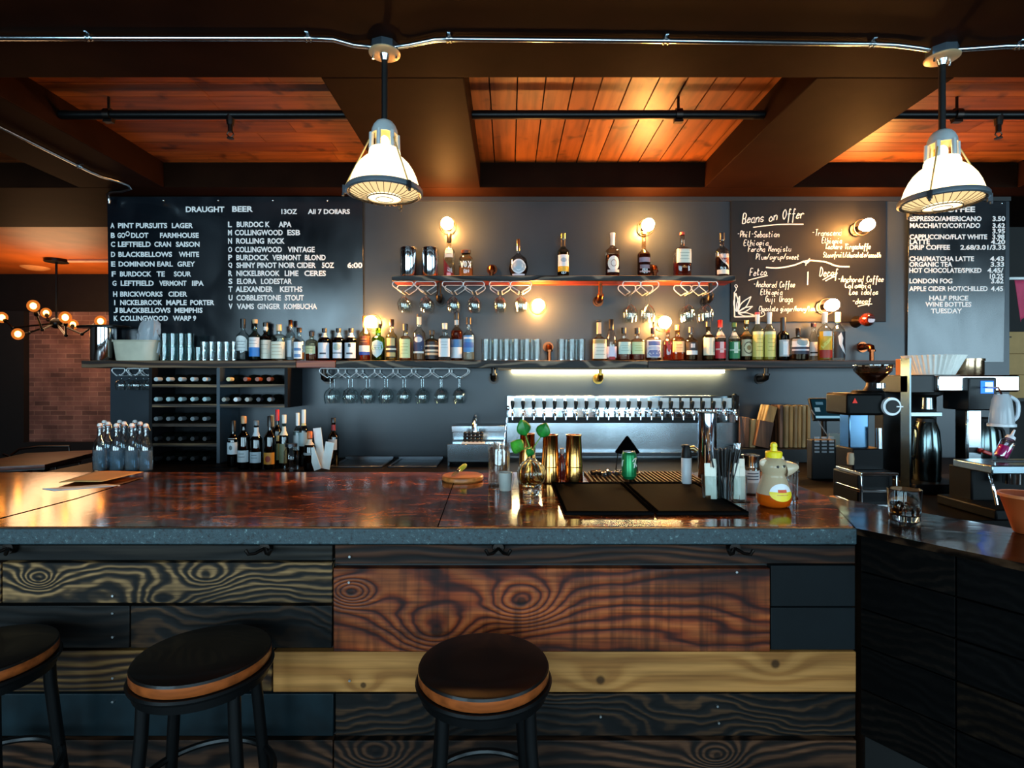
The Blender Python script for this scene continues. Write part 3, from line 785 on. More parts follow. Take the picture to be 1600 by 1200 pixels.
WDK = {k: plank_wood('wing_' + k, a, b_, c, 8, 30, 0.3, o, stain=0.6, spec=0.06, rough=0.7) for k, a, b_, c, o in (('black', '#030303', '#060505', '#0a0807', 5.3), ('dark', '#040403', '#080605', '#140e0a', 7.3), ('low', '#0a0705', '#160f0a', '#22180f', 9.3))}
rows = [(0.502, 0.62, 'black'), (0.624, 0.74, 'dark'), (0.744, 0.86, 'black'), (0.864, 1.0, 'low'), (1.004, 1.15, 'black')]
for k, (h0, h1, mk) in enumerate(rows):
    cut = 0.25
    for a, b, m_ in ((0.0, cut - 0.002, 'black' if k % 2 else 'dark'), (cut + 0.002, 1.28, 'black' if k != 3 else 'low')):
        p = [c0 + U * a, c0 + U * b, c0 + U * b + NN * 0.028, c0 + U * a + NN * 0.028]
        MB(WDK[m_]).prism([w2(v) for v in p], hw(h1), hw(h0)).build('plank', wing, bev=0.0015)

# ------------------------------------------------------------------ bar stools
seat_top = plain('#0b0705', 0.4, coat=0.08, var=0.3, scale=5, spec=0.25)
seat_edge = wood('seat_edge', '#4a2210', '#7e3c18', '#9a4c20', 'X', 3, 2, 0.3, 12.0, 0.3, 0.4, stain=0.2, bump=0.05)
def bar_stool():
    t = thing('bar_stool', '', 'stool')
    H, r = 0.785, 0.176
    m = MB(seat_edge); m.lathe([(0, H - 0.036), (r - 0.004, H - 0.036), (r, H - 0.030), (r, H - 0.008)], n=56)
    m.use(seat_top); m.lathe([(r, H - 0.008), (r - 0.003, H - 0.002), (r - 0.010, H), (r - 0.10, H - 0.003), (0, H - 0.004)], n=56)
    m.build('seat', t)
    m = MB(BLACKM); m.lathe([(r - 0.03, H - 0.038), (r + 0.004, H - 0.038), (r + 0.008, H - 0.044), (r + 0.006, H - 0.050), (r - 0.004, H - 0.054), (r - 0.006, H - 0.076), (r - 0.016, H - 0.080), (r - 0.02, H - 0.06)], n=56, closed=True)
    m.build('seat_ring', t)
    for k in range(4):
        a = math.pi / 4 + k * math.pi / 2
        c, s_ = math.cos(a), math.sin(a)
        MB(BLACKM).tube([((r - 0.022) * c, (r - 0.022) * s_, H - 0.07), ((r - 0.018) * c, (r - 0.018) * s_, H - 0.16), ((r + 0.045) * c, (r + 0.045) * s_, 0.012)], 0.0165, 14).build('leg', t)
        MB(RUBBER).cyl(((r + 0.045) * c, (r + 0.045) * s_, 0.016), ((r + 0.046) * c, (r + 0.046) * s_, 0), 0.02, n=14).build('leg_tip', t)
    MB(BLACKM).tube([((r + 0.005) * math.cos(a * math.pi / 24), (r + 0.005) * math.sin(a * math.pi / 24), 0.42) for a in range(48)], 0.010, 8, True).build('foot_ring', t)
    return t
st = bar_stool(); used = []
for (x, y, rz, lab) in ((PX(756, 1.49), 1.49, 0.11, 'round wooden stool standing in front of the big red-brown plank'),
                        (PX(318, 1.545), 1.545, 0.2, 'round wooden stool in front of the blue-painted plank'),
                        (PX(-32, 1.55), 1.55, 0.15, 'round wooden stool half cut off, under the kraft menu end of the bar')):
    place(st, used, (x, y, 0), rz, lab, 'round bar stools')

# ================================================================== THE BACK WALL
# ------------------------------------------------------------------ the three menu boards
def flat_text(txt, x0, x1, z0, z1, y, bold=0.02):
    cu = bpy.data.curves.new('letters', 'FONT')
    cu.body = txt; cu.extrude = 0.0; cu.offset = bold; cu.resolution_u = 3
    o = bpy.data.objects.new('letters', cu)
    COL.objects.link(o)
    dg = bpy.context.evaluated_depsgraph_get(); dg.update()
    me = bpy.data.meshes.new_from_object(o.evaluated_get(dg))
    vs = [v.co.copy() for v in me.vertices]; fs = [tuple(p.vertices) for p in me.polygons]
    bpy.data.objects.remove(o); bpy.data.meshes.remove(me); bpy.data.curves.remove(cu)
    ax, bx = min(v.x for v in vs), max(v.x for v in vs)
    az, bz = min(v.y for v in vs), max(v.y for v in vs)
    out = [((v.x - ax) / (bx - ax) * (x1 - x0) + x0, y, (v.y - az) / (bz - az) * (z1 - z0) + z0) for v in vs]
    return out, fs
letter_white = plain('#f2f4f2', 0.5, var=0.02)
def board(name, x0, x1, y0, y1, mat, label, thick=0.012):
    d = WALL_Y - thick
    cx, cz_ = (PX(x0, d) + PX(x1, d)) / 2, PZ(y1, d)
    t = thing(name, label, 'menu board', (cx, WALL_Y - 0.003, cz_))
    MB(mat).bx(PX(x0, d) - cx, PX(x1, d) - cx, -thick, 0, 0, PZ(y0, d) - cz_).build('board_panel', t, bev=0.002)
    return t, d - 0.0015, Vector((cx, WALL_Y, cz_))
def line_part(t, base, yb, segs, h, bold=0.034):
    for txt, x0, x1, yc in segs:
        m = MB(letter_white)
        v, f = flat_text(txt, PX(x0, yb), PX(x1, yb), PZ(yc + h / 2, yb), PZ(yc - h / 2, yb), yb, bold)
        m.add([Vector(p) - base for p in v], f)
        m.build('lettering', t, smooth=False)
gloss_board = board_mat('#0a1016', '#10171e', 0.14, 0.25, 0.65, 2.2, 0.0)
bt, yb, base = board('draught_beer_board', 171, 568, 309, 566, gloss_board, 'large dark board of white letters listing draught beer')
for x in (175, 258, 343, 428, 513): MB(STEEL).sph(P(x, 314.5, yb) - base, (0.010, 0.006, 0.010), 10, 6).build('screw', bt)
line_part(bt, base, yb, [('DRAUGHT', 293, 353, 328.5), ('BEER', 365, 397.5, 328)], 9)
line_part(bt, base, yb, [('13OZ', 441.5, 466, 332), ('All 7 DOllARS', 482.6, 548, 332)], 8)
for a, ax, tx, y in (('A', 175.5, [('PINT PURSUITS', 187.4, 264), ('LAGER', 271, 304)], 353.5), ('B', 176, [('GO', 186.3, 198.5), ('DLOT', 207.5, 234.5), ('FARMHOUSE', 252.5, 312.8)], 368.7),
                     ('C', 176, [('LEFTFIELD', 187, 238), ('CRAN', 243.5, 269.5), ('SAISON', 277, 314)], 382.5), ('D', 176, [('BLACKBELLOWS', 187.4, 271), ('WHITE', 281.5, 313)], 398.2),
                     ('E', 176, [('DOMINION EARL', 187.6, 272), ('GREY', 279, 306.8)], 413.2), ('F', 176.5, [('BURDOCK', 189.5, 238.5), ('TE', 246.5, 259.5), ('SOUR', 273.5, 300.5)], 428.6),
                     ('G', 177.5, [('LEFTFIELD', 190.5, 242), ('VERMONT', 250.5, 293), ('IIPA', 301.5, 319.8)], 443), ('H', 178.5, [('BRICKWORKS', 189.5, 255.5), ('CIDER', 264.5, 294)], 459.9),
                     ('I', 180, [('NICKELBROOK', 189.4, 255), ('MAPLE', 261, 293), ('PORTER', 298.5, 336)], 473), ('J', 179, [('BLACKBELLOWS', 188.2, 267.5), ('MEMPHIS', 274, 317.5)], 485),
                     ('K', 179, [('COLLINGWOOD', 189.2, 263.5), ('WARP 9', 271, 307.5)], 497.5)):
    segs = [(a, ax, ax + (6.5 if a != 'I' else 1.8), y)] + [(s, p, q, y) for s, p, q in tx]
    if a == 'B': segs.append(('O', 198.8, 205.6, 366.3))
    line_part(bt, base, yb, segs, 8.2)
for a, tx, y in (('L', [('BURDOC K', 372, 423.5), ('APA', 437, 457.3)], 351.8), ('M', [('COLLINGWOOD', 369, 443.5), ('ESB', 450.5, 470.5)], 364.4), ('N', [('ROLLING', 370.8, 414.5), ('ROCK', 420, 446.3)], 377.4),
                 ('O', [('COLLINGWOOD', 369.4, 442), ('VINTAGE', 451, 493)], 390.7), ('P', [('BURDOCK', 370.8, 421.5), ('VERMONT', 427, 471.5), ('BLOND', 477.5, 510)], 403),
                 ('Q', [('SHINY PINOT NOIR CIDER', 370.8, 494.6), ('5OZ', 504, 523), ('6:00', 543.8, 567)], 415), ('R', [('NICKELBROOK', 370.8, 438.5), ('LIME', 446, 467.5), ('CERES', 476.5, 510.3)], 427.6),
                 ('S', [('ELORA', 371.6, 402), ('LODESTAR', 409, 457.3)], 440), ('T', [('ALEXANDER', 369.3, 427.5), ('KEITHS', 438.5, 473.5)], 452.2),
                 ('U', [('COBBLESTONE', 370.5, 440), ('STOUT', 446, 475.6)], 465.6), ('V', [('VAMS', 371, 398), ('GINGER', 403, 439), ('KOMBUCHA', 444.5, 496)], 479)):
    line_part(bt, base, yb, [(a, 358.3, 364.5, y)] + [(s, p, q, y) for s, p, q in tx], 8.8)

bt.rotation_euler = (math.radians(1.0), 0, 0)
ct, yb, base = board('coffee_board', 1417, 1568, 316, 566, gloss_board, 'tall dark board of white letters listing coffee prices')
for x in (1430, 1561): MB(STEEL).sph(P(x, 319, yb) - base, (0.008, 0.005, 0.008), 10, 6).build('screw', ct)
line_part(ct, base, yb, [('COFFEE', 1463.7, 1519.6, 328.4)], 9)
for tx, pr, y in ((('ESPRESSO/AMERICANO', 1418.5, 1530), ('3.50', 1547, 1566.5), 343), (('MACCHIATO/CORTADO', 1418.5, 1528), ('3.62', 1547, 1566.5), 353.5), (None, ('3.95', 1547, 1566.5), 362.2),
                  (('CAPPUCCINO/FLAT WHITE', 1418.5, 1539), ('3.98', 1547, 1566), 371), (('LATTE', 1418.5, 1450), ('4.20', 1545, 1567), 378.8), (('DRIP COFFEE', 1418.5, 1481.5), ('2.68/3.01/3.33', 1497.5, 1567.5), 387.3),
                  (('CHAI/MATCHA LATTE', 1418.5, 1519), ('4.43', 1544, 1565.5), 405), (('ORGANIC TEA', 1418.5, 1485.5), ('3.33', 1545, 1566), 413.7), (('HOT CHOCOLATE/SPIKED', 1418.5, 1531), ('4.45/', 1540, 1565), 423),
                  (None, ('10.25', 1544, 1565), 432), (('LONDON FOG', 1419, 1486), ('3.62', 1546, 1565.5), 439.5), (('APPLE CIDER HOT/CHILLED', 1418.5, 1541), ('4.45', 1546, 1565), 451.5),
                  (('HALF PRICE', 1450, 1511), None, 466), (('WINE BOTTLES', 1444, 1516), None, 475.8), (('TUESDAY', 1453, 1501.5), None, 486)):
    line_part(ct, base, yb, [(a, b, c, y) for a, b, c in (tx, pr) if True] if tx and pr else [((tx or pr)[0], (tx or pr)[1], (tx or pr)[2], y)], 7.8)

ct.rotation_euler = (math.radians(1.0), 0, 0)
# chalk handwriting: single strokes, one hex digit each for x and y (base line 4)
GL = {'a': '49 29 07 05 24 45 49 44 54', 'b': '0e 04 06 29 48 46 34 14 05', 'c': '48 29 17 05 24 45', 'd': '48 29 07 05 24 45 4e 44', 'e': '07 47 48 29 17 05 24 45', 'f': '4d 3e 2d 24 20|09 49',
      'g': '49 29 07 05 24 45 49 42 30 11', 'h': '0e 04|06 29 48 44', 'i': '19 14 24|1c 1d', 'j': '29 21 10|2c 2d', 'k': '0e 04|49 06 44', 'l': '1e 15 24', 'm': '09 04|07 19 28 24|27 39 48 44', 'n': '09 04|07 29 48 44',
      'o': '29 07 05 24 45 47 29', 'p': '09 00|07 29 48 46 25 05', 'q': '49 29 07 05 24 45|49 40', 'r': '09 04|07 29 48', 's': '48 29 07 36 45 24 05', 't': '1d 15 24 35|0a 3a', 'u': '09 05 24 45 49 44', 'v': '09 24 49',
      'w': '09 14 27 34 49', 'x': '09 44|49 04', 'y': '09 06 25 49|49 41 20 01', 'z': '09 49 04 44', 'A': '04 2e 44|18 38', 'B': '04 0e 3e 4c 39 09|39 47 45 34 04', 'C': '4c 2e 0b 07 24 45', 'D': '04 0e 2e 4b 47 24 04',
      'E': '4e 0e 04 44|09 39', 'F': '4e 0e 04|09 39', 'G': '4c 2e 0b 07 24 46 49 29', 'K': '0e 04|4e 08 44', 'L': '0e 04 44', 'M': '04 0e 28 4e 44', 'O': '2e 0b 07 24 47 4b 2e', 'P': '04 0e 3e 4b 38 08', 'S': '4c 2e 0c 0a 38 46 24 05',
      'T': '0e 4e|2e 24', 'U': '0e 06 24 46 4e', 'Y': '0e 29 4e|29 24', '-': '09 39', '/': '04 4e', '?': '0c 2e 4c 38 27|25 24', ' ': ''}
chalk = plain('#eef0ec', 0.8, var=0.06)
def smooth_pts(ps, k=3):
    if len(ps) < 3: return ps
    out = []
    for i in range(len(ps) - 1):
        p0, p1, p2, p3 = ps[max(i - 1, 0)], ps[i], ps[i + 1], ps[min(i + 2, len(ps) - 1)]
        for s in range(k):
            u = s / k
            out.append(tuple(0.5 * (2 * b + (c - a) * u + (2 * a - 5 * b + 4 * c - d) * u * u + (-a + 3 * b - 3 * c + d) * u ** 3) for a, b, c, d in zip(p0, p1, p2, p3)))
    out.append(ps[-1]); return out
def chalk_line(t, base, yb, txt, x0, x1, yc, h, tilt=0.0, slant=0.12, w=0.0031, extra=()):
    m = MB(chalk); n = len(txt); adv = 6.2
    tot = n * adv - 1.5
    for i, ch in enumerate(txt):
        jy = R.uniform(-0.5, 0.5)
        for st_ in GL[ch].split('|'):
            ps = [(int(c[0], 16), int(c[1], 16)) for c in st_.split()]
            if len(ps) < 2: continue
            q = []
            for gx, gy in ps:
                u = (i * adv + gx + slant * (gy - 4) * 1.5) / tot
                px_ = x0 + u * (x1 - x0)
                py_ = yc - ((gy + jy - 8) / 10.0) * h - tilt * (px_ - x0)
                q.append((px_, py_))
            m.tube([P(a, b, yb) - base for a, b in smooth_pts(q)], w, 5)
    m.build('chalk_writing', t)
    for ps in extra: MB(chalk).tube([P(a, b, yb) - base for a, b in smooth_pts(list(ps), 5)], w * 1.1, 5).build('chalk_underline', t)
slate = board_mat('#0b0c0e', '#111316', 0.5, 0.65, 0.3)
kt, yb, base = board('beans_board', 1142, 1384, 314, 503, slate, 'square chalkboard handwritten with coffee beans on offer')
Z = lambda x, y: (1130 + x / 5.926, 310 + y / 5.926)
def cl(txt, x0, x1, y, h, tilt=0.0, w=0.0031, extra=()):
    a = Z(x0, y); b = Z(x1, y)
    chalk_line(kt, base, yb, txt, a[0], b[0], a[1], h, tilt, 0.12, w, [[Z(*p) for p in e] for e in extra])
cl('Beans on Offer', 175, 745, 200, 15, 0.10, 0.0042, [[(275, 268), (500, 243), (740, 241)]])
cl('-Phil-Sebastian', 130, 515, 335, 9); cl('Ethiopia', 190, 415, 415, 8.5); cl('Fercha Mengistu', 230, 625, 472, 8.5); cl('Plum/syrup/sweet', 302, 700, 545, 8.5)
cl('-Transcend', 822, 1090, 322, 9.5); cl('Ethiopia', 912, 1095, 395, 8.5); cl('Kochere Yirgacheffe', 948, 1360, 450, 8.5); cl('Stonefruit/chocolate/smooth', 925, 1455, 527, 8)
cl('Fetco', 245, 400, 690, 11, 0.05, 0.0036, [[(232, 758), (320, 735), (410, 715)]])
cl('-Anchored Coffee', 280, 660, 800, 9.5); cl('Ethiopia', 345, 545, 870, 8.5); cl('Guji Uraga', 390, 640, 935, 9.5); cl('Chocolate ginger/honey/lemon', 330, 880, 1025, 8)
cl('Decaf', 890, 1055, 688, 13, -0.06, 0.0036, [[(920, 755), (990, 715), (1050, 705)], [(945, 765), (1000, 735), (1040, 722)]])
cl('-Anchored Coffee', 1062, 1480, 752, 9.5); cl('Colombia', 1125, 1362, 808, 8.5); cl('Los Idolos'.replace('I', 'i'), 1168, 1430, 870, 9); cl('-decaf', 1195, 1360, 955, 8.5, 0, 0.0031, [[(1245, 1000), (1310, 985), (1375, 978)]])
orn = MB(chalk)
def stroke(ps, w=0.005): orn.tube([P(*Z(*p), yb) - base for p in smooth_pts(ps, 5)], w, 5)
stroke([(395, 640), (500, 645), (640, 622), (760, 580), (850, 578), (950, 592), (1050, 628), (1165, 634)], 0.0062)
stroke([(800, 556), (775, 590), (760, 622)]); stroke([(735, 580), (770, 600), (800, 575)])
stroke([(782, 680), (778, 800)], 0.006)
# drawn leaf spray in the corner
stroke([(103, 870), (103, 980), (104, 1098)], 0.006); stroke([(104, 1098), (200, 1097), (300, 1092)], 0.006)
for tip, wd in (((115, 880), 22), ((255, 910), 26), ((270, 1000), 18), ((150, 905), 12), ((290, 1085), 16)):
    bx0, by0 = 120, 1065
    dx, dy = tip[0] - bx0, tip[1] - by0
    ln = math.hypot(dx, dy); nx, ny = -dy / ln, dx / ln
    for s_ in (-1, 1): stroke([(bx0 + dx * 0.1, by0 + dy * 0.1), (bx0 + dx * 0.5 + nx * wd * s_, by0 + dy * 0.5 + ny * wd * s_), tip], 0.0045)
stroke([(103, 870), (120, 840), (105, 812), (118, 800), (130, 815), (120, 830)], 0.0035)
stroke([(300, 1092), (350, 1095), (382, 1075), (370, 1050), (350, 1058), (358, 1072)], 0.0035)
orn.build('chalk_drawing', kt)

# ------------------------------------------------------------------ shelves, their pipe brackets, the strip light
shelf_face = wood('shelf_wood', '#120d0a', '#3a281c', '#8a7660', 'X', 6, 8, 0.35, 20.0, 0.55, stain=0.6, bump=0.7, pos=(0.35, 0.7, 0.95))
shelf_brown = wood('shelf_wood_brown', '#2a1810', '#5a3a26', '#86684c', 'X', 6, 5, 0.2, 21.0, 0.55, stain=0.4, bump=0.5)
shelf_red = wood('shelf_wood_red', '#7a2c10', '#a8441c', '#c05a26', 'X', 5, 4, 0.2, 22.0, 0.4, stain=0.2, bump=0.1)
t = thing('wall_shelf', 'short upper wooden wall shelf with carved dark edge', 'shelf', (PX(881, 4.2), WALL_Y, SHELF_HI - 0.04))
hw_ = (PX(1150, 4.2) - PX(612, 4.2)) / 2
sl = MB(shelf_face); sl.bx(-hw_, hw_, -0.22, -0.195, 0, 0.04); sl.use(shelf_red); sl.bx(-hw_, hw_, -0.195, 0, 0, 0.04); sl.build('board', t, bev=0.003)
t = thing('wall_shelf', 'long lower wooden wall shelf crossing the whole back wall', 'shelf', (PX(795, 4.2), WALL_Y, SHELF_LO - 0.055))
for a, b, mt in ((127, 462, shelf_brown), (462.5, 524, shelf_red), (524.5, 1012, shelf_face), (1012.5, 1408, wood('shelf_wood_dark', '#120b08', '#33201a', '#4e3428', 'X', 6, 5, 0.2, 23.0, 0.5, stain=0.4))):
    MB(mt).bx(PX(a, 4.2), PX(b, 4.2), -0.22, 0, 0, 0.055).build('board', t, bev=0.003)
pale = wood('led_batten', '#8a6a44', '#b08a5c', '#c8a274', 'X', 6, 4, 0.2, 24.0, 0.5, stain=0.2)
t = thing('strip_light', 'long warm strip light under the shelf above the beer taps', 'lamp', (PX(970, 4.25), 4.25, SHELF_LO - 0.0555))
MB(pale).bx(PX(778, 4.25) - PX(970, 4.25), PX(1163, 4.25) - PX(970, 4.25), -0.035, 0.165, -0.014, 0).build('batten', t)
MB(emit('#ffdf9a', LED_GLOW)).bx(PX(800, 4.25) - PX(970, 4.25), PX(1142, 4.25) - PX(970, 4.25), 0.128, 0.158, -0.036, -0.014).build('light_tube', t)

def bracket(x, zb, up, down, mat, label):
    """pipe bracket: flange on the wall, elbow, stub through the shelf"""
    yv = 4.30
    t = thing('pipe_bracket', label, 'bracket', (PX(x, yv), WALL_Y, zb), 0, 'iron pipe brackets of the wall shelves')
    yl = yv - WALL_Y
    zz = up if up is not None else -down
    m = MB(mat)
    m.cyl((0, 0, zz), (0, -0.012, zz), 0.042, n=20); m.cyl((0, -0.012, zz), (0, -0.05, zz), 0.022, n=14)
    m.build('flange', t)
    m = MB(mat)
    m.tube([(0, -0.035, zz), (0, yl + 0.035, zz), (0, yl + 0.01, zz - math.copysign(0.008, zz)), (0, yl, zz - math.copysign(0.034, zz))], [0.024, 0.024, 0.026, 0.024], 14)
    m.cyl((0, -0.03, zz), (0, -0.045, zz), 0.028, n=14); m.cyl((0, yl, zz - math.copysign(0.028, zz)), (0, yl, zz - math.copysign(0.042, zz)), 0.028, n=14)
    m.build('elbow', t)
    MB(mat).cyl((0, yl, zz - math.copysign(0.03, zz)), (0, yl, 0.0), 0.0165, n=12).build('pipe', t)
ULO, LLO = SHELF_HI - 0.04, SHELF_LO - 0.055
for x, lab in ((686, 'dark pipe bracket under the upper shelf, behind the stemmed glasses by the bulb'), (938, 'copper-toned pipe bracket under the middle of the upper shelf'), (1110, 'dark pipe bracket under the upper shelf, beside the beans board')):
    bracket(x, ULO, None, 0.13, COPPERPIPE if x == 938 else IRON, lab)
for x, lab in ((768, 'pipe elbow on the upper shelf, between the round flask and the small jar bottle'), (1023, 'pipe elbow on the upper shelf, behind the dark red bottle under the bulb')):
    bracket(x, SHELF_HI, 0.085, None, COPPERPIPE, lab)
for x, lab in ((771, 'pipe bracket under the long shelf, at the strip light end above the hand sink'), (938, 'brass-toned pipe bracket under the long shelf, above the beer taps'), (1197, 'steel pipe bracket under the long shelf, above the wooden boards'), (506, 'pipe bracket under the long shelf, at the end of the long glass rack')):
    bracket(x, LLO, None, 0.085, IRON if x != 938 else metal('#8a6a30', 0.3), lab)
for x, lab in ((858, 'copper pipe elbow on the long shelf, between the two sets of tumblers'), (1362, 'copper pipe elbow on the long shelf, beside the last bottle')):
    bracket(x, SHELF_LO, 0.115, None, COPPERPIPE, lab)

# ------------------------------------------------------------------ bare bulbs in wire cages on the wall
bulb_mat = emit('#ffae5a', BULB_GLOW)
def wall_bulb():
    t = thing('wall_lamp', '', 'lamp')
    m = MB(IRON); m.cyl((0, 0, 0), (0, -0.02, 0), 0.052, n=24); m.cyl((0, -0.02, 0), (0, -0.07, 0), 0.024, 0.02, 16); m.build('base', t)
    M = Matrix.Rotation(math.radians(90), 4, 'X')
    MB(bulb_mat).lathe([(0, 0.205), (0.026, 0.20), (0.043, 0.180), (0.048, 0.150), (0.040, 0.115), (0.022, 0.085), (0.016, 0.07), (0, 0.07)], n=24, M=M).build('bulb', t)
    m = MB(IRON)
    for y, r in ((-0.085, 0.064),): m.tube([(r * math.cos(a * math.pi / 12), y, r * math.sin(a * math.pi / 12)) for a in range(24)], 0.0045, 6, True)
    for k in range(4):
        a = k * math.pi / 2 + math.pi / 4
        m.tube([(0.05 * math.cos(a), -0.015, 0.05 * math.sin(a)), (0.064 * math.cos(a), -0.085, 0.064 * math.sin(a))], 0.0035, 5)
    m.build('guard_ring', t)
    return t
wl = wall_bulb(); used = []
for x, y, lab in ((699, 350, 'lit wall bulb above the slim bottle with the diagonal red label'), (1012, 352, 'lit wall bulb above the dark red bottle on the upper shelf'), (841, 477, 'lit wall bulb between the two wall shelves, above the tumblers'),
                  (1038, 504, 'lit wall bulb behind the ornate blue-labelled bottle, under the upper shelf'), (580, 503, 'lit wall bulb behind the green bottle on the long shelf'),
                  (1354, 352, 'lit wall bulb in the upper corner of the beans chalkboard'), (1299, 477, 'lit wall bulb low on the beans chalkboard, above the yellow-labelled bottle')):
    yw = WALL_Y - (0.012 if x > 1200 else 0)
    c = P(x, y, yw - 0.14)
    place(wl, used, (c.x, yw, c.z), 0, lab, 'caged bulbs on the back wall')
t = thing('wall_lamp', 'unlit dark red-glass bulb on the wall below the beans chalkboard', 'lamp', (P(1352, 500, 4.3).x, WALL_Y, P(1352, 500, 4.3).z))
MB(IRON).cyl((0, 0, 0), (0, -0.07, 0), 0.05, 0.026, 20).build('base', t)
MB(plain('#5a1a10', 0.06, 0.3, 1.0)).lathe([(0, 0.195), (0.03, 0.19), (0.05, 0.165), (0.052, 0.14), (0.04, 0.10), (0.024, 0.068), (0, 0.068)], n=24, M=Matrix.Rotation(math.radians(90), 4, 'X')).build('bulb', t)
t['label'] = 'unlit dark red-glass wall bulb below the beans chalkboard'

# ------------------------------------------------------------------ wire racks with hanging glasses
wire = plain('#e4e8ea', 0.3, 0.4)
def glass_rack(name, xs, zt, y0, y1, bul, drop, label, cat='rack'):
    c = sum(xs) / len(xs)
    t = thing(name, label, cat, (c, (y0 + y1) / 2, zt), 0, 'wire stemware racks')
    ym = (y0 + y1) / 2; g = 0.015; zr = -drop
    m = MB(wire); w = 0.0042
    for X in xs:
        X -= c
        for yy in (y0 - ym, y1 - ym):
            half = [(g, zr), (bul * 0.86, zr * 0.56), (bul, zr * 0.30), (bul * 0.86, -0.006), (bul * 0.5, -0.0045)]
            pts = half + [(-a, b) for a, b in half[::-1]]
            m.tube([(X + a, yy, b) for a, b in smooth_pts(pts, 4)], w, 7)
        for s_ in (-1, 1): m.tube([(X + s_ * g, y0 - ym, zr), (X + s_ * g, y1 - ym, zr)], w, 7)
    m.build('wire_frame', t)
    return zt + zr + w
hang_glass = glass('#f0f6f6', 0.10)
def stem_glass(name, foot, stem, bowl, r, label, cat, group, neck=0.0042):
    """upside-down stemmed glass; its origin is the middle of the foot, resting on the rack wires"""
    prof = [(0, 0.007), (foot * 0.6, 0.0065), (foot, 0.004), (foot, 0.0), (foot * 0.35, -0.005), (neck, -0.014), (neck, -stem), (neck * 2.4, -stem - 0.007), (r * 0.72, -stem - bowl * 0.20), (r * 0.97, -stem - bowl * 0.42), (r, -stem - bowl * 0.55), (r * 0.93, -stem - bowl * 0.8), (r * 0.82, -stem - bowl)]
    o = MB(hang_glass).lathe(prof, n=24).build(name)
    return tag(o, label, cat, group)
def fill(o, used, spots, label, group):
    for p in spots:
        q = o if not used else o.copy()
        if used: COL.objects.link(q)
        used.append(1); q.location = p; q['label'] = label; q['group'] = group
# long rack under the lower shelf
xs = [PX(x, 4.2) for x in (513, 542, 570, 599, 628, 657, 687, 716)]
z = glass_rack('glass_rack', xs, LLO, 4.215, 4.40, 0.073, 0.075, 'long white wire rack with eight slots under the long shelf')
wg = stem_glass('wine_glass', 0.034, 0.080, 0.125, 0.048, '', 'glass', '')
fill(wg, [], [(X, y, z) for X in xs for y in (4.245, 4.345)], 'wine glass hanging upside down in the long rack under the long shelf', 'wine glasses in the long rack')
# darker rack at the left end
xs = [PX(x, 4.2) for x in (183, 206, 226)]
z = glass_rack('glass_rack', xs, LLO, 4.215, 4.40, 0.05, 0.06, 'small wire rack under the left end of the long shelf, above the swing-top bottles')
wg = stem_glass('wine_glass', 0.030, 0.03, 0.085, 0.042, '', 'glass', '')
fill(wg, [], [(X, y, z) for X in xs for y in (4.245, 4.335)], 'small stemmed glass hanging above the swing-top bottles', 'stemmed glasses beside the wine rack')
# under the upper shelf: three short racks, then two larger
tul = stem_glass('tulip_glass', 0.036, 0.036, 0.115, 0.050, '', 'glass', ''); us = []
for k, (pair, lab, gl) in enumerate((((629, 664), 'white wire rack of two slots under the upper shelf, below the steel canisters', 'short-stemmed glass hanging upside down below the steel canisters'),
                                 ((707, 740), 'white wire rack of two slots under the upper shelf, below the small jar bottle', 'short-stemmed glass hanging upside down below the small jar bottle'),
                                 ((781, 814), 'white wire rack of two slots under the upper shelf, below the round flask', 'short-stemmed glass hanging upside down below the round flask'))):
    xs = [PX(x, 4.2) for x in pair]
    z = glass_rack('glass_rack', xs, ULO, 4.215, 4.39, 0.080, 0.078, lab)
    fill(tul, us, [(X, y, z) for X in xs for y in (4.245, 4.347)], gl, 'short-stemmed glasses, rack %s' % ('one', 'two', 'three')[k])
wgl = stem_glass('wine_glass', 0.036, 0.092, 0.135, 0.050, '', 'glass', ''); us = []
for k, (pair, lab, gl) in enumerate((((988, 1016), 'wire rack under the upper shelf, below the dark bottle with the round white label', 'wine glass hanging upside down below the dark bottle with the round white label'),
                                 ((1079, 1108), 'wire rack under the upper shelf, below the square bottle with the cream label', 'wine glass hanging upside down below the square bottle with the cream label'))):
    xs = [PX(x, 4.2) for x in pair]
    z = glass_rack('glass_rack', xs, ULO, 4.215, 4.39, 0.070, 0.085, lab)
    fill(wgl, us, [(X, y, z) for X in xs for y in (4.245, 4.347)], gl, 'hanging wine glasses, rack %s' % ('one', 'two')[k])

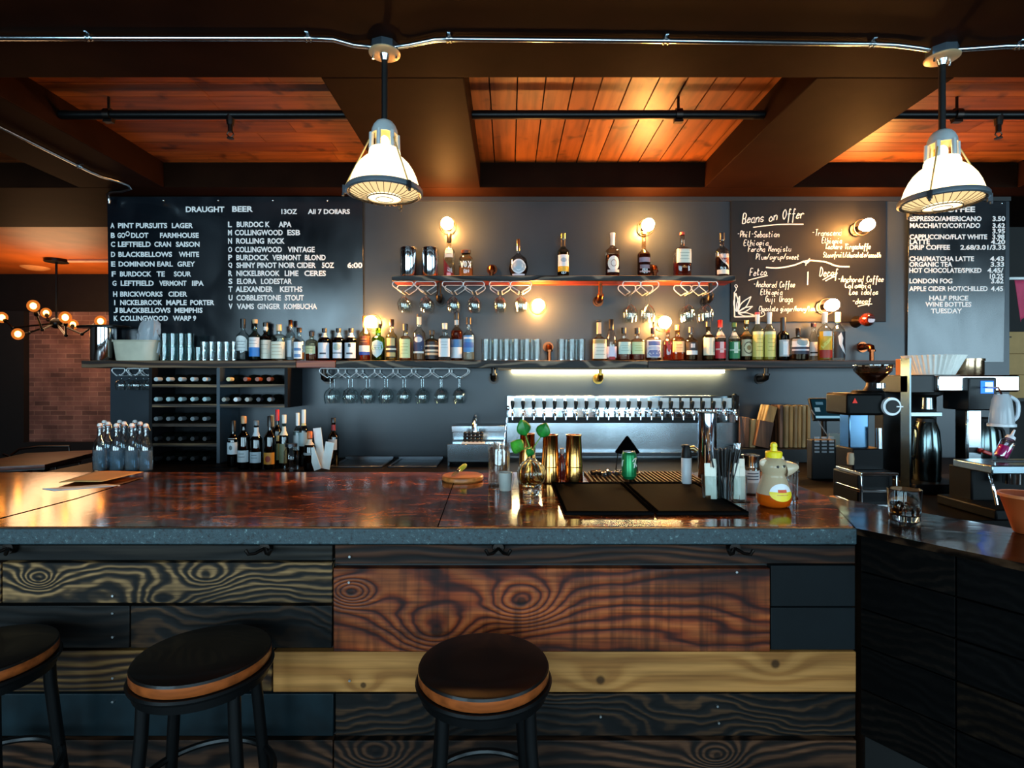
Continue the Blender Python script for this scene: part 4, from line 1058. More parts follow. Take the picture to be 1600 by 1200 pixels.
# ================================================================== BOTTLES
def C(c): return plain(c, 0.5, var=0.04)
def bottle(x, ytop, w, label, kind='std', gl='#f2f6f4', liq=None, lev=0.5, lab=(), cap='#111214', cap_h=0.14, neck=None, d=4.30, zb=None, name='liquor_bottle', cat='bottle', group=None, sq=None, ybase=None, rz=0.0):
    zb = SHELF_LO if zb is None else zb
    X = PX(x, d); H = PZ(ytop, d) - zb
    Rr = w / F * d / 2
    t = thing(name, label, cat, (X, d, zb), rz, group)
    rn = neck if neck is not None else max(0.011, min(0.016, Rr * 0.36))
    k = {'std': (0.58, 0.72), 'tall': (0.62, 0.76), 'squat': (0.62, 0.74), 'flask': (0.58, 0.68), 'wine': (0.60, 0.74), 'taper': (0.34, 0.78), 'round': (0.45, 0.66), 'jar': (0.66, 0.80), 'longneck': (0.50, 0.62), 'champ': (0.45, 0.80)}[kind]
    bf, sf = k
    prof = [(0, 0.004), (Rr * 0.86, 0.0), (Rr, 0.012)]
    if kind == 'round':
        prof = [(0, 0.004), (Rr * 0.62, 0.0), (Rr * 0.72, 0.01)] + [(Rr * (0.72 + 0.28 * math.sin(math.pi * u)), H * bf * (0.1 + 0.9 * u)) for u in (0.15, 0.3, 0.45, 0.6, 0.75)] + [(Rr * 0.86, H * bf)]
    elif kind in ('taper', 'champ'):
        prof += [(Rr, H * bf)]
    else:
        prof += [(Rr, H * bf * 0.5), (Rr, H * bf)]
    n0 = 5
    rb = prof[-1][0]
    for i in range(1, n0 + 1):
        u = i / n0
        if kind in ('taper', 'champ'): s_ = 1 - u ** 1.3
        elif kind in ('flask', 'squat', 'jar'): s_ = math.cos(u * math.pi / 2) ** 0.7
        else: s_ = 0.5 + 0.5 * math.cos(u * math.pi)
        prof.append((rn + (rb - rn) * max(0.0, s_), H * (bf + (sf - bf) * u)))
    prof += [(rn, H * 0.95), (rn * 1.12, H * 0.955), (rn * 1.12, H * 0.985), (rn * 0.8, H * 0.985)]
    n = 24
    def rad(z):
        for (r0, z0), (r1, z1) in zip(prof, prof[1:]):
            if z0 <= z <= z1 and z1 > z0: return r0 + (r1 - r0) * (z - z0) / (z1 - z0)
        return rn
    def secr(a):
        return sq(a) if sq else 1.0
    m = MB(glass(gl, 0.07)); m.lathe(prof, n=n if not sq else 32, sec=sq); m.build('glass_body', t, ang=60)
    if liq:
        lp = [(0, 0.008)] + [(max(0.004, r - 0.0025), max(z, 0.009)) for r, z in prof[1:] if z < H * lev] + [(max(0.004, rad(H * lev) - 0.0025), H * lev), (0, H * lev)]
        MB(liquid(liq)).lathe(lp, n=n if not sq else 32, sec=sq).build('liquid', t, ang=60)
    # labels, wrapped on the glass
    lift = 0.0012
    def on(a_deg, z, e=0.0):
        a = math.radians(-90 + a_deg)
        r = rad(z) * secr(a) + lift + e
        return Vector((r * math.cos(a), r * math.sin(a), z))
    necks = [it for it in lab if it[0] == 'r' and it[1] >= 0.56]
    lab = [it for it in lab if it not in necks]
    if lab:
        m = MB()
        for q, it in enumerate(lab):
            e = q * 0.0005
            if it[0] == 'r':
                _, z0, z1, ha, col = it[:5]
                m.use(C(col)); na, nz = 10, 3
                vs = [on(-ha + 2 * ha * i / na, H * (z0 + (z1 - z0) * j / nz), e) for j in range(nz + 1) for i in range(na + 1)]
                fs = [(j * (na + 1) + i, j * (na + 1) + i + 1, (j + 1) * (na + 1) + i + 1, (j + 1) * (na + 1) + i) for j in range(nz) for i in range(na)]
                m.add(vs, fs)
            elif it[0] == 'o':
                _, zc, hz, ha, col = it[:5]
                m.use(C(col)); k_ = 20
                vs = [on(0, H * zc, e)] + [on(ha * f * math.cos(2 * math.pi * i / k_), H * (zc + hz * f * math.sin(2 * math.pi * i / k_)), e) for f in (0.5, 1.0) for i in range(k_)]
                fs = [(0, 1 + i, 1 + (i + 1) % k_) for i in range(k_)] + [(1 + i, 1 + k_ + i, 1 + k_ + (i + 1) % k_, 1 + (i + 1) % k_) for i in range(k_)]
                m.add(vs, fs)
            elif it[0] == 'p':
                _, pts, col = it
                m.use(C(col)); ca = sum(p[0] for p in pts) / len(pts); cz_ = sum(p[1] for p in pts) / len(pts)
                k_ = 0; ring = []
                for (a0, z0), (a1, z1) in zip(pts, pts[1:] + pts[:1]):
                    for u in range(4): ring.append((a0 + (a1 - a0) * u / 4, z0 + (z1 - z0) * u / 4))
                k_ = len(ring)
                vs = [on(ca, H * cz_, e)] + [on(ca + (a - ca) * f, H * (cz_ + (z - cz_) * f), e) for f in (0.5, 1.0) for a, z in ring]
                fs = [(0, 1 + i, 1 + (i + 1) % k_) for i in range(k_)] + [(1 + i, 1 + k_ + i, 1 + k_ + (i + 1) % k_, 1 + (i + 1) % k_) for i in range(k_)]
                m.add(vs, fs)
        m.build('label', t) if m.f else None
    if necks:
        lab = necks
        m = MB()
        for q, it in enumerate(lab):
            _, z0, z1, ha, col = it[:5]
            m.use(C(col)); na, nz = 10, 2
            vs = [on(-ha + 2 * ha * i / na, H * (z0 + (z1 - z0) * j / nz), q * 0.0005) for j in range(nz + 1) for i in range(na + 1)]
            m.add(vs, [(j * (na + 1) + i, j * (na + 1) + i + 1, (j + 1) * (na + 1) + i + 1, (j + 1) * (na + 1) + i) for j in range(nz) for i in range(na)])
        m.build('neck_label', t)
    if cap:
        m = MB(plain(cap, 0.35, var=0.05) if not cap.startswith('=') else metal(cap[1:], 0.25))
        z0 = H * (1 - cap_h)
        m.lathe([(rn * 1.02, z0), (rn * 1.22, z0), (rn * 1.25, H - 0.003), (rn * 1.1, H), (0, H)], n=18); m.build('cap', t)
    return t
def lines(z0, z1, ha, col, n=3, inset=0.72):
    """rows of tiny illegible print"""
    out = []
    for i in range(n):
        zc = z0 + (z1 - z0) * (i + 0.7) / (n + 0.4)
        out.append(('r', zc - 0.006, zc + 0.006, ha * (inset - 0.15 * (i % 2)), col))
    return out
B = bottle
# ---- long shelf, from the beer board side to the coffee side
B(379.7, 498, 19, 'clear bottle with silver-white arched label, beside the stacked short glasses', 'std', '#e6ecec', '#3a3d3d', 0.22, [('r', 0.24, 0.5, 62, '#d8dcda'), ('o', 0.46, 0.13, 60, '#e6e9e6')] + lines(0.27, 0.5, 60, '#7e8686'), '#0c0c0d', 0.22)
B(398.5, 499, 17, 'bottle with white label over a bright blue band', 'std', '#8aa79c', '#2b2620', 0.3, [('r', 0.32, 0.56, 70, '#e3e6e6'), ('r', 0.10, 0.32, 70, '#2f7fd0')] + lines(0.36, 0.54, 60, '#8a8f92', 2), '#c9b48a', 0.10, d=4.27)
B(415, 504, 19, 'bottle with plain cream label and black neck with white collar', 'std', '#55584e', '#8a5a1a', 0.4, [('r', 0.06, 0.54, 72, '#e8e2cf'), ('r', 0.80, 0.9, 120, '#e8e6e0')] + lines(0.12, 0.5, 60, '#b9b09a', 3), '#1b1712', 0.11, d=4.345)
B(436, 507, 21, 'squat square bottle with cream label and pale cork', 'squat', '#e4e6df', '#b08a5a', 0.3, [('r', 0.06, 0.52, 70, '#ece6cf')] + lines(0.1, 0.5, 60, '#b89a6a', 4), '#d8b98c', 0.18, sq=SOFT)
B(454, 500, 14, 'tall slim clear bottle with copper cap beside the squat cream-labelled one', 'tall', '#e8eff0', '#c8d4d8', 0.55, [('r', 0.1, 0.5, 30, '#cdd7dc')], '=8a5a3a', 0.16, d=4.35)
B(467.5, 512, 17, 'rounded clear bottle with narrow white and blue label', 'std', '#eaf0f0', '#c98a4a', 0.25, [('r', 0.06, 0.56, 48, '#e8ecf0'), ('r', 0.3, 0.38, 40, '#5b87b8'), ('r', 0.1, 0.2, 36, '#6d94c0')], '#2a1d10', 0.14, d=4.26)
B(487, 518, 19, 'short amber bottle with small pale green label', 'squat', '#e8dcc4', '#8a3510', 0.5, [('r', 0.24, 0.5, 52, '#c9cfa0')] + lines(0.26, 0.48, 46, '#7a7f4a', 2), '#1c1510', 0.16)
for x, lb, ex in ((507, 'dark round-shouldered bottle with tall white label, first of the three black ones', [('r', 0.2, 0.25, 30, '#3a4450')]), (529, 'dark round-shouldered bottle with greenish label and striped neck, middle of the three black ones', [('o', 0.42, 0.10, 36, '#9fb8b0'), ('r', 0.22, 0.25, 44, '#2c3238')]), (548.5, 'dark round-shouldered bottle with tall white label, beside the green bottle', [('r', 0.2, 0.25, 30, '#3a4450'), ('r', 0.42, 0.52, 12, '#33424e')])):
    B(x, 513, 19, lb, 'squat', '#3a3c40', '#0b0b0c', 0.6, [('r', 0.08, 0.55, 62 if x != 529 else 46, '#d8e2ea')] + ex + [('r', 0.72, 0.86, 80, '#b9bec4')], '#121316', 0.12)
B(570, 494, 17, 'tall amber bottle with brown label over white and blue bands', 'std', '#f0d9a8', '#a8380c', 0.24, [('r', 0.34, 0.55, 70, '#5c3016'), ('r', 0.20, 0.34, 70, '#efe6dc'), ('r', 0.13, 0.20, 70, '#2d4fa8')] + lines(0.38, 0.52, 55, '#b98a4a', 2), '#6b3a1a', 0.14)
B(591, 506, 20, 'green bottle with pale blue shield label', 'flask', '#8fc23c', '#0c2610', 0.34, [('p', [(-62, 0.34), (-50, 0.50), (0, 0.56), (50, 0.50), (62, 0.34), (40, 0.18), (0, 0.08), (-40, 0.18)], '#b6d6dc')] + lines(0.25, 0.45, 50, '#7fa6b0', 3), '#16201a', 0.12, neck=0.02)
B(612, 499, 17, 'tall bottle with gold and black label', 'std', '#f2e4c0', '#b8862a', 0.4, [('r', 0.08, 0.55, 66, '#2a2218'), ('r', 0.36, 0.54, 44, '#d8b878'), ('r', 0.26, 0.30, 64, '#e8e0cc'), ('r', 0.10, 0.2, 50, '#cfae6a')], '#3a2216', 0.16)
B(633.5, 506, 18, 'square-shouldered bottle with pale yellow label and black cap', 'flask', '#f2ecd0', '#c9561a', 0.5, [('r', 0.08, 0.58, 56, '#e0e2a4')] + lines(0.14, 0.52, 48, '#a8a860', 4), '#14110f', 0.18, sq=SOFT)
B(655, 491, 19, 'tall clear bottle with navy oval label and cream neck', 'std', '#f0eee6', '#b0805a', 0.2, [('o', 0.36, 0.2, 56, '#20305a'), ('o', 0.45, 0.06, 36, '#c8ccd6'), ('r', 0.16, 0.2, 54, '#e6e2da'), ('r', 0.78, 0.94, 130, '#e6dcc0')], '#1b1a1c', 0.05)
B(675, 516, 21, 'short bottle with black label and cream stripes', 'squat', '#d8c9a8', '#3a1c0a', 0.6, [('r', 0.06, 0.62, 74, '#17161a'), ('r', 0.46, 0.51, 74, '#e0d6c0'), ('r', 0.30, 0.36, 74, '#e8dcc4'), ('r', 0.18, 0.26, 74, '#d8b48a')], '#1a1614', 0.15)
B(695, 505, 18, 'square clear bottle with frosted pale label', 'flask', '#eff1ee', None, 0.3, [('r', 0.10, 0.58, 50, '#dfe4e4')] + lines(0.3, 0.54, 44, '#a8b2b6', 3), '#e2ddd2', 0.16, sq=SQ, d=4.26)
B(713.5, 488, 18, 'tall red-brown bottle with blue and white label and black cap', 'std', '#f0dcc8', '#6a1c0c', 0.62, [('r', 0.28, 0.44, 70, '#3f78b0'), ('r', 0.06, 0.28, 66, '#e2e6ea'), ('r', 0.74, 0.84, 120, '#d8d4cc')], '#141316', 0.16, d=4.33)
B(732.5, 496, 18, 'clear bottle with bright blue label beside the row of tumblers', 'std', '#ecf2f2', '#d8c8b0', 0.2, [('r', 0.20, 0.58, 60, '#3f86c4'), ('r', 0.30, 0.42, 58, '#2a62b0'), ('r', 0.5, 0.54, 52, '#dce8ee')], '#15161a', 0.16)
B(936, 500, 22, 'square bottle with large cream label and long tan neck', 'longneck', '#eadcc0', '#c89a5a', 0.2, [('r', 0.05, 0.52, 56, '#e6e0cc')] + lines(0.1, 0.46, 48, '#9a957e', 4) + [('r', 0.66, 0.94, 120, '#d8b48a')], '#15110e', 0.04, sq=SQ)
B(955, 499, 17, 'tapering clear bottle with black neck foil and pink-white label', 'champ', '#f4ece6', '#d8a890', 0.3, [('r', 0.08, 0.34, 60, '#e8dcea'), ('r', 0.03, 0.1, 30, '#b01c20')], '#121214', 0.26)
B(974.5, 512, 20, 'square bottle with pale blue-green label and red spirit', 'flask', '#f0e2d0', '#7a1a08', 0.3, [('r', 0.20, 0.56, 50, '#bcd6c8')] + lines(0.26, 0.5, 44, '#7fa08e', 3), '#17120f', 0.18, sq=SQ)
B(995.5, 512, 20, 'square bottle with yellow-green label and red spirit', 'flask', '#f0e2d0', '#8a2208', 0.3, [('r', 0.20, 0.56, 50, '#c8d8a0')] + lines(0.26, 0.5, 44, '#92a860', 3), '#17120f', 0.18, sq=SQ)
B(1020.5, 512, 24, 'wide bottle with ornate blue and white label', 'squat', '#f0ece4', '#5a2a1a', 0.2, [('r', 0.10, 0.62, 66, '#e6e8ee'), ('r', 0.46, 0.58, 48, '#5b6ea8'), ('p', [(-40, 0.32), (40, 0.32), (52, 0.22), (30, 0.12), (-30, 0.12), (-52, 0.22)], '#6674a8'), ('o', 0.38, 0.05, 50, '#b9c2d8')], '#2a1418', 0.18)
B(1043.5, 514, 15, 'narrow bottle with red-lettered front', 'std', '#f2d8c4', '#a8401c', 0.5, [('p', [(-40, 0.6), (-20, 0.6), (0, 0.4), (20, 0.6), (40, 0.6), (8, 0.28), (-8, 0.28)], '#c8241a')], '#a03018', 0.10, d=4.25)
B(1058.5, 508, 19, 'square amber bottle with tan label', 'flask', '#f0d2a8', '#b0582a', 0.4, [('r', 0.24, 0.54, 52, '#e2b880')] + lines(0.3, 0.5, 40, '#b08040', 2), '#a86030', 0.14, sq=SQ, d=4.33)
B(1079.5, 511, 20, 'round bottle with black label and white band', 'std', '#ead8bc', '#3a1808', 0.5, [('r', 0.22, 0.54, 64, '#15151a'), ('r', 0.18, 0.30, 56, '#dcdcdc'), ('r', 0.38, 0.5, 18, '#c8c8c8')], '#17140f', 0.17)
B(1106.5, 502, 19, 'round-shouldered brown bottle with tall cream label and dark side marks', 'flask', '#e0c8a0', '#2a0f06', 0.5, [('r', 0.14, 0.58, 64, '#e6e2c6'), ('p', [(34, 0.5), (44, 0.5), (44, 0.22), (34, 0.22)], '#2a2620'), ('r', 0.66, 0.72, 60, '#d8d4c0')], '#17120f', 0.14)
B(1125, 500, 17, 'bottle with red cap and red label', 'std', '#e8d8c8', '#4a0c0a', 0.5, [('r', 0.06, 0.46, 72, '#c8202c'), ('r', 0.2, 0.46, 20, '#e8c0c0'), ('r', 0.26, 0.30, 66, '#e0a8a0'), ('r', 0.56, 0.72, 80, '#d8d4cc')], '#d8241c', 0.18)
B(1147, 504, 17, 'bottle with green cap and green label', 'std', '#d8e0d4', '#0e2416', 0.5, [('r', 0.06, 0.50, 72, '#1c7a4a'), ('r', 0.2, 0.48, 20, '#b8d4c4'), ('r', 0.26, 0.30, 66, '#a8c8b4'), ('r', 0.58, 0.74, 80, '#d8d8cc')], '#4a7a48', 0.12)
B(1166, 500, 19, 'dark bottle with tan label and round emblem, gold neck', 'std', '#d8c4a0', '#241008', 0.5, [('r', 0.12, 0.52, 66, '#c8bc94'), ('o', 0.32, 0.15, 44, '#5a4a2a'), ('o', 0.32, 0.12, 36, '#cdbf90'), ('o', 0.32, 0.06, 18, '#8a6a30'), ('r', 0.6, 0.72, 90, '#c09a58')], '=a08a60', 0.10, d=4.35)
for x, lb, tip in ((1183.5, 'tall bottle with yellow label and pink-tipped white neck', '#c84a5a'), (1202, 'tall bottle with yellow label and all-white neck', '#e4e4e0')):
    B(x, 488, 17, lb, 'tall', '#f4f2dc', '#d8c860', 0.5, [('r', 0.08, 0.58, 72, '#dcd070'), ('r', 0.54, 0.6, 72, '#e8e4b0'), ('r', 0.76, 0.96, 150, '#e6e8e8')] + lines(0.16, 0.5, 50, '#b8a848', 4), tip, 0.05)
B(1223.5, 496, 18, 'dark bottle with tall black neck and silver label', 'std', '#6a6f6c', '#0f1416', 0.58, [('r', 0.10, 0.48, 60, '#a8b4b8'), ('r', 0.14, 0.44, 24, '#dfe6e8')], '#1c0f0c', 0.34)
B(1247, 513, 30, 'wide flat bottle with arched white label and dark blue band', 'squat', '#e8dcc8', '#2a1006', 0.2, [('r', 0.42, 0.66, 60, '#dfe4ea'), ('r', 0.20, 0.42, 66, '#141c34'), ('r', 0.30, 0.35, 60, '#b8c0d0'), ('o', 0.56, 0.11, 34, '#8aa0a4')], '#24120c', 0.2, neck=0.014, d=4.275)
B(1271, 505, 17, 'clear bottle with white label and brown stopper', 'taper', '#f2f0e8', None, 0.4, [('r', 0.14, 0.5, 66, '#eceae2'), ('r', 0.20, 0.24, 60, '#2a2622')], '#3a1c12', 0.10, d=4.365)
B(1288.5, 488, 20, 'tall bottle with zigzag yellow-orange label and white cap', 'tall', '#eef0ea', '#c8a020', 0.5, [('r', 0.22, 0.60, 72, '#e2b020'), ('r', 0.06, 0.22, 72, '#b42c14'), ('p', [(-60, 0.3), (40, 0.52), (60, 0.52), (-40, 0.24)], '#f0dc60'), ('r', 0.5, 0.60, 40, '#d0d8dc')], '#e8e6dc', 0.22, d=4.26)
B(1309.5, 488, 19, 'tall clear bottle with black label and pale figure, last on the long shelf', 'tall', '#eef0ea', None, 0.3, [('r', 0.06, 0.60, 66, '#1a1d24'), ('p', [(-30, 0.5), (-6, 0.58), (14, 0.46), (4, 0.36), (30, 0.22), (44, 0.12), (8, 0.2), (-22, 0.34)], '#cfd6da')], '#d8cba8', 0.2)
# ---- upper shelf
UP = dict(zb=SHELF_HI)
B(702, 365, 17, 'slim clear bottle with diagonal red label and black cap under the wall bulb', 'std', '#f2ead8', None, 0.4, [('p', [(-75, 0.45), (75, 0.04), (-75, 0.03)], '#7a1018'), ('r', 0.44, 0.66, 46, '#e2dccc')] + lines(0.46, 0.64, 40, '#8a7a60', 2) + [('r', 0.03, 0.09, 20, '#e0a0a8')], '#0e0e10', 0.20, **UP)
B(728, 391, 22, 'small wide jar bottle with peach liqueur and white print', 'jar', '#f2e6d2', '#e0a468', 0.35, [('p', [(-46, 0.56), (-36, 0.56), (-28, 0.42), (-20, 0.56), (-10, 0.56), (-24, 0.32), (-32, 0.32)], '#f2efe8'), ('o', 0.44, 0.11, 14, '#f2efe8'), ('o', 0.44, 0.07, 9, '#e8cfa8'), ('p', [(18, 0.56), (28, 0.56), (34, 0.48), (40, 0.56), (50, 0.56), (38, 0.44), (50, 0.32), (40, 0.32), (34, 0.40), (28, 0.32), (18, 0.32), (30, 0.44)], '#f2efe8')], '#4a2a1a', 0.12, neck=0.03, **UP)
B(810, 374, 30, 'round faceted flask with oval silver label and pourer', 'round', '#d8dcdc', '#0f1012', 0.4, [('o', 0.26, 0.19, 44, '#dfe6ea'), ('o', 0.26, 0.15, 34, '#aebcc4'), ('r', 0.02, 0.07, 50, '#c8d2d8')], '=b0a898', 0.30, neck=0.012, sq=superell(2.6), **UP)
B(880, 365, 18, 'bottle with white label over a yellow band and dark neck', 'std', '#c8c8b8', '#2a2010', 0.55, [('r', 0.24, 0.50, 66, '#e2e6ea'), ('r', 0.12, 0.24, 66, '#d8ac2c'), ('o', 0.38, 0.05, 30, '#a0b4c4'), ('r', 0.7, 0.86, 120, '#191614')], '=c8b070', 0.12, **UP)
B(957, 364, 22, 'dark red bottle with round white label and white neck', 'std', '#e8d8c8', '#4a0f0a', 0.5, [('o', 0.30, 0.16, 50, '#ece6de'), ('o', 0.30, 0.08, 24, '#a8968a'), ('o', 0.30, 0.06, 18, '#e8e2da'), ('r', 0.10, 0.16, 50, '#d8cfc8'), ('r', 0.72, 0.96, 140, '#e4d8c8')], '#e8dccc', 0.04, **UP)
B(1006, 362, 20, 'dark red bottle with grey ribbon labels and long clear neck, under a wall bulb', 'longneck', '#ecd8bc', '#48100a', 0.50, [('r', 0.32, 0.42, 56, '#8a8496'), ('r', 0.18, 0.26, 46, '#77707c'), ('r', 0.1, 0.13, 50, '#a89c9c')], '#c89868', 0.06, **UP)
B(1066, 363, 24, 'square bottle with large cream label over red-brown spirit', 'flask', '#f0e6dc', '#6a1c0c', 0.34, [('r', 0.30, 0.60, 52, '#dfe0cc')] + lines(0.34, 0.56, 44, '#9aa690', 3), '#b03a2a', 0.06, sq=SQ, **UP)
B(1128, 364, 20, 'dark bottle with red and white triangle label, last on the upper shelf', 'std', '#e8dcd0', '#24090a', 0.48, [('p', [(-60, 0.5), (70, 0.52), (70, 0.18), (-10, 0.32)], '#c8c0c0'), ('p', [(-30, 0.4), (60, 0.44), (50, 0.26)], '#7a1c20'), ('r', 0.06, 0.16, 64, '#e6e0cc')], '#17151a', 0.16, **UP)
cn = thing('canister', '', 'canister'); us = []
MB(metal('#dfe3e8', 0.08)).lathe([(0, 0.002), (0.064, 0), (0.0665, 0.004), (0.0665, 0.23), (0.062, 0.232), (0.062, 0.02), (0, 0.02)], n=40).build('body', cn)
MB(metal('#c8ccd0', 0.2)).lathe([(0, 0.225), (0.061, 0.225), (0.061, 0.235), (0.056, 0.238), (0, 0.238)], n=40).build('lid', cn)
for x, lab in ((638.5, 'polished steel canister at the end of the upper shelf'), (672.5, 'polished steel canister beside the slim bottle with the diagonal red label')):
    place(cn, us, (PX(x, 4.31), 4.31, SHELF_HI), 0, lab, 'polished steel canisters')

# ---- tumblers and stacked glasses on the long shelf
def tumbler(r, h, taper=0.92, mat=None):
    m = MB(mat or CLEAR)
    m.use(BASEGLASS); m.lathe([(0, 0.0002), (r * taper * 0.97, 0.0002), (r * taper * 1.0, 0.012), (0, 0.013)], n=24); m.use(mat or CLEAR)
    return m.lathe([(0, 0.0), (r * taper, 0.0), (r * taper * 1.02, 0.004), (r, h), (r - 0.0025, h), (r * taper - 0.003, 0.014), (0, 0.012)], n=24)
tb = tumbler(0.034, 0.168).build('tumbler'); tag(tb, '', 'glass'); us = []
fill(tb, us, [(PX(x, 4.27), 4.27, SHELF_LO) for x in (759, 774, 791, 806, 823, 839)] + [(PX(x, 4.345), 4.345, SHELF_LO) for x in (766, 783, 799, 816, 832)], 'clear tumbler in the row under the round wall bulb', 'tumblers under the wall bulb')
fill(tb, us, [(PX(x, 4.27), 4.27, SHELF_LO) for x in (877, 893, 908)] + [(PX(x, 4.345), 4.345, SHELF_LO) for x in (884, 900)], 'clear tumbler in the small group beside the square bottle with the long tan neck', 'tumblers beside the square cream-labelled bottle')
sg = tumbler(0.027, 0.072, 0.8, glass('#f4fafa', 0.16)).build('shot_glass'); tag(sg, '', 'glass'); us = []
for k in range(2):
    fill(sg, us, [(PX(x, y), y, SHELF_LO + k * 0.0735) for x, y in [(319 + i * 11.6, 4.255) for i in range(5)] + [(322 + i * 11.6, 4.33) for i in range(4)]], ('short clear glass in the lower layer beside the first white-labelled bottle', 'short clear glass stacked in the upper layer beside the first white-labelled bottle')[k], ('short glasses, lower layer', 'short glasses, upper layer')[k])
rg = tumbler(0.031, 0.104, 0.86, glass('#c8dcdc', 0.10)).build('rocks_glass'); tag(rg, '', 'glass'); us = []
for k in range(2):
    fill(rg, us, [(PX(x, y), y, SHELF_LO + k * 0.106) for x, y in [(257 + i * 13.2, 4.26) for i in range(5 - k)] + [(264 + i * 13.2, 4.335) for i in range(4 - k)]], ('rocks glass in the lower layer beside the beige tub', 'rocks glass stacked in the upper layer beside the beige tub')[k], ('rocks glasses, lower layer', 'rocks glasses, upper layer')[k])

# ---- canister jar, beige tub, crumpled bag
x, d = 162, 4.29
t = thing('metal_canister', 'large mirror-bright canister at the far end of the long shelf', 'canister', (PX(x, d), d, SHELF_LO))
MB(metal('#e4e6e8', 0.07)).lathe([(0, 0.002), (0.083, 0), (0.086, 0.006), (0.086, 0.255), (0, 0.255)], n=44).build('body', t)
MB(plain('#171412', 0.3, 0.5)).lathe([(0, 0.256), (0.20, 0.256), (0.205, 0.262), (0.20, 0.272), (0.10, 0.280), (0, 0.282)], n=44, M=Matrix.Diagonal((1, 0.46, 1, 1))).build('lid', t)
x, d = 215, 4.27
t = thing('plastic_tub', 'beige lidless tub holding a clear bag on the long shelf', 'tub', (PX(x, d), d, SHELF_LO))
tubm = plain('#c9c4ae', 0.4)
m = MB(tubm); m.lathe([(0, 0.0), (0.145, 0.0), (0.150, 0.006), (0.170, 0.146), (0.166, 0.146), (0.146, 0.01), (0, 0.008)], n=40, sec=lambda a: superell(3.5)(a) * (1.0 if True else 1), M=Matrix.Diagonal((1, 0.42, 1, 1)))
m.build('body', t)
MB(plain('#b5b09a', 0.4)).lathe([(0.166, 0.146), (0.178, 0.146), (0.178, 0.158), (0.166, 0.158)], n=40, sec=superell(3.5), M=Matrix.Diagonal((1, 0.44, 1, 1)), closed=True).build('rim', t)
bag = MB(liquid('#dde6ec', 0.62))
Rb = random.Random(3)
rings = []
for k in range(9):
    u = k / 8
    rings.append((0.10 * (1 - 0.30 * u) * (0.5 if k == 0 else 1), 0.02 + 0.295 * u))
vs = []; n = 26
for k, (r, z) in enumerate(rings):
    for i in range(n):
        a = 2 * math.pi * i / n
        q = r * (1 + Rb.uniform(-0.16, 0.16)) * (0.75 if k == 8 else 1)
        vs.append((q * math.cos(a) * 1.0 + 0.045 * (k / 8), q * math.sin(a) * 0.42, z + Rb.uniform(-0.012, 0.012)))
fs = [(k * n + i, k * n + (i + 1) % n, (k + 1) * n + (i + 1) % n, (k + 1) * n + i) for k in range(8) for i in range(n)]
bag.add(vs, fs)
o = bag.build('plastic_bag', loc=(PX(227, d), d, SHELF_LO), ang=20); tag(o, 'crumpled clear plastic bag sticking out of the beige tub', 'bag')

# ================================================================== BACK COUNTER AND WHAT STANDS ON IT
cdark = plain('#0c0a09', 0.5, var=0.3, spec=0.06)
t = thing('back_counter', 'long dark work counter along the back wall', 'counter', (0, 4.0, 0))
MB(cdark).bx(-3.15, 4.0, -0.42, 0.41, BACK_Z - 0.04, BACK_Z).build('worktop', t, bev=0.004)
MB(plain('#0f0e0d', 0.6)).bx(-3.12, 4.0, -0.36, 0.41, 0, BACK_Z - 0.04).build('cabinet', t)
t = thing('side_counter', 'dark side counter under the coffee machines', 'counter', (2.6, 3.0, 0))
MB(cdark).bx(-1.18, 1.4, -0.55, 0.57, BACK_Z - 0.04, BACK_Z).build('worktop', t, bev=0.004)
MB(plain('#0f0e0d', 0.6)).bx(-1.1, 1.35, -0.5, 0.57, 0, BACK_Z - 0.04).build('cabinet', t)

# ---- sinks let into the counter
for x0, x1, lab in ((528, 607, 'steel sink basin beside the dark bottle with the red neck'), (615, 688, 'steel sink basin beside the hand sink')):
    d = 4.1; a, b = PX(x0, d), PX(x1, d)
    t = thing('sink_basin', lab, 'sink', ((a + b) / 2, d, BACK_Z), 0, 'steel sink basins')
    hw = (b - a) / 2
    m = MB(DSTEEL)
    m.bx(-hw, hw, -0.2, -0.18, 0.0, 0.012); m.bx(-hw, hw, 0.18, 0.2, 0.0, 0.03); m.bx(-hw, -hw + 0.02, -0.18, 0.18, 0.0, 0.012); m.bx(hw - 0.02, hw, -0.18, 0.18, 0.0, 0.012)
    m.build('rim', t, bev=0.004)
    MB(plain('#0c0d0e', 0.3, 0.6)).bx(-hw + 0.02, hw - 0.02, -0.18, 0.18, 0.0005, 0.003).build('basin', t)
# ---- hand sink with faucet
d = 4.15; xa, xb = PX(703, d), PX(790, d); xm = (xa + xb) / 2
t = thing('hand_sink', 'small stainless hand sink with splash back between wall and straw jar', 'sink', (xm, d, BACK_Z))
z1 = PZ(667, d) - BACK_Z
m = MB(metal('#c2cdd4', 0.16)); m.bx(xa - xm, xb - xm, 0.18, 0.20, 0, z1); m.bx(xa - xm, xb - xm, 0.10, 0.18, z1 - 0.05, z1)
m.build('splash_back', t, bev=0.004)
m = MB(metal('#9fb0ba', 0.2)); m.bx(xa - xm, xb - xm, -0.18, 0.10, 0.12, 0.145); m.bx(xa - xm, xb - xm, -0.19, -0.17, 0.03, 0.16); m.bx(xa - xm, xa - xm + 0.02, -0.18, 0.10, 0.0, 0.12); m.bx(xb - xm - 0.02, xb - xm, -0.18, 0.1, 0.0, 0.12)
m.build('basin', t, bev=0.004)
m = MB(CHROME)
fx0 = PX(741, d) - xm
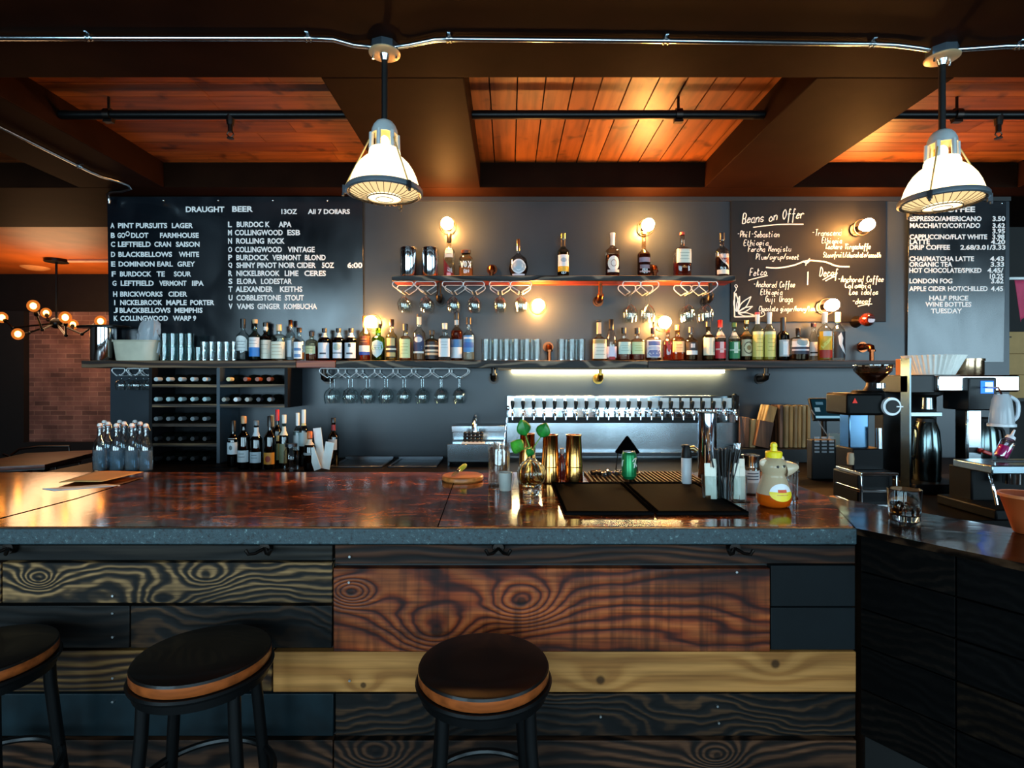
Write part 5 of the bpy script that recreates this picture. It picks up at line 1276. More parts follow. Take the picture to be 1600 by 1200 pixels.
m.cyl((fx0, 0.06, z1 - 0.04), (fx0, 0.06, z1 + 0.02), 0.028, 0.022); m.tube(smooth_pts([(fx0, 0.06, z1 + 0.02), (fx0, 0.06, z1 + 0.05), (fx0, 0.0, z1 + 0.07), (fx0, -0.10, z1 + 0.03), (fx0, -0.12, z1 - 0.02)], 4), 0.013, 10)
m.tube([(fx0, 0.06, z1 + 0.03), (fx0 + 0.004, 0.07, z1 + 0.085)], [0.018, 0.012], 10)
m.build('faucet', t)
m = MB(plain('#111214', 0.25, 0.2))
for i in range(5):
    for j in range(3):
        m.sph((fx0 - 0.06 + i * 0.03, -0.12 + j * 0.01, 0.165 + 0.018 + j * 0.022), 0.016, 8, 6)
m.build('black_beads_mat', t)
MB(plain('#cfd6da', 0.3)).bx(fx0 - 0.085, fx0 + 0.085, -0.16, -0.06, 0.146, 0.164).build('drain_tray', t, bev=0.003)

# ---- wine rack
d0 = 4.12
XL, XM, XR = PX(235, d0), PX(341, d0), PX(447, d0)
rackm = plain('#0c0d10', 0.6, var=0.2, spec=0.2)
rz0 = BACK_Z
rtop = SHELF_LO - 0.057
t = thing('wine_rack', 'tall black wine rack with wooden shelf edges under the long shelf', 'wine rack', (XM, 4.26, rz0))
for x in (XL, XM, XR): MB(plain('#2e3d48', 0.45) if x == XM else rackm).bx(x - XM - 0.012, x - XM + 0.012, -0.14, 0.15, 0 if x != XR else PZ(637, d0) - rz0, rtop - rz0).build('side_panel', t)
MB(rackm).bx(XL - XM, XM - XM, 0.145, 0.155, 0, rtop - rz0).build('back_panel', t)
edge = wood('rack_edge', '#3a2818', '#6b5034', '#8a6e4c', 'X', 6, 4, 0.2, 31.0, 0.5, stain=0.3)
rows_l = [602.5, 633.5, 664, 695]
rows_r = [602.5, 634]
for y in rows_l:
    z = PZ(y, d0) - rz0
    MB(edge).bx(XL - XM + 0.012, -0.012, -0.138, 0.145, z - 0.012, z + 0.010).build('shelf_board', t)
for y in rows_r:
    z = PZ(y, d0) - rz0
    MB(edge).bx(0.012, XR - XM - 0.012, -0.138, 0.145, z - 0.012, z + 0.010).build('shelf_board', t)
# bottles lying in it, capsule towards the room
wglass = plain('#0b100d', 0.08, coat=0.6)
def lying_bottle(cap):
    o = thing('wine_bottle', '', 'bottle')
    M = Matrix.Rotation(math.radians(90), 4, 'X')
    MB(wglass).lathe([(0, -0.14), (0.034, -0.139), (0.0365, -0.132), (0.0365, 0.03), (0.033, 0.055), (0.02, 0.085), (0.0145, 0.10), (0.0145, 0.15), (0, 0.15)], n=20, M=M).build('glass_body', o)
    MB(plain(cap, 0.35, 0.1)).lathe([(0.0155, 0.10), (0.0165, 0.155), (0.0155, 0.158), (0, 0.158)], n=18, M=M).build('capsule', o)
    return o
protos = {}
def put_lying(x, yrow, cap, lab, grp):
    z = PZ(yrow, d0) + 0.011 + 0.0366
    if cap not in protos: protos[cap] = (lying_bottle(cap), [])
    p, u = protos[cap]
    place(p, u, (PX(x, d0 + 0.05), 4.25, z), 0, lab, grp)
caps = {0: '#c4d0d2', 1: '#a8c4c6', 2: '#6a7276', 3: '#26282a', 4: '#1c1d1f'}  # capsules darker row by row: shade low in the rack put into the colour
names_l = {0: 'top', 1: 'second', 2: 'third', 3: 'fourth', 4: 'bottom'}
for k, y in enumerate(rows_l):
    for i in range(5):
        put_lying(254 + i * 18.6, y, caps[k], 'wine bottle lying in the %s row of the taller rack column' % names_l[k], 'wine bottles, %s row of the taller column' % names_l[k])
for i in range(5):
    p, u = protos[caps[3]]
    place(p, u, (PX(254 + i * 18.6, d0 + 0.05), 4.25, BACK_Z + 0.0367), 0, 'dim wine bottle lying on the floor of the taller rack column', 'wine bottles, floor of the taller column')
put_lying(365, rows_r[0], '#d8cfa0', 'wine bottle with cream capsule in the upper row of the shorter rack column', None)
for x in (391, 409, 427): put_lying(x, rows_r[0], '#8a4326', 'wine bottle with copper capsule in the upper row of the shorter rack column', 'copper-capped wine bottles in the rack')
put_lying(376, rows_r[1], '#e6e8e8', 'wine bottle with bright white capsule in the lower row of the shorter rack column', None)
for x, c_, lb in ((358, '#9a9a90', 'wine bottle with dull beige capsule beside the divider, lower row of the shorter rack column'), (393.5, '#a8a49a', 'wine bottle with pale grey capsule between the white and black capped ones'), (411, '#2a2c34', 'wine bottle with black capsule in the lower row of the shorter rack column'), (428, '#70787c', 'wine bottle with grey capsule at the outer side of the lower row, shorter rack column')):
    put_lying(x, rows_r[1], c_, lb, None)

# ---- standing wine and liquor bottles on the back counter
def W_(x, yt, w, lab, label, cap, d=3.95, gl='#16201a', liq='#0a0c0a', kind='wine', cap_h=0.24, **k):
    B(x, yt, w, lab, kind, gl, liq, 0.55, label, cap, cap_h, d=d, zb=BACK_Z, name='wine_bottle', **k)
W_(364.5, 657, 17, 'black wine bottle with tall white label and black pourer', [('r', 0.28, 0.62, 66, '#c8d4da'), ('o', 0.42, 0.05, 16, '#5a6468')] + lines(0.5, 0.62, 50, '#7a868c', 2), '#1a1c1e', kind='std')
W_(381, 650, 18, 'dark wine bottle with cork stopper and low white label', [('r', 0.14, 0.36, 70, '#b8c2c6')] + lines(0.2, 0.34, 46, '#5a646a', 2), '#b08a60', 3.85, cap_h=0.14)
W_(400.5, 657, 18, 'dark wine bottle with pale pourer and low blue-white label', [('r', 0.14, 0.36, 70, '#a8b8c2'), ('r', 0.68, 0.86, 130, '#c8d4d8')] + lines(0.2, 0.34, 46, '#5a646a', 2), '#6a7478', 3.85, cap_h=0.1)
W_(422, 650, 18, 'dark wine bottle with orange-gold label', [('r', 0.10, 0.32, 66, '#b87a1c'), ('o', 0.2, 0.06, 26, '#8a2a10')], '#1a1614', 3.85, cap_h=0.2)
W_(425.5, 648, 12, 'slim bottle with cream neck behind the orange-labelled one', [('r', 0.2, 0.5, 60, '#c8ccb0')], '#c2b890', 4.12, gl='#3a4a3c', kind='tall')
W_(433.5, 640, 13, 'green bottle with red capsule', [('r', 0.44, 0.54, 60, '#d0c890'), ('r', 0.1, 0.4, 60, '#8a9a6a')], '#c01c2a', 4.02, gl='#2a5a38', cap_h=0.2)
W_(444, 648, 15, 'clear bottle with cream neck label and thin pourer', [('r', 0.62, 0.78, 80, '#d8d4c0'), ('r', 0.1, 0.46, 50, '#6a6e50')], '#dcdcd4', 3.9, gl='#8a9890', cap_h=0.16, kind='std')
W_(465, 645, 13, 'slim clear bottle with pale label and white pourer', [('r', 0.3, 0.66, 70, '#b0bcc0')], '#e0e4e4', 4.0, gl='#a8b8b8', kind='tall')
W_(474.5, 640, 14, 'slim bottle with yellow neck label and white pourer', [('r', 0.36, 0.60, 70, '#9ab0b4'), ('r', 0.72, 0.84, 100, '#d8c88a')], '#e4e6e2', 3.98, gl='#90a4a0', kind='tall')
W_(484, 674, 18, 'dark sparkling wine bottle with orange foil', [('r', 0.66, 0.80, 100, '#c8c0b0'), ('r', 0.40, 0.46, 64, '#8a9294')], '#c86428', 3.8, kind='wine', cap_h=0.18)
W_(521, 653, 16, 'dark bottle with red neck and small white label standing alone by the sink', [('r', 0.34, 0.56, 56, '#a8b4bc'), ('r', 0.74, 0.86, 120, '#8a2028')], '#1a1a1c', 4.0, cap_h=0.1)
x, d = 455, 3.78
t = thing('glass_jar', 'low clear jar in front of the cream-necked clear bottle', 'jar', (PX(x, d), d, BACK_Z))
MB(CLEAR).lathe([(0, 0.002), (0.045, 0), (0.048, 0.01), (0.048, 0.13), (0.036, 0.15), (0.036, 0.17)], n=24).build('glass_body', t)
MB(DSTEEL).lathe([(0.037, 0.165), (0.04, 0.165), (0.04, 0.185), (0, 0.187)], n=24).build('lid', t)
for x, yt, w, tilt, lab in ((503, 668, 0.055, -0.12, 'tall white menu card leaning beside the dark bottle with the red neck'), (508, 690, 0.06, 0.18, 'shorter white menu card leaning in front of the tall one'), (497, 698, 0.05, -0.32, 'pale menu card fallen sideways beside the orange-foiled bottle')):
    d = 3.80 + (0.03 if x == 503 else 0.0 if x == 508 else -0.03); h = PZ(yt, d) - BACK_Z
    m = MB(WHITE); m.obox((math.sin(tilt) * h / 2, 0, h / 2 * math.cos(tilt) + 0.004), (w, 0.004, h - 0.01), (0, tilt, 0))
    tag(m.build('menu_card', loc=(PX(x, d), d, BACK_Z)), lab, 'card', 'white menu cards')

# ---- swing-top water bottles
def swing_bottle():
    t = thing('swing_top_bottle', '', 'bottle')
    MB(glass('#e6f0f5', 0.16)).lathe([(0, 0.004), (0.038, 0.0), (0.042, 0.008), (0.042, 0.155), (0.036, 0.19), (0.018, 0.225), (0.0145, 0.25), (0.0145, 0.285), (0.018, 0.288), (0.018, 0.297), (0.013, 0.297)], n=24).build('glass_body', t)
    MB(liquid('#cfe2ee', 0.72)).lathe([(0, 0.008), (0.038, 0.008), (0.039, 0.14), (0, 0.14)], n=24).build('water', t)
    MB(plain('#eef0ee', 0.2)).lathe([(0, 0.29), (0.012, 0.297), (0.016, 0.303), (0.016, 0.315), (0.010, 0.324), (0, 0.326)], n=18).build('stopper', t)
    MB(plain('#b05a2a', 0.5)).lathe([(0.012, 0.297), (0.0165, 0.297), (0.0165, 0.303), (0.012, 0.303)], n=18, closed=True).build('gasket', t)
    m = MB(STEEL)
    for s_ in (-1, 1): m.tube([(s_ * 0.0185, 0, 0.262), (s_ * 0.027, -0.012, 0.275), (s_ * 0.02, 0, 0.308), (s_ * 0.008, 0, 0.312)], 0.0018, 5)
    m.tube([(0.0165 * math.cos(a * math.pi / 8), 0.0165 * math.sin(a * math.pi / 8), 0.264) for a in range(16)], 0.002, 5, True)
    m.build('wire_bail', t)
    return t
sb = swing_bottle(); us = []
for x, d in ((156, 3.80), (169, 3.93), (182, 3.78), (194, 3.95), (206, 3.79), (219, 3.94), (228, 3.77), (163, 4.08), (187, 4.10), (211, 4.10)):
    place(sb, us, (PX(x, d), d, BACK_Z), R.uniform(0, 3), 'clear swing-top water bottle in the cluster beside the wine rack', 'swing-top bottles beside the wine rack')

# ---- beer taps on their steel wall
d = 4.40
xa, xb = PX(792, d), PX(1153, d); xm = (xa + xb) / 2
t = thing('tap_wall', 'polished steel tap wall with a black rail and white tag cards', 'tap wall', (xm, WALL_Y, BACK_Z))
zt, zb_ = PZ(618, d) - BACK_Z, 0.0
MB(metal('#c4ced4', 0.27)).bx(xa - xm, xb - xm, -0.02, 0, 0.0, PZ(660, d) - BACK_Z).build('splash_panel', t)
MB(metal('#d5dde2', 0.10)).bx(xa - xm, xb - xm, -0.05, 0, PZ(660, d) - BACK_Z, zt).build('tap_box', t, bev=0.004)
MB(BLACKP).bx(xa - xm + 0.01, PX(1120, d) - xm, -0.075, -0.05, PZ(661, 4.35) - BACK_Z, PZ(652, 4.35) - BACK_Z).build('black_rail', t, bev=0.003)
MB(metal('#8f9aa2', 0.2)).bx(xa - xm, xb - xm, -0.12, -0.02, 0.03, 0.055).build('ledge', t, bev=0.004)
tap_x = [800.7 + 16.42 * i for i in range(22)]
tagm = plain('#f2f3f2', 0.45, var=0.02)
for i in range(21):
    xc = PX(tap_x[i] + 8.3, 4.36)
    MB(tagm).bx(xc - xm - 0.031, xc - xm + 0.031, -0.056, -0.051, PZ(637.5, 4.36) - BACK_Z, PZ(622, 4.36) - BACK_Z).build('tag_card', t)
def beer_tap():
    o = thing('beer_tap', '', 'beer tap')
    MB(CHROME).cyl((0, 0, 0), (0, -0.045, 0), 0.013, n=14).build('shank', o)
    m = MB(CHROME); m.cyl((0, -0.05, 0.016), (0, -0.05, -0.02), 0.0135, n=14); m.tube(smooth_pts([(0, -0.05, -0.005), (0, -0.078, -0.012), (0, -0.088, -0.03), (0, -0.090, -0.062)], 3), [0.010] * 5 + [0.009] * 3 + [0.0085] * 2, 12)
    m.cyl((0, -0.04, 0), (0, -0.06, 0), 0.019, n=18)
    m.build('faucet', o)
    m = MB(BLACKP); m.cyl((0, -0.05, 0.015), (0, -0.05, 0.028), 0.009, 0.008, 12); m.lathe([(0, 0.028), (0.010, 0.028), (0.014, 0.05), (0.0165, 0.072), (0.014, 0.082), (0, 0.085)], (0, -0.05, 0), 16)
    m.build('handle', o)
    return o
tp = beer_tap(); us = []
ztap = PZ(643, 4.33)
for i, x in enumerate(tap_x[:-1]):
    place(tp, us, (PX(x, 4.35), WALL_Y - 0.05, ztap), 0, 'chrome beer tap with black handle in the long tap row', 'beer taps')
o = place(tp, us, (PX(tap_x[-1], 4.35), WALL_Y - 0.05, ztap), 0, 'last beer tap of the row, with a tall ball-topped black handle')
k = thing('tap_handle_tmp', '', 'x') if False else None
MB(BLACKP).lathe([(0, 0.084), (0.010, 0.084), (0.013, 0.10), (0.020, 0.118), (0.020, 0.13), (0.010, 0.14), (0, 0.142)], (0, -0.05, 0), 16).build('ball_handle', o)

# ---- thin wooden boards leaning on a black ledge, under the long shelf
t = thing('ledge_box', 'low black ledge under the leaning wooden boards', 'ledge', (PX(1212, 4.25), 4.25, BACK_Z))
zl = PZ(700, 4.2) - BACK_Z
MB(plain('#0d0c0c', 0.5)).bx(PX(1150, 4.2) - PX(1212, 4.25), PX(1272, 4.2) - PX(1212, 4.25), -0.11, 0.16, 0, zl).build('box', t, bev=0.004)
bw = [wood('serving_board%d' % i, a, b, c, 'Z', 6, 4, 0.2, 40.0 + i, 0.55, stain=0.2, bump=0.1) for i, (a, b, c) in enumerate((('#c8904e', '#e4b678', '#f2d2a2'), ('#a87c4a', '#d0a468', '#e4c08a'), ('#5a3826', '#825238', '#9c6848')))]
def leaning_board(x0, y0, wpx, tilt, mt, lab, dep=0.16, yo=0.06):
    d = 4.22; h = (700 - y0) / F * d / max(0.3, math.cos(tilt)); th = wpx / F * d
    cxx = PX(x0, d)
    m = MB(mt); m.obox((math.sin(tilt) * h / 2, 0, h / 2 * math.cos(tilt) + abs(math.sin(tilt)) * th / 2), (th, dep, h), (0, tilt, 0))
    o = m.build('serving_board', loc=(cxx, d + yo, BACK_Z + zl + 0.001), bev=0.004); tag(o, lab, 'board', 'wooden boards under the long shelf')
leaning_board(1167, 653, 7, 0.02, bw[2], 'dark reddish wooden board standing first on the black ledge, nearest the taps', 0.12)
leaning_board(1176, 656, 8, 0.03, bw[1], 'brown wooden board standing second on the black ledge', 0.13)
leaning_board(1184, 660, 22, 0.20, bw[2], 'short thick dark board leaning low against the tilted orange one', 0.05, -0.045)
leaning_board(1190, 637, 14, 0.27, bw[0], 'orange-toned wooden board tilted most of all on the black ledge', 0.14)
for i, (x, mt, y) in enumerate(((1219, 2, 634), (1228, 1, 634), (1235, 0, 635), (1242, 1, 634), (1248, 0, 635), (1255, 1, 634), (1262, 0, 634))):
    leaning_board(x, y, 5.2, 0.01, bw[mt], 'pale upright wooden board in the tight row of seven on the black ledge', 0.15 - 0.004 * (i % 3))

# ---- till screen, card terminal, papers
x, d = 1291, 3.7
t = thing('till_screen', 'tilted till screen with cyan and white icons beside the grinder', 'screen', (PX(x, d), d, BACK_Z))
zc = PZ(640, d) - BACK_Z
M = Matrix.Rotation(math.radians(-24), 4, 'X')
fr = MB(BLACKP); fr.obox((0, 0, zc), (0.21, 0.024, 0.16), (math.radians(-24), 0, 0)); fr.build('frame', t, bev=0.004)
def scr(px0, px1, py0, py1, mat, name, lift):
    q = MB(mat); vs = []
    for a, b in ((px0, py0), (px1, py0), (px1, py1), (px0, py1)):
        v = M @ Vector((a, -0.0125 - lift, b)); vs.append(v + Vector((0, 0, zc)))
    q.add(vs, [(0, 1, 2, 3)]); q.build(name, t, smooth=False)
scr(-0.095, 0.095, -0.07, 0.07, emit('#12303c', 0.7), 'screen', 0.0005)
for a, b, c, e_, col in ((0.02, 0.05, -0.01, 0.02, '#40c890'), (0.045, 0.085, -0.02, 0.022, '#9fd8f0'), (-0.07, -0.02, 0.03, 0.05, '#4a7084'), (-0.085, -0.05, -0.02, 0.01, '#7a9aa8'), (-0.09, 0.09, -0.066, -0.05, '#88c0d8')):
    scr(a, b, c, e_, emit(col, 0.9), 'screen_icon', 0.0012)
MB(BLACKM).tube([(0, 0.02, 0.0), (0, 0.03, zc - 0.05)], 0.018, 10).build('stand', t)
MB(BLACKM).cyl((0, 0.02, 0), (0, 0.02, 0.012), 0.08, n=24).build('foot', t)
MB(plain('#8a9096', 0.4)).tube([(-0.11, -0.02, zc - 0.0), (-0.06, -0.04, zc - 0.10), (-0.02, -0.05, zc - 0.17)], 0.0035, 6).build('cable', t)
x, d = 1283, 3.45
t = thing('card_terminal', 'black keypad machine with silver buttons below the till screen', 'card terminal', (PX(x, d), d, BACK_Z))
zc = PZ(700, d) - BACK_Z
MB(BLACKP).obox((0, 0, zc / 2 + 0.03), (0.15, 0.06, zc + 0.05), (0, 0, 0)).build('body', t, bev=0.006)
m = MB(plain('#8c9298', 0.3))
for i in range(3):
    for j in range(5): m.obox((-0.045 + i * 0.045, -0.033, zc - 0.05 + j * 0.022 + 0.03), (0.03, 0.006, 0.012))
m.build('keypad', t, bev=0.001)
x, d = 1308, 3.60
t = thing('note_holder', 'small pale paper notes beside the keypad machine', 'paper', (PX(x, d), d, BACK_Z))
z0 = PZ(703, d) - BACK_Z
m = MB(plain('#8e958e', 0.7)); m.obox((0.02, 0, z0 + 0.055), (0.06, 0.003, 0.10), (0.05, 0, 0)); m.obox((-0.03, -0.006, z0 + 0.09), (0.055, 0.003, 0.038), (0.05, 0, 0)); m.build('paper', t)
MB(BLACKP).obox((0, 0.015, (z0 + 0.02) / 2), (0.12, 0.03, z0 + 0.02)).build('stand', t, bev=0.003)
x, d = 1394, 4.40
o = MB(plain('#7c8490', 0.7)).bx(-0.075, 0.075, -0.004, 0, -0.13, 0.13).build('notice', loc=(PX(x, d), WALL_Y, PZ(614, d))); tag(o, 'grey paper notice pinned on the wall behind the grinder hopper', 'paper')
m = MB(plain('#3a4048', 0.7))
for k, w in enumerate((0.08, 0.10, 0.06, 0.09, 0.07)): m.bx(-0.06, -0.06 + w, -0.0052, -0.004, 0.085 - k * 0.045, 0.093 - k * 0.045)
m.build('print', o)

# ---- coffee grinder (nearest of the machines)
gx, gd = PX(1352, 2.62), 2.62
t = thing('coffee_grinder', 'tall dark espresso grinder with bean hopper and round white dial', 'coffee grinder', (gx, gd, BACK_Z))
G = lambda y: PZ(y, gd) - BACK_Z
gp = lambda x: PX(x, gd) - gx
MB(wood('grinder_plinth', '#7a4a26', '#a87040', '#c08a58', 'X', 5, 4, 0.3, 50.0, 0.4, stain=0.2)).bx(gp(1322), gp(1382), -0.12, 0.14, 0, 0.045).build('plinth', t, bev=0.004)
m = MB(plain('#060607', 0.45, spec=0.1)); m.bx(gp(1326), gp(1380), -0.07, 0.13, 0.045, G(738)); m.build('lower_body', t, bev=0.008)
m = MB(CHROME)
for a, b in ((738, 733), (763, 759), (786, 781)): m.bx(gp(1325), gp(1381), -0.10, 0.10, G(a), G(b))
for x in (1326, 1379): m.bx(gp(x) - 0.004, gp(x) + 0.004, -0.10, -0.09, G(786), G(738))
m.build('steel_bands', t, bev=0.002)
MB(plain('#070708', 0.45, spec=0.1)).bx(gp(1329), gp(1377), -0.02, 0.12, G(734), G(700)).build('waist', t, bev=0.006)
m = MB(metal('#4f6a80', 0.18)); m.bx(gp(1331), gp(1362), 0.02, 0.10, G(702), G(645)); m.build('column', t, bev=0.006)
MB(metal('#aeb8bc', 0.15)).cyl((gp(1370), -0.02, G(700)), (gp(1369), -0.02, G(668)), 0.013, n=16).build('lever', t)
m = MB(plain('#060606', 0.45, spec=0.1)); m.bx(gp(1312), gp(1368), -0.06, 0.12, G(648), G(614)); m.cyl((gp(1360), 0.02, G(648)), (gp(1360), 0.02, G(610)), 0.07, n=28); m.build('head', t, bev=0.012)
m = MB(plain('#e8eaec', 0.3)); m.cyl((gp(1377), -0.058, G(634)), (gp(1377), -0.075, G(634)), 0.042, n=32); m.use(BLACKP); m.cyl((gp(1377), -0.075, G(634)), (gp(1377), -0.083, G(634)), 0.030, n=28); m.use(plain('#e8eaec', 0.3)); m.obox((gp(1386), -0.085, G(634)), (0.03, 0.004, 0.005)); m.build('dial', t)
MB(emit('#e0504a', 0.8)).add([(gp(1319), -0.0625, G(629)), (gp(1327), -0.0625, G(629)), (gp(1323), -0.0625, G(621))], [(0, 1, 2)]).build('red_triangle', t, smooth=False)
m = MB(plain('#2a2c2e', 0.3, 0.5)); m.lathe([(0.045, G(612)), (0.03, G(603)), (0.026, G(595))], (gp(1368), 0.02, 0), 24); m.use(CHROME); m.cyl((gp(1372), -0.0, G(606)), (gp(1372), 0.0, G(599)), 0.03, n=20); m.build('hopper_collar', t)
MB(glass('#b08a6a', 0.14)).lathe([(0.028, G(598)), (0.05, G(590)), (0.078, G(580)), (0.084, G(572)), (0.084, G(570))], (gp(1368), 0.02, 0), 32).build('bean_hopper', t)
MB(plain('#4a2c1a', 0.6, bump=0.4, scale=80)).lathe([(0, G(597)), (0.026, G(597)), (0.048, G(589)), (0.068, G(582.5)), (0, G(582))], (gp(1368), 0.02, 0), 32).build('coffee_beans', t)
MB(plain('#9a8468', 0.5)).lathe([(0, -0.03), (0.014, -0.028), (0.016, 0.0), (0.013, 0.026), (0, 0.03)], (gp(1323), -0.03, G(715)), 16).build('side_knob', t)

# ---- batch coffee brewer
bd = 3.10
bx0 = PX(1495, bd)
t = thing('coffee_brewer', 'wide steel batch coffee brewer with blue display under the coffee board', 'coffee brewer', (bx0, bd, BACK_Z))
b_ = lambda x: PX(x, bd) - bx0
G = lambda y: PZ(y, bd) - BACK_Z
m = MB(metal('#d0d4d6', 0.16)); m.bx(b_(1452), b_(1579), -0.06, 0.28, G(612), G(586)); m.build('top_housing', t, bev=0.01)
m = MB(plain('#0f0e0e', 0.4, 0.1, spec=0.3)); m.bx(b_(1411), b_(1453), -0.04, 0.28, G(614), G(586)); m.build('top_side', t, bev=0.006)
MB(plain('#101214', 0.45, spec=0.3)).bx(b_(1494), b_(1537), -0.085, 0.1, G(640), G(590)).build('control_box', t, bev=0.008)
MB(emit('#2f74ff', 2.4)).bx(b_(1512), b_(1531), -0.088, -0.0855, G(614), G(595)).build('display', t)
MB(emit('#c8e4ff', 1.5)).bx(b_(1518), b_(1530), -0.0895, -0.0885, G(612), G(597)).build('display_window', t)
m = MB(metal('#b4bcc0', 0.14)); m.bx(b_(1503), b_(1527), -0.03, 0.05, G(757), G(640)); m.cyl((b_(1505), -0.03, G(757)), (b_(1505), -0.03, G(640)), 0.006, n=8); m.build('column', t, bev=0.006)
MB(BLACKP).bx(b_(1506), b_(1520), -0.034, -0.03, G(706), G(698)).build('column_gap', t)
MB(BLACKP).cyl((b_(1514), -0.032, G(727)), (b_(1514), -0.036, G(727)), 0.010, n=16).build('column_button', t)
m = MB(plain('#c02818', 0.35)); m.obox((b_(1527), -0.06, G(705)), (0.05, 0.02, 0.018), (0, 0.35, 0)); m.cyl((b_(1522), -0.05, G(702)), (b_(1522), -0.03, G(702)), 0.012); m.build('red_tap_lever', t, bev=0.004)
MB(metal('#8a9296', 0.2)).tube([(b_(1514), -0.02, G(757)), (b_(1512), -0.02, G(761)), (b_(1514), -0.02, 0.002)], [0.008, 0.008, 0.02], 8).build('column_foot', t)
m = MB(metal('#9aa4a6', 0.2)); m.cyl((b_(1462), 0.06, G(640)), (b_(1462), 0.06, G(614)), 0.034, 0.028, 24); m.use(BLACKP); m.lathe([(0.03, G(622)), (0.07, G(617)), (0.074, G(612)), (0.03, G(612))], (b_(1462), 0.06, 0), 28); m.build('brew_basket', t)
MB(metal('#7c8686', 0.25)).bx(b_(1413), b_(1462), -0.05, -0.02, G(650), G(643)).build('basket_arm', t, bev=0.003)
MB(metal('#5c6668', 0.25)).bx(b_(1411), b_(1413.5), -0.05, 0.02, 0.0, G(560)).build('side_post', t)
m = MB(plain('#0a0a0b', 0.45, spec=0.2)); m.bx(b_(1414), b_(1503), 0.18, 0.26, 0.0, G(614)); m.bx(b_(1414), b_(1575), -0.08, 0.26, 0.0, 0.05); m.build('back_and_base', t, bev=0.005)
for x, lab in ((1459, 'dark steel thermal jug under the brew basket of the coffee brewer'), (1551, 'dark thermal jug beside the bright column of the coffee brewer')):
    c = thing('thermal_jug', lab, 'jug', (PX(x, bd), bd + 0.06 if x < 1500 else bd + 0.06, BACK_Z + 0.05), 0, 'thermal jugs of the brewer')
    H0 = PZ(655, bd) - BACK_Z - 0.05
    MB(metal('#5e6a6a', 0.16)).lathe([(0, 0), (0.068, 0), (0.072, 0.01), (0.074, H0 * 0.5), (0.066, H0 * 0.8), (0.05, H0 * 0.95), (0, H0 * 0.95)], n=36).build('body', c)
    MB(BLACKP).lathe([(0, H0 * 0.94), (0.048, H0 * 0.94), (0.045, H0), (0.02, H0 + 0.008), (0, H0 + 0.008)], n=28).build('lid', c)
    MB(BLACKP).tube(smooth_pts([(0.06, 0, H0 * 0.85), (0.11, 0, H0 * 0.8), (0.115, 0, H0 * 0.45), (0.073, 0, H0 * 0.35)], 4) if x > 1500 else smooth_pts([(-0.06, 0, H0 * 0.85), (-0.11, 0, H0 * 0.8), (-0.115, 0, H0 * 0.45), (-0.073, 0, H0 * 0.35)], 4), 0.010, 8).build('handle', c)
TOPZ = PZ(586, bd)
# paper filters, tin, box on top of the brewer
t = thing('paper_filters', 'stack of white fluted paper coffee filters on the brewer', 'coffee filters', (PX(1458, bd + 0.08), bd + 0.08, TOPZ))
for k in range(3):
    H0 = 0.105; r0, r1 = 0.10, 0.146 + 0.002 * k
    n_ = 72
    vs = []
    for u, z in ((0, 0.002), (1, 0.002), (2, H0 * 0.5), (3, H0)):
        for i in range(n_):
            a = 2 * math.pi * i / n_
            fl = 1 + (0.035 if i % 2 else -0.035) * (u / 3)
            r = {0: 0.01, 1: r0, 2: (r0 + r1) / 2, 3: r1}[u] * fl
            vs.append((r * math.cos(a), r * math.sin(a), z + 0.004 * k))
    fs = [(q * n_ + i, q * n_ + (i + 1) % n_, (q + 1) * n_ + (i + 1) % n_, (q + 1) * n_ + i) for q in range(3) for i in range(n_)]
    MB(plain('#efece4', 0.8)).add(vs, fs).build('filter', t, smooth=False)
t = thing('steel_tin', 'round copper-tinted steel tin beside the paper filters on the brewer', 'tin', (PX(1512, bd + 0.12), bd + 0.12, TOPZ))
MB(metal('#c0a080', 0.2)).lathe([(0, 0), (0.074, 0), (0.076, 0.004), (0.076, 0.082), (0, 0.084)], n=32).build('body', t)
MB(metal('#caa888', 0.25)).lathe([(0.0, 0.083), (0.080, 0.083), (0.080, 0.096), (0, 0.098)], n=32).build('lid', t)
o = MB(plain('#a05a24', 0.6)).obox((0, 0, 0.05), (0.09, 0.07, 0.098)).build('wooden_box', loc=(PX(1417, bd + 0.245), bd + 0.245, TOPZ), bev=0.003); tag(o, 'small orange-brown wooden box partly behind the paper filters', 'box')
# white jug hanging by the brewer, pink squeeze bottle
x, d = 1565, 2.9
t = thing('plastic_pitcher', 'clear white plastic pitcher upside down on the brewer side hook', 'pitcher', (PX(x, d), d, PZ(640, d)))
MB(liquid('#dfe6ec', 0.45)).lathe([(0.055, -0.085), (0.05, -0.02), (0.042, 0.05), (0.03, 0.08), (0, 0.084)], n=28).build('body', t)
MB(plain('#dfe6ec', 0.3)).lathe([(0.055, -0.085), (0.06, -0.088), (0.06, -0.075), (0.055, -0.072)], n=28, closed=True).build('rim', t)
MB(plain('#cfd8e0', 0.3)).tube(smooth_pts([(0.035, -0.01, 0.07), (0.075, -0.01, 0.04), (0.075, -0.01, -0.03), (0.05, -0.01, -0.06)], 3), 0.009, 8).build('handle', t)
MB(STEEL).tube([(0, 0.0, 0.08), (0, 0.02, 0.115), (0, 0.2, 0.115)], 0.005, 6).build('hook', t)

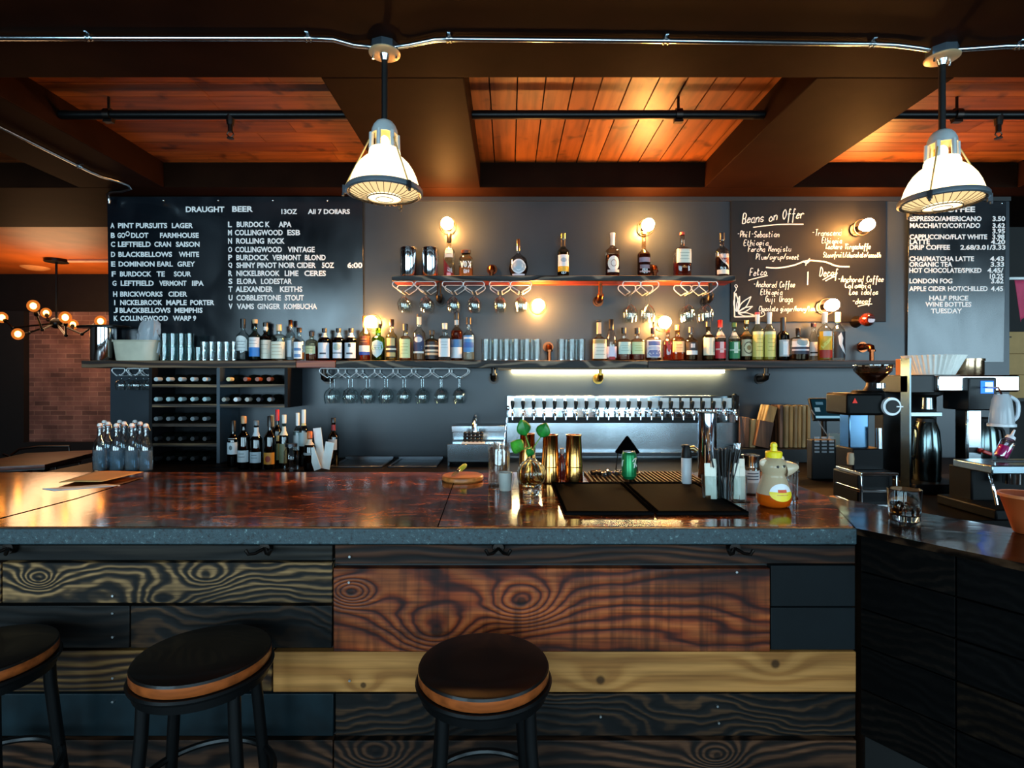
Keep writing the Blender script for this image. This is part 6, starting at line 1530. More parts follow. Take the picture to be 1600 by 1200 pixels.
# ---- espresso machine at the edge of the picture
ex, ed = 2.36, 2.66
t = thing('espresso_machine', 'low dark espresso machine with grey steel cup tray at the picture edge', 'espresso machine', (ex, ed, BACK_Z))
G = lambda y: PZ(y, 2.45) - BACK_Z
m = MB(plain('#080809', 0.45, spec=0.1)); m.bx(-0.14, 0.4, -0.02, 0.12, 0.03, G(742)); m.bx(-0.2, 0.4, -0.22, 0.12, 0.0, 0.05); m.build('body', t, bev=0.008)
m = MB(metal('#8fa0a8', 0.25)); m.bx(-0.20, 0.4, -0.20, 0.02, G(742), G(728)); m.build('cup_tray', t, bev=0.006)
m = MB(STEEL); m.tube([(-0.19, -0.19, G(722)), (0.4, -0.19, G(722))], 0.006, 8)
for x in (-0.18, 0.1, 0.36): m.cyl((x, -0.19, G(728)), (x, -0.19, G(722)), 0.005, n=8)
m.build('cup_rail', t)
for x in (0.0, 0.24):
    m = MB(CHROME); m.cyl((x, -0.08, G(742)), (x, -0.08, G(764)), 0.036, n=24); m.build('group_head', t)
m = MB(CHROME); m.tube(smooth_pts([(-0.17, -0.15, G(742)), (-0.18, -0.18, G(760)), (-0.17, -0.19, G(790))], 3), 0.006, 8); m.build('steam_wand', t)
t = thing('squeeze_bottle', 'tilted clear squeeze bottle of pink liquid on the espresso machine tray', 'bottle', (PX(1566, 2.60), 2.60, 0))
zt_ = BACK_Z + PZ(728, 2.45) - BACK_Z
M = Matrix.Translation((0.0, 0, zt_ + 0.036)) @ Matrix.Rotation(math.radians(28), 4, 'Y')
MB(glass('#f0e8f0', 0.15)).lathe([(0, -0.02), (0.026, -0.02), (0.028, -0.012), (0.028, 0.06), (0.02, 0.075), (0.012, 0.082)], n=20, M=M).build('body', t)
MB(liquid('#e0288c', 0.3)).lathe([(0, -0.017), (0.024, -0.017), (0.0255, -0.01), (0.0255, 0.035), (0, 0.035)], n=20, M=M).build('pink_liquid', t)
MB(plain('#e4e4e8', 0.4)).lathe([(0.02, 0.076), (0.018, 0.09), (0.007, 0.096), (0.004, 0.125), (0, 0.126)], n=16, M=M).build('nozzle', t)

# ---- storage alcove: cardboard boxes, towel on a rail
d = 4.95
zs = PZ(622, d)
cb_ = plain('#a88450', 0.7, var=0.1)
t = thing('storage_rack', 'dark shelf unit carrying the cardboard boxes beyond the wall end', 'shelf', (4.62, d + 0.1, 0))
MB(plain('#141210', 0.6)).bx(-0.58, 0.6, -0.1, 0.24, zs - 0.03, zs).build('shelf_board', t)
for x in (-0.56, 0.58): MB(plain('#141210', 0.6)).bx(x - 0.02, x + 0.02, -0.1, 0.24, 0, zs - 0.03).build('upright', t)
zz = zs
for k, (h, lab) in enumerate(((0.21, 'cardboard box at the bottom of the stack beyond the wall end'), (0.19, 'cardboard box in the middle of the stack beyond the wall end'), (0.20, 'cardboard box on top of the stack beyond the wall end'))):
    c = thing('cardboard_box', lab, 'box', (4.62 + 0.02 * k, d + 0.16, zz), 0, 'cardboard boxes')
    MB(cb_).bx(-0.3, 0.3, -0.15, 0.12, 0, h - 0.002).build('carton', c, bev=0.003)
    m = MB(plain('#2a2218', 0.7))
    for q, w in enumerate((0.14, 0.10)): m.bx(-0.27, -0.27 + w, -0.1512, -0.15, h * 0.72 - q * 0.03, h * 0.72 + 0.012 - q * 0.03)
    m.build('print', c); zz += h
t = thing('towel_rail', 'white bracket fixed at the wall end carrying a pink cloth', 'rail', (4.02, 4.52, PZ(440, 4.5)))
m = MB(WHITE); m.obox((0.012, 0.0, -0.05), (0.024, 0.05, 0.15)); m.tube([(0.02, 0, 0.02), (0.10, 0, 0.03), (0.34, 0, 0.03)], 0.012, 8); m.build('bracket', t)
vs, fs = [], []
for j in range(9):
    for i in range(8):
        u, v = i / 7, j / 8
        vs.append((0.02 + u * (0.20 - 0.06 * v) + 0.05 * v, -0.014 + 0.016 * math.sin(u * 9) * (0.4 + v), -0.02 - v * (0.34 - 0.12 * u) + 0.02 * 0))
for j in range(8):
    for i in range(7): fs.append((j * 8 + i, j * 8 + i + 1, (j + 1) * 8 + i + 1, (j + 1) * 8 + i))
o = MB(plain('#c03a5c', 0.7)).add(vs, fs).build('towel', loc=(4.10, 4.50, PZ(440, 4.5) + 0.03)); tag(o, 'pink cloth hanging from the white bracket at the wall end', 'cloth')
sm = o.modifiers.new('thick', 'SOLIDIFY'); sm.thickness = 0.004

# ================================================================== THINGS ON THE FRONT BAR
Z0 = BAR_Z
def bd_(y): return (EYE - Z0) * F / (y - CY)      # distance of a bar-top point seen at image row y
# ---- two black rubber mats and the ribbed drain mat
def bar_mat(x0, x1, y0, y1, lab):
    t = thing('bar_mat', lab, 'mat', ((x0 + x1) / 2, (y0 + y1) / 2, Z0), 0, 'black bar mats')
    hx, hy = (x1 - x0) / 2, (y1 - y0) / 2
    MB(plain('#0c0c0d', 0.85, spec=0.02)).bx(-hx, hx, -hy, hy, 0, 0.009).build('base', t, bev=0.003)
    m = MB(plain('#080808', 0.8, spec=0.0))
    for a in (-1, 1):
        m.bx(a * hx - 0.008, a * hx + 0.008, -hy, hy, 0.008, 0.013) if False else m.bx(*sorted((a * hx, a * (hx - 0.012))), -hy, hy, 0.009, 0.013)
        m.bx(-hx, hx, *sorted((a * hy, a * (hy - 0.012))), 0.009, 0.0132)
    m.build('raised_border', t, bev=0.0015)
bar_mat(0.195, 0.512, 1.935, 2.49, 'black rubber bar mat in front of the copper shakers')
bar_mat(0.520, 0.845, 1.935, 2.49, 'black rubber bar mat in front of the white gas torch and straw holder')
t = thing('drain_mat', 'ribbed brown drain mat behind the black rubber mats', 'mat', (0.62, 2.645, Z0))
MB(plain('#140d09', 0.7, spec=0.05)).bx(-0.24, 0.27, -0.135, 0.15, 0, 0.004).build('base', t)
m = MB(plain('#3a2618', 0.6, spec=0.08))
for i in range(26): m.bx(-0.24 + i * 0.0204 - 0.0, -0.24 + i * 0.0204 + 0.008, -0.135, 0.15, 0.004, 0.012)
m.build('ribs', t, smooth=False)
# ---- round wooden board with a paring knife
x, y = 723, 750
d = bd_(y)
t = thing('cutting_board', 'round orange wooden cutting board near the back edge of the bar', 'cutting board', (PX(x, d), d, Z0))
MB(wood('round_board', '#a8501c', '#d0702c', '#e08a44', 'X', 4, 3, 0.3, 60.0, 0.4, 0.2, stain=0.15)).lathe([(0, 0), (0.092, 0), (0.098, 0.006), (0.098, 0.020), (0.094, 0.025), (0, 0.025)], n=48).build('board', t)
t = thing('paring_knife', 'small knife with lime handle propped on the round cutting board', 'knife', (PX(x, d), d, Z0 + 0.026))
a, b, c = Vector((-0.045, -0.055, 0.003)), Vector((-0.022, -0.0, 0.016)), Vector((0.008, 0.055, 0.036))
m = MB(plain('#2a2c2a', 0.3, 0.8)); dd = (b - a).normalized(); sd = dd.cross(Vector((0, 0, 1))).normalized()
m.add([a - sd * 0.004, a + sd * 0.004, (a + b) / 2 + sd * 0.015, b + sd * 0.010, b - sd * 0.010, (a + b) / 2 - sd * 0.012] + [v + Vector((0, 0, 0.002)) for v in (a - sd * 0.004, a + sd * 0.004, (a + b) / 2 + sd * 0.015, b + sd * 0.010, b - sd * 0.010, (a + b) / 2 - sd * 0.012)],
      [(5, 4, 3, 2, 1, 0), (6, 7, 8, 9, 10, 11)] + [(i, (i + 1) % 6, 6 + (i + 1) % 6, 6 + i) for i in range(6)]); m.build('blade', t, smooth=False)
m = MB(STEEL); m.tube([b - dd * 0.006, b + dd * 0.01], 0.010, 10); m.build('bolster', t)
MB(plain('#9fb83a', 0.4)).tube([b + dd * 0.008, b + dd * 0.02, c - dd * 0.01, c], [0.009, 0.012, 0.012, 0.009], 12).build('handle', t)

# ---- straw jar with clear straws and a bar spoon
x, d = 780, 2.50
t = thing('straw_jar', 'tall clear jar full of clear straws', 'jar', (PX(x, d), d, Z0))
MB(glass('#f4f6f4', 0.12)).lathe([(0, 0.004), (0.046, 0.0), (0.049, 0.008), (0.049, 0.15), (0.044, 0.165), (0.046, 0.172)], n=32).build('glass_body', t)
st_ = MB(glass('#f2e4dc', 0.25)).tube([(0, 0, 0), (0, 0, 0.185)], 0.0034, 8).build('drinking_straw'); tag(st_, '', 'straw')
us = []
for k in range(18):
    a = k * 2.4; r = 0.006 + 0.0085 * math.sqrt(k)
    q = st_ if not us else st_.copy()
    if us: COL.objects.link(q)
    us.append(1); q.location = (PX(x, d) + r * math.cos(a), d + r * math.sin(a), Z0 + 0.006); q.rotation_euler = (R.uniform(-0.04, 0.04), R.uniform(-0.04, 0.04), 0)
    q['label'] = 'clear drinking straw in the tall jar beside the frosted candle cup'; q['group'] = 'clear straws in the jar'
p0 = Vector((PX(x, d) + 0.004, d - 0.012, Z0 + 0.012)); p1 = P(794, 637, 2.52)
t = thing('bar_spoon', 'long twisted steel bar spoon leaning in the straw jar', 'spoon', p0)
v = p1 - p0
m = MB(STEEL); m.tube([v * (i / 40) + Vector((0.0012 * math.cos(i * 1.6), 0.0012 * math.sin(i * 1.6), 0)) for i in range(41)], 0.0032, 7); m.build('handle', t)
MB(STEEL).sph(v * 0.995, (0.008, 0.006, 0.012), 12, 8).build('tip', t)
# ---- frosted candle cup
x, d = 789.5, bd_(766)
t = thing('candle_cup', 'small frosted white candle cup in front of the straw jar', 'candle holder', (PX(x, d), d, Z0))
fro = newmat('frosted')
b = principled(fro[1], fro[2], S('#d4d8d0'), 0.4); b.inputs['Transmission Weight'].default_value = 0.45
MB(fro[0]).lathe([(0, 0.0), (0.024, 0.0), (0.026, 0.004), (0.031, 0.078), (0.028, 0.078), (0.023, 0.012), (0, 0.01)], n=36).build('cup', t)
MB(plain('#f0eee2', 0.5)).lathe([(0, 0.012), (0.022, 0.012), (0.026, 0.05), (0, 0.05)], n=28).build('wax', t)
# ---- copper shakers
def shaker():
    t = thing('cocktail_shaker', '', 'shaker')
    cp = metal('#e0a058', 0.16)
    MB(cp).lathe([(0, 0.001), (0.038, 0.0), (0.0415, 0.003), (0.0425, 0.01), (0.0405, 0.072), (0.0395, 0.078)], n=40).build('base_tin', t)
    MB(cp).lathe([(0.041, 0.074), (0.0418, 0.080), (0.0405, 0.084), (0.034, 0.214), (0.0365, 0.218), (0.0365, 0.222), (0.033, 0.222), (0.0335, 0.214), (0.030, 0.20), (0, 0.20)], n=40).build('top_tin', t)
    return t
sh = shaker(); us = []
for x, d, lab in ((824, 2.60, 'copper cocktail shaker behind the round plant vase'), (860, 2.545, 'copper cocktail shaker between the plant vase and the lone shaker'), (896.5, 2.545, 'copper cocktail shaker standing next to the ribbed drain mat')):
    place(sh, us, (PX(x, d), d, Z0), 0, lab, 'copper cocktail shakers')
x, d = 878, 2.66
t = thing('bitters_bottle', 'small dark red bottle between the two copper shakers', 'bottle', (PX(x, d), d, Z0))
MB(plain('#6a1418', 0.15, coat=0.5)).lathe([(0, 0), (0.02, 0), (0.021, 0.006), (0.021, 0.085), (0.010, 0.105), (0.009, 0.125)], n=24).build('glass_body', t)
MB(plain('#c8b8b0', 0.4)).lathe([(0.0105, 0.12), (0.0115, 0.145), (0, 0.147)], n=18).build('cap', t)
# ---- round vase with cutting
x, d = 830, bd_(774)
t = thing('plant_vase', 'round clear glass vase with a narrow neck and pothos cutting', 'vase', (PX(x, d), d, Z0))
rv = 0.060
rg_ = newmat('vase_glass')
b = principled(rg_[1], rg_[2], S('#f4f4ea'), 0.02); b.inputs['Transmission Weight'].default_value = 1.0; b.inputs['IOR'].default_value = 1.35
zc = 0.088
prof = [(0, 0.004), (0.026, 0.0), (0.032, 0.004), (0.034, 0.022), (0.030, 0.034)]
prof += [(rv * math.sin(a), zc - rv * math.cos(a)) for a in [math.radians(q) for q in range(38, 164, 9)]]
prof += [(0.017, zc + rv + 0.004), (0.016, zc + rv + 0.03), (0.019, zc + rv + 0.042), (0.015, zc + rv + 0.042), (0.013, zc + rv + 0.03), (0.013, zc + rv + 0.002)]
prof += [((rv - 0.004) * math.sin(a), zc - (rv - 0.004) * math.cos(a)) for a in [math.radians(q) for q in range(160, 40, -10)]] + [(0, 0.046)]
fac = lambda a: 1 + 0.035 * math.cos(9 * a)
MB(rg_[0]).lathe(prof, n=54, sec=fac).build('glass_body', t, ang=25)
MB(liquid('#d8c890', 0.85)).lathe([(0, 0.048)] + [((rv - 0.007) * math.sin(a), zc - (rv - 0.007) * math.cos(a)) for a in [math.radians(q) for q in range(48, 96, 8)]] + [(0, zc + 0.004)], n=32).build('water', t)
m = MB(plain('#b8a060', 0.5))
for k in range(9):
    a = k * 0.9; m.tube(smooth_pts([(0.004 * math.cos(a), 0.004 * math.sin(a), zc + 0.05), (0.03 * math.cos(a), 0.03 * math.sin(a), zc + 0.0), (0.04 * math.cos(a + 0.8), 0.036 * math.sin(a + 0.8), zc - 0.03)], 4), 0.0014, 5)
m.build('roots', t)
stm = MB(plain('#6a9a3a', 0.5))
leafm = plain('#1f7a2c', 0.35, var=0.45, scale=30)
leaf2 = plain('#3f8f2a', 0.35, var=0.5, scale=26)
zn = zc + rv + 0.03
leaves = [((818, 668), 0.034, 0.072, -15, leafm, 20), ((849, 672), 0.032, 0.066, 22, leafm, -10), ((808, 697), 0.034, 0.062, -62, leaf2, 10), ((828, 707), 0.019, 0.04, -160, leafm, 5)]
for (lx, ly), wl_, hl, rot, mt, yaw in leaves:
    c = P(lx, ly, d - 0.03) - Vector((PX(x, d), d, Z0))
    vs = []
    nu, nv = 9, 7
    for i in range(nu):
        u = i / (nu - 1)
        hw = wl_ * (math.sin(math.pi * min(1, u * 1.0)) ** 0.75) * (1.15 - 0.45 * u) * (1 if 0 < u < 1 else 0.02)
        for j in range(nv):
            v_ = -1 + 2 * j / (nv - 1)
            vs.append(Vector((v_ * hw, -0.012 * (1 - abs(v_)) + 0.02 * (u - 0.5) ** 2, (u - 0.5) * hl)))
    MM = Matrix.Translation(c) @ Matrix.Rotation(math.radians(yaw), 4, 'Z') @ Matrix.Rotation(math.radians(rot), 4, 'Y')
    fs = [(i * nv + j, i * nv + j + 1, (i + 1) * nv + j + 1, (i + 1) * nv + j) for i in range(nu - 1) for j in range(nv - 1)]
    lf = MB(mt).add([MM @ v for v in vs], fs).build('leaf', t)
    s_ = lf.modifiers.new('thick', 'SOLIDIFY'); s_.thickness = 0.0012
    base = MM @ Vector((0, 0, -hl / 2))
    stm.tube(smooth_pts([(0, 0, zn - 0.03), (base.x * 0.3, base.y * 0.4, zn + 0.02), base], 4), 0.0022, 6)
stm.build('stem', t)
# ---- steel pourers lying on the drain mat
def pourer():
    t = thing('bottle_pourer', '', 'pourer')
    MB(BLACKP).cyl((0, 0, 0.010), (0.024, 0, 0.010), 0.0085, 0.0095, 12).build('stopper', t)
    MB(CHROME).tube([(0.022, 0, 0.010), (0.036, 0, 0.011), (0.058, 0, 0.018)], [0.006, 0.0045, 0.003], 8).build('spout', t)
    return t
pr = pourer(); us = []
for k in range(9):
    place(pr, us, (PX(925 + (k % 5) * 9.5, 2.66 + 0.02 * (k // 5)), 2.66 + 0.035 * (k // 5) + 0.01 * (k % 2), Z0 + 0.012), R.uniform(0, 6.3), 'small steel pourer with black stopper lying on the ribbed mat', 'bottle pourers on the drain mat')
# ---- green can
x, d = 983, bd_(752)
t = thing('drink_can', 'green drink can with a pale swirl mark on the drain mat', 'can', (PX(x, d), d, Z0 + 0.012))
cg = plain('#0e7a44', 0.28, 0.5, var=0.06)
MB(cg).lathe([(0, 0.003), (0.024, 0.0), (0.029, 0.008), (0.0345, 0.014), (0.0345, 0.112), (0.030, 0.122), (0.0275, 0.126)], n=40).build('body', t)
MB(STEEL).lathe([(0.0275, 0.126), (0.0275, 0.129), (0.026, 0.129), (0.025, 0.125), (0, 0.125)], n=40).build('lid', t)
MB(STEEL).obox((0, -0.004, 0.127), (0.014, 0.024, 0.002)).build('pull_tab', t)
m = MB(plain('#d8dcd0', 0.4))
for k, (a0, z0, a1, z1) in enumerate(((15, 0.085, 55, 0.095), (20, 0.075, 60, 0.06), (48, 0.092, 30, 0.055), (-60, 0.09, -78, 0.06))):
    pts = []
    for i in range(7):
        u = i / 6; a = math.radians(-90 + a0 + (a1 - a0) * u); z = z0 + (z1 - z0) * u + 0.008 * math.sin(math.pi * u)
        pts.append((0.0346 * math.cos(a), 0.0346 * math.sin(a), z))
    m.tube(pts, 0.0028, 5)
m.build('emblem', t)
# ---- black cone stand behind the can
x, d = 980, 2.74
t = thing('cone_stand', 'black pointed cone on a thin wire stand behind the green can', 'cone', (PX(x, d), d, Z0 + 0.0125))
zt = PZ(682, d) - Z0 - 0.0125
MB(plain('#050505', 0.9, spec=0.0)).lathe([(0.0, 0.10), (0.058, 0.10), (0.060, 0.105), (0.006, zt), (0, zt + 0.004)], n=36).build('cone', t)
m = MB(IRON)
for a in (0.4, 2.5, 4.6): m.tube([(0.05 * math.cos(a), 0.05 * math.sin(a), 0.10), (0.062 * math.cos(a), 0.062 * math.sin(a), 0.0)], 0.003, 6)
m.tube([(0.0625 * math.cos(i * math.pi / 12), 0.0625 * math.sin(i * math.pi / 12), 0.003) for i in range(24)], 0.003, 6, True)
m.build('wire_stand', t)
# ---- white gas torch
x, d = 1072.5, bd_(758)
t = thing('kitchen_torch', 'slim white canister torch with black head and brass nozzle', 'torch', (PX(x, d), d, Z0))
MB(plain('#cfd8dc', 0.3)).lathe([(0, 0.0), (0.0215, 0.0), (0.0225, 0.004), (0.0225, 0.122), (0.018, 0.128)], n=32).build('canister', t)
m = MB(BLACKP); m.lathe([(0.0, 0.122), (0.0225, 0.124), (0.0225, 0.14), (0.018, 0.168), (0.012, 0.182), (0, 0.184)], n=28); m.obox((-0.012, 0, 0.168), (0.012, 0.012, 0.03), (0, -0.4, 0)); m.build('head', t)
MB(metal('#b09a6a', 0.3)).tube([(0.012, 0, 0.165), (0.03, -0.004, 0.168), (0.045, -0.006, 0.155)], [0.009, 0.012, 0.011], 12).build('nozzle', t)
# ---- tall steel cylinder
x, d = 1105, 2.66
t = thing('steel_cylinder', 'tall mirror-polished steel cylinder behind the black straws', 'cylinder', (PX(x, d), d, Z0))
H0 = PZ(644, d) - Z0
MB(metal('#cfd8e4', 0.06)).lathe([(0, 0.0), (0.042, 0.0), (0.043, 0.004), (0.043, H0 - 0.002), (0.040, H0), (0.038, H0 - 0.01), (0, H0 - 0.012)], n=44).build('body', t)
MB(plain('#17181a', 0.3, 0.4)).lathe([(0.0435, H0 - 0.006), (0.0445, H0 - 0.006), (0.0445, H0 + 0.002), (0.0405, H0 + 0.002)], n=44).build('rim', t)
# ---- caddy with black straws and sugar sachets
x, d = 1131, bd_(782)
t = thing('condiment_caddy', 'clear partitioned caddy of straws and sachets', 'caddy', (PX(x, d), d, Z0))
ac = glass('#f4f8f8', 0.08)
for dx in (-0.055, 0.0, 0.058):
    m = MB(ac); a_, b_, h = 0.026, 0.028, 0.10
    m.lathe([(0, 0.003), (0.024, 0.0), (0.027, 0.004), (0.030, h), (0.028, h), (0.025, 0.006)], (dx, 0, 0), 28, SOFT); m.build('cup', t, ang=60)
MB(ac).bx(-0.085, 0.09, -0.034, 0.034, -0.0, 0.003).build('base', t)
bs = MB(plain('#0a0a0b', 0.4)).tube([(0, 0, 0), (0, 0, 0.20)], 0.0032, 7).build('drinking_straw'); tag(bs, '', 'straw'); us = []
for k in range(30):
    a = k * 2.4; r = 0.0035 * math.sqrt(k)
    q = bs if not us else bs.copy()
    if us: COL.objects.link(q)
    us.append(1); q.location = (PX(x, d) + r * math.cos(a), d + r * math.sin(a), Z0 + 0.006)
    lean = r / 0.02 * 0.22
    q.rotation_euler = (-lean * math.sin(a) * 0.55, lean * math.cos(a) * 1.2, 0)
    q['label'] = 'black drinking straw fanned out in the clear caddy'; q['group'] = 'black straws in the caddy'
sug = plain('#e6e4d4', 0.6, var=0.05)
def sachet(col):
    m = MB(col); m.obox((0, 0, 0.062), (0.023, 0.005, 0.122)); m.obox((0, 0, 0.1245), (0.023, 0.0015, 0.006)); return m.build('sugar_sachet', bev=0.0015)
sp = sachet(sug); tag(sp, '', 'sachet'); us = []
for grp, dx, n_, lab in (('sachets, side by the steel cylinder', -0.055, 3, 'white sugar sachet in the caddy cup nearest the steel cylinder'), ('sachets, side by the honey bottle', 0.058, 4, 'white sugar sachet in the caddy cup nearest the honey bottle')):
    for k in range(n_):
        q = sp if not us else sp.copy()
        if us: COL.objects.link(q)
        us.append(1); q.location = (PX(x, d) + dx + (-0.011 if k % 2 else 0.0105), d - 0.014 + 0.009 * (k // 2) , Z0 + 0.006 + 0.016 * (k % 3))
        q.rotation_euler = (R.uniform(-0.05, 0.05), R.uniform(-0.05, 0.05), R.uniform(-0.12, 0.12)); q['label'] = lab; q['group'] = grp
# metal stirrer fan in the caddy
m = MB(STEEL)
p = Vector((PX(1139, d + 0.02), d + 0.02, Z0 + 0.012)); e_ = P(1152, 694, d + 0.02) - p
m.tube([(0, 0, 0), e_ * 0.78], 0.0025, 6)
for k in range(5):
    m.tube([e_ * 0.78, e_ * 0.9 + Vector(((k - 2) * 0.006, 0, 0.0)), e_ + Vector(((k - 2) * 0.006, 0, 0.004))], 0.0014, 5)
o = m.build('cocktail_fork', loc=p); tag(o, 'thin steel fork sticking out among the black straws', 'fork')
# ---- shaker jar with steel lid and white label
x, d = 1173, bd_(771)
t = thing('sugar_jar', 'clear jar with steel lid and white label behind the sachets', 'jar', (PX(x, d), d, Z0))
MB(glass('#eef2f4', 0.12)).lathe([(0, 0.003), (0.031, 0), (0.034, 0.006), (0.034, 0.11), (0.030, 0.118)], n=32).build('glass_body', t)
MB(plain('#e8e4dc', 0.7)).lathe([(0, 0.006), (0.030, 0.006), (0.0308, 0.07), (0, 0.07)], n=28).build('sugar', t)
m = MB(plain('#e6eaec', 0.5)); n_ = 14
vs = [(0.0346 * math.cos(math.radians(-90 - 70 + 140 * i / n_)), 0.0346 * math.sin(math.radians(-90 - 70 + 140 * i / n_)), z) for z in (0.05, 0.10) for i in range(n_ + 1)]
m.add(vs, [(i, i + 1, n_ + 2 + i, n_ + 1 + i) for i in range(n_)])
m.use(plain('#5a6470', 0.5))
for zz_ in (0.062, 0.074, 0.086):
    vs = [(0.035 * math.cos(math.radians(-90 - 45 + 80 * i / n_)), 0.035 * math.sin(math.radians(-90 - 45 + 80 * i / n_)), z) for z in (zz_, zz_ + 0.005) for i in range(n_ + 1)]
    m.add(vs, [(i, i + 1, n_ + 2 + i, n_ + 1 + i) for i in range(n_)])
m.build('label', t)
MB(metal('#c8d0d6', 0.12)).lathe([(0.0305, 0.112), (0.0345, 0.114), (0.033, 0.150), (0.036, 0.156), (0.036, 0.162), (0.02, 0.166), (0, 0.167)], n=32).build('lid', t)
# ---- honey bottle shaped like an animal, yellow cap
x, d = 1209, bd_(790)
t = thing('honey_bottle', 'squeeze honey bottle with animal-shaped head and yellow cap', 'bottle', (PX(x, d), d, Z0), 0)
hp = liquid('#d8c4a0', 0.4)
k = d / F
hb = MB(liquid('#d0560c', 0.25)); hb.lathe([(0, 0.003), (0.046, 0), (0.056, 0.008), (0.062, 0.028), (0.0615, 0.048)], n=40); hb.use(hp)
hb.lathe([(0.0615, 0.048), (0.061, 0.052), (0.052, 0.082), (0.046, 0.100), (0.042, 0.112), (0.040, 0.122), (0.047, 0.135), (0.051, 0.150), (0.046, 0.168), (0.030, 0.180), (0.024, 0.184), (0.024, 0.194)], n=40).build('body', t, ang=70)
MB(liquid('#c8540c', 0.3)).lathe([(0, 0.047), (0.0585, 0.047), (0, 0.0485)], n=36).build('honey', t)
m = MB(plain('#d8c4a8', 0.35, var=0.1))
for ex_, ey_ in ((-0.044, 0.165), (0.018, 0.178)): m.sph((ex_, -0.012, ey_), (0.016, 0.008, 0.015), 14, 10)
m.build('ear', t)
MB(plain('#cbb698', 0.3, var=0.1)).lathe([(0.030, 0.0), (0.026, 0.02), (0.016, 0.042), (0.010, 0.052), (0, 0.055)], (0.028, -0.02, 0.142), 20, None, Matrix.Rotation(math.radians(80), 4, 'Y')).build('muzzle', t)
m = MB(plain('#0c0a0a', 0.2)); m.sph((0.084, -0.02, 0.132), (0.005, 0.005, 0.005), 10, 8); m.sph((-0.008, -0.0495, 0.154), (0.005, 0.003, 0.005), 10, 8); m.sph((0.016, -0.047, 0.156), (0.005, 0.003, 0.005), 10, 8); m.build('eyes_and_nose', t)
# label: white disc with yellow foot and red patch, following the belly
def on_belly(a_deg, z, lift=0.0015):
    pr_ = [(0.056, 0.008), (0.062, 0.028), (0.061, 0.052), (0.052, 0.082), (0.046, 0.100)]
    r = 0.05
    for (r0, z0), (r1, z1) in zip(pr_, pr_[1:]):
        if z0 <= z <= z1: r = r0 + (r1 - r0) * (z - z0) / (z1 - z0)
    a = math.radians(-90 + a_deg); return ((r + lift) * math.cos(a), (r + lift) * math.sin(a), z)
m = MB()
def patch(fn, col, lift, nu=14, nv=10):
    m.use(plain(col, 0.4, var=0.04)); vs = []
    for j in range(nv + 1):
        z, hw = fn(j / nv)
        for i in range(nu + 1): vs.append(on_belly(4 + hw * (-1 + 2 * i / nu), z, lift))
    m.add(vs, [(j * (nu + 1) + i, j * (nu + 1) + i + 1, (j + 1) * (nu + 1) + i + 1, (j + 1) * (nu + 1) + i) for j in range(nv) for i in range(nu)])
ov = lambda u: (0.060 - 0.032 * math.cos(math.pi * u), 44 * math.sin(math.pi * u) + 0.01)
patch(ov, '#e8eaee', 0.0012)
patch(lambda u: ov(u * 0.52), '#f0d428', 0.0018)
patch(lambda u: (0.060 + 0.011 * u, 16), '#d84a20', 0.0024, 8, 4)
patch(lambda u: (0.050 + 0.003 * u, 20), '#c88a18', 0.0024, 8, 2)
m.build('label', t)
MB(plain('#f0d81c', 0.3, var=0.03)).lathe([(0.026, 0.182), (0.029, 0.183), (0.030, 0.202), (0.027, 0.206), (0.013, 0.208), (0.011, 0.222), (0.013, 0.224), (0.011, 0.236), (0.005, 0.240), (0, 0.24)], n=30).build('cap', t)
# clear tumbler behind the honey, tumbler with drink on the wing
x, d = 1233, bd_(780)
o = tumbler(0.034, 0.15).build('tumbler', loc=(PX(x, d), d, Z0)); tag(o, 'empty clear tumbler half hidden behind the honey bottle', 'glass')
x, y, d = 1413, 812, bd_(812)
t = thing('whisky_tumbler', 'heavy clear tumbler with a little amber drink on the angled bar return', 'glass', (PX(x, d), d, Z0))
tg = newmat('tumbler_glass')
b = principled(tg[1], tg[2], S('#f4f8f8'), 0.01); b.inputs['Transmission Weight'].default_value = 1.0; b.inputs['IOR'].default_value = 1.45
MB(tg[0]).lathe([(0, 0.0), (0.042, 0.0), (0.045, 0.004), (0.051, 0.104), (0.0495, 0.106), (0.048, 0.104), (0.0425, 0.022), (0.036, 0.018), (0, 0.018)], n=48).build('glass_body', t)
MB(liquid('#a86a30', 0.7)).lathe([(0, 0.0185), (0.040, 0.0195), (0.0435, 0.042), (0, 0.043)], n=40).build('drink', t)
m = MB(rg_[0])
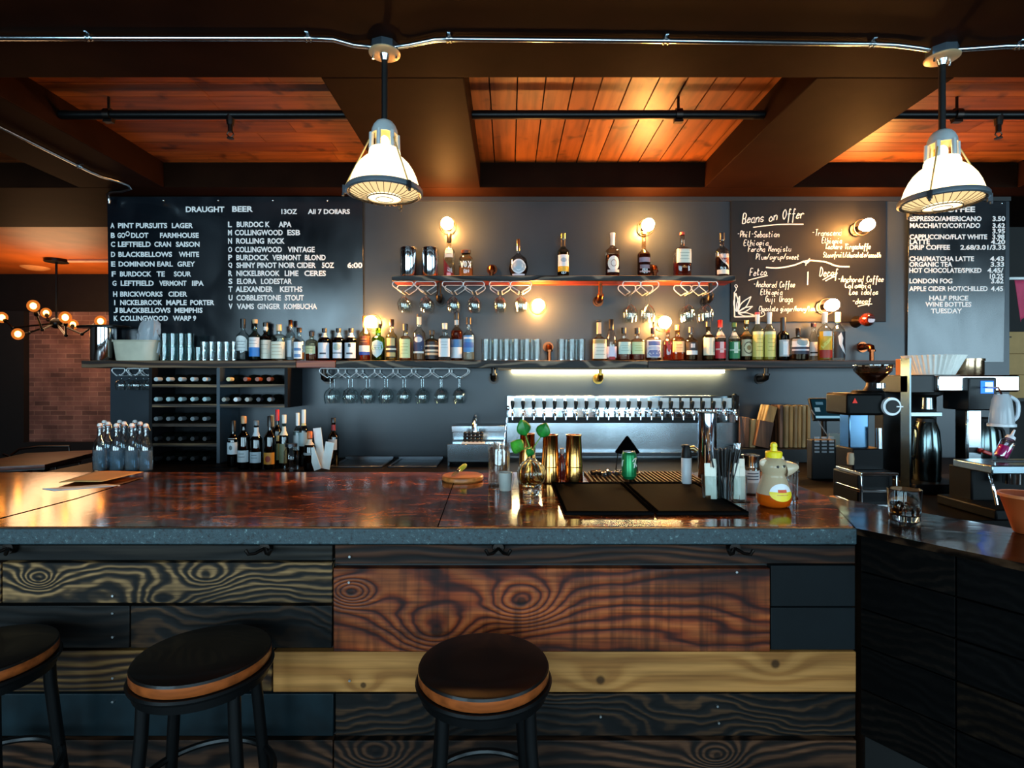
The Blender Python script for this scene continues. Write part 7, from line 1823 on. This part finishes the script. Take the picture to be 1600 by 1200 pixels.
for k, (dx, dy, r_) in enumerate(((-0.014, -0.01, 0.4), (0.016, 0.006, 1.1), (0.0, 0.02, 0.2))): m.obox((dx, dy, 0.042), (0.022, 0.022, 0.022), (0.3 * k, 0.4, r_))
m.build('ice_cubes', t, bev=0.003)
# orange plastic bowl at the picture edge
t = thing('orange_bowl', 'orange bowl on the bar return, cut by the picture edge', 'bowl', (1.615, 1.715, Z0))
MB(plain('#94401a', 0.4)).lathe([(0, 0.0), (0.030, 0.0), (0.034, 0.004), (0.048, 0.05), (0.066, 0.112), (0.070, 0.116), (0.066, 0.120), (0.062, 0.114), (0.044, 0.05), (0.030, 0.008), (0, 0.006)], n=44).build('bowl', t)
MB(plain('#b8683a', 0.35)).lathe([(0.066, 0.112), (0.073, 0.113), (0.073, 0.122), (0.066, 0.122)], n=44, closed=True).build('rim', t)
# ---- menus lying on the bar
def sheet(corners, z, col, lab, name, th=0.0015, fold=0.0):
    pts = [Vector((*topt(x, y, Z0), 0)) for x, y in corners]
    c = sum(pts, Vector()) / len(pts)
    m = MB(plain(col, 0.6, var=0.05)); n = 8; vs = []
    for j in range(n + 1):
        for i in range(n + 1):
            u, v = i / n, j / n
            p = (pts[0] * (1 - u) + pts[1] * u) * (1 - v) + (pts[3] * (1 - u) + pts[2] * u) * v
            vs.append((p.x - c.x, p.y - c.y, fold * (math.sin(u * math.pi) * 0.4 + max(0, u - 0.55) ** 2 * 2.0)))
    m.add(vs, [(j * (n + 1) + i, j * (n + 1) + i + 1, (j + 1) * (n + 1) + i + 1, (j + 1) * (n + 1) + i) for j in range(n) for i in range(n)])
    o = m.build(name, loc=(c.x, c.y, Z0 + z))
    s = o.modifiers.new('thick', 'SOLIDIFY'); s.thickness = th; s.offset = 1
    return tag(o, lab, 'paper')
sheet([(66, 764), (166, 757), (188, 759), (84, 767)], 0.002, '#dfe4ea', 'white paper sheet under the kraft menu on the bar', 'paper_sheet')
sheet([(92, 757.5), (160, 757.5), (224, 742), (150, 740)], 0.009, '#c9975a', 'kraft paper menu lying on the bar top', 'paper_menu', 0.003, 0.012)
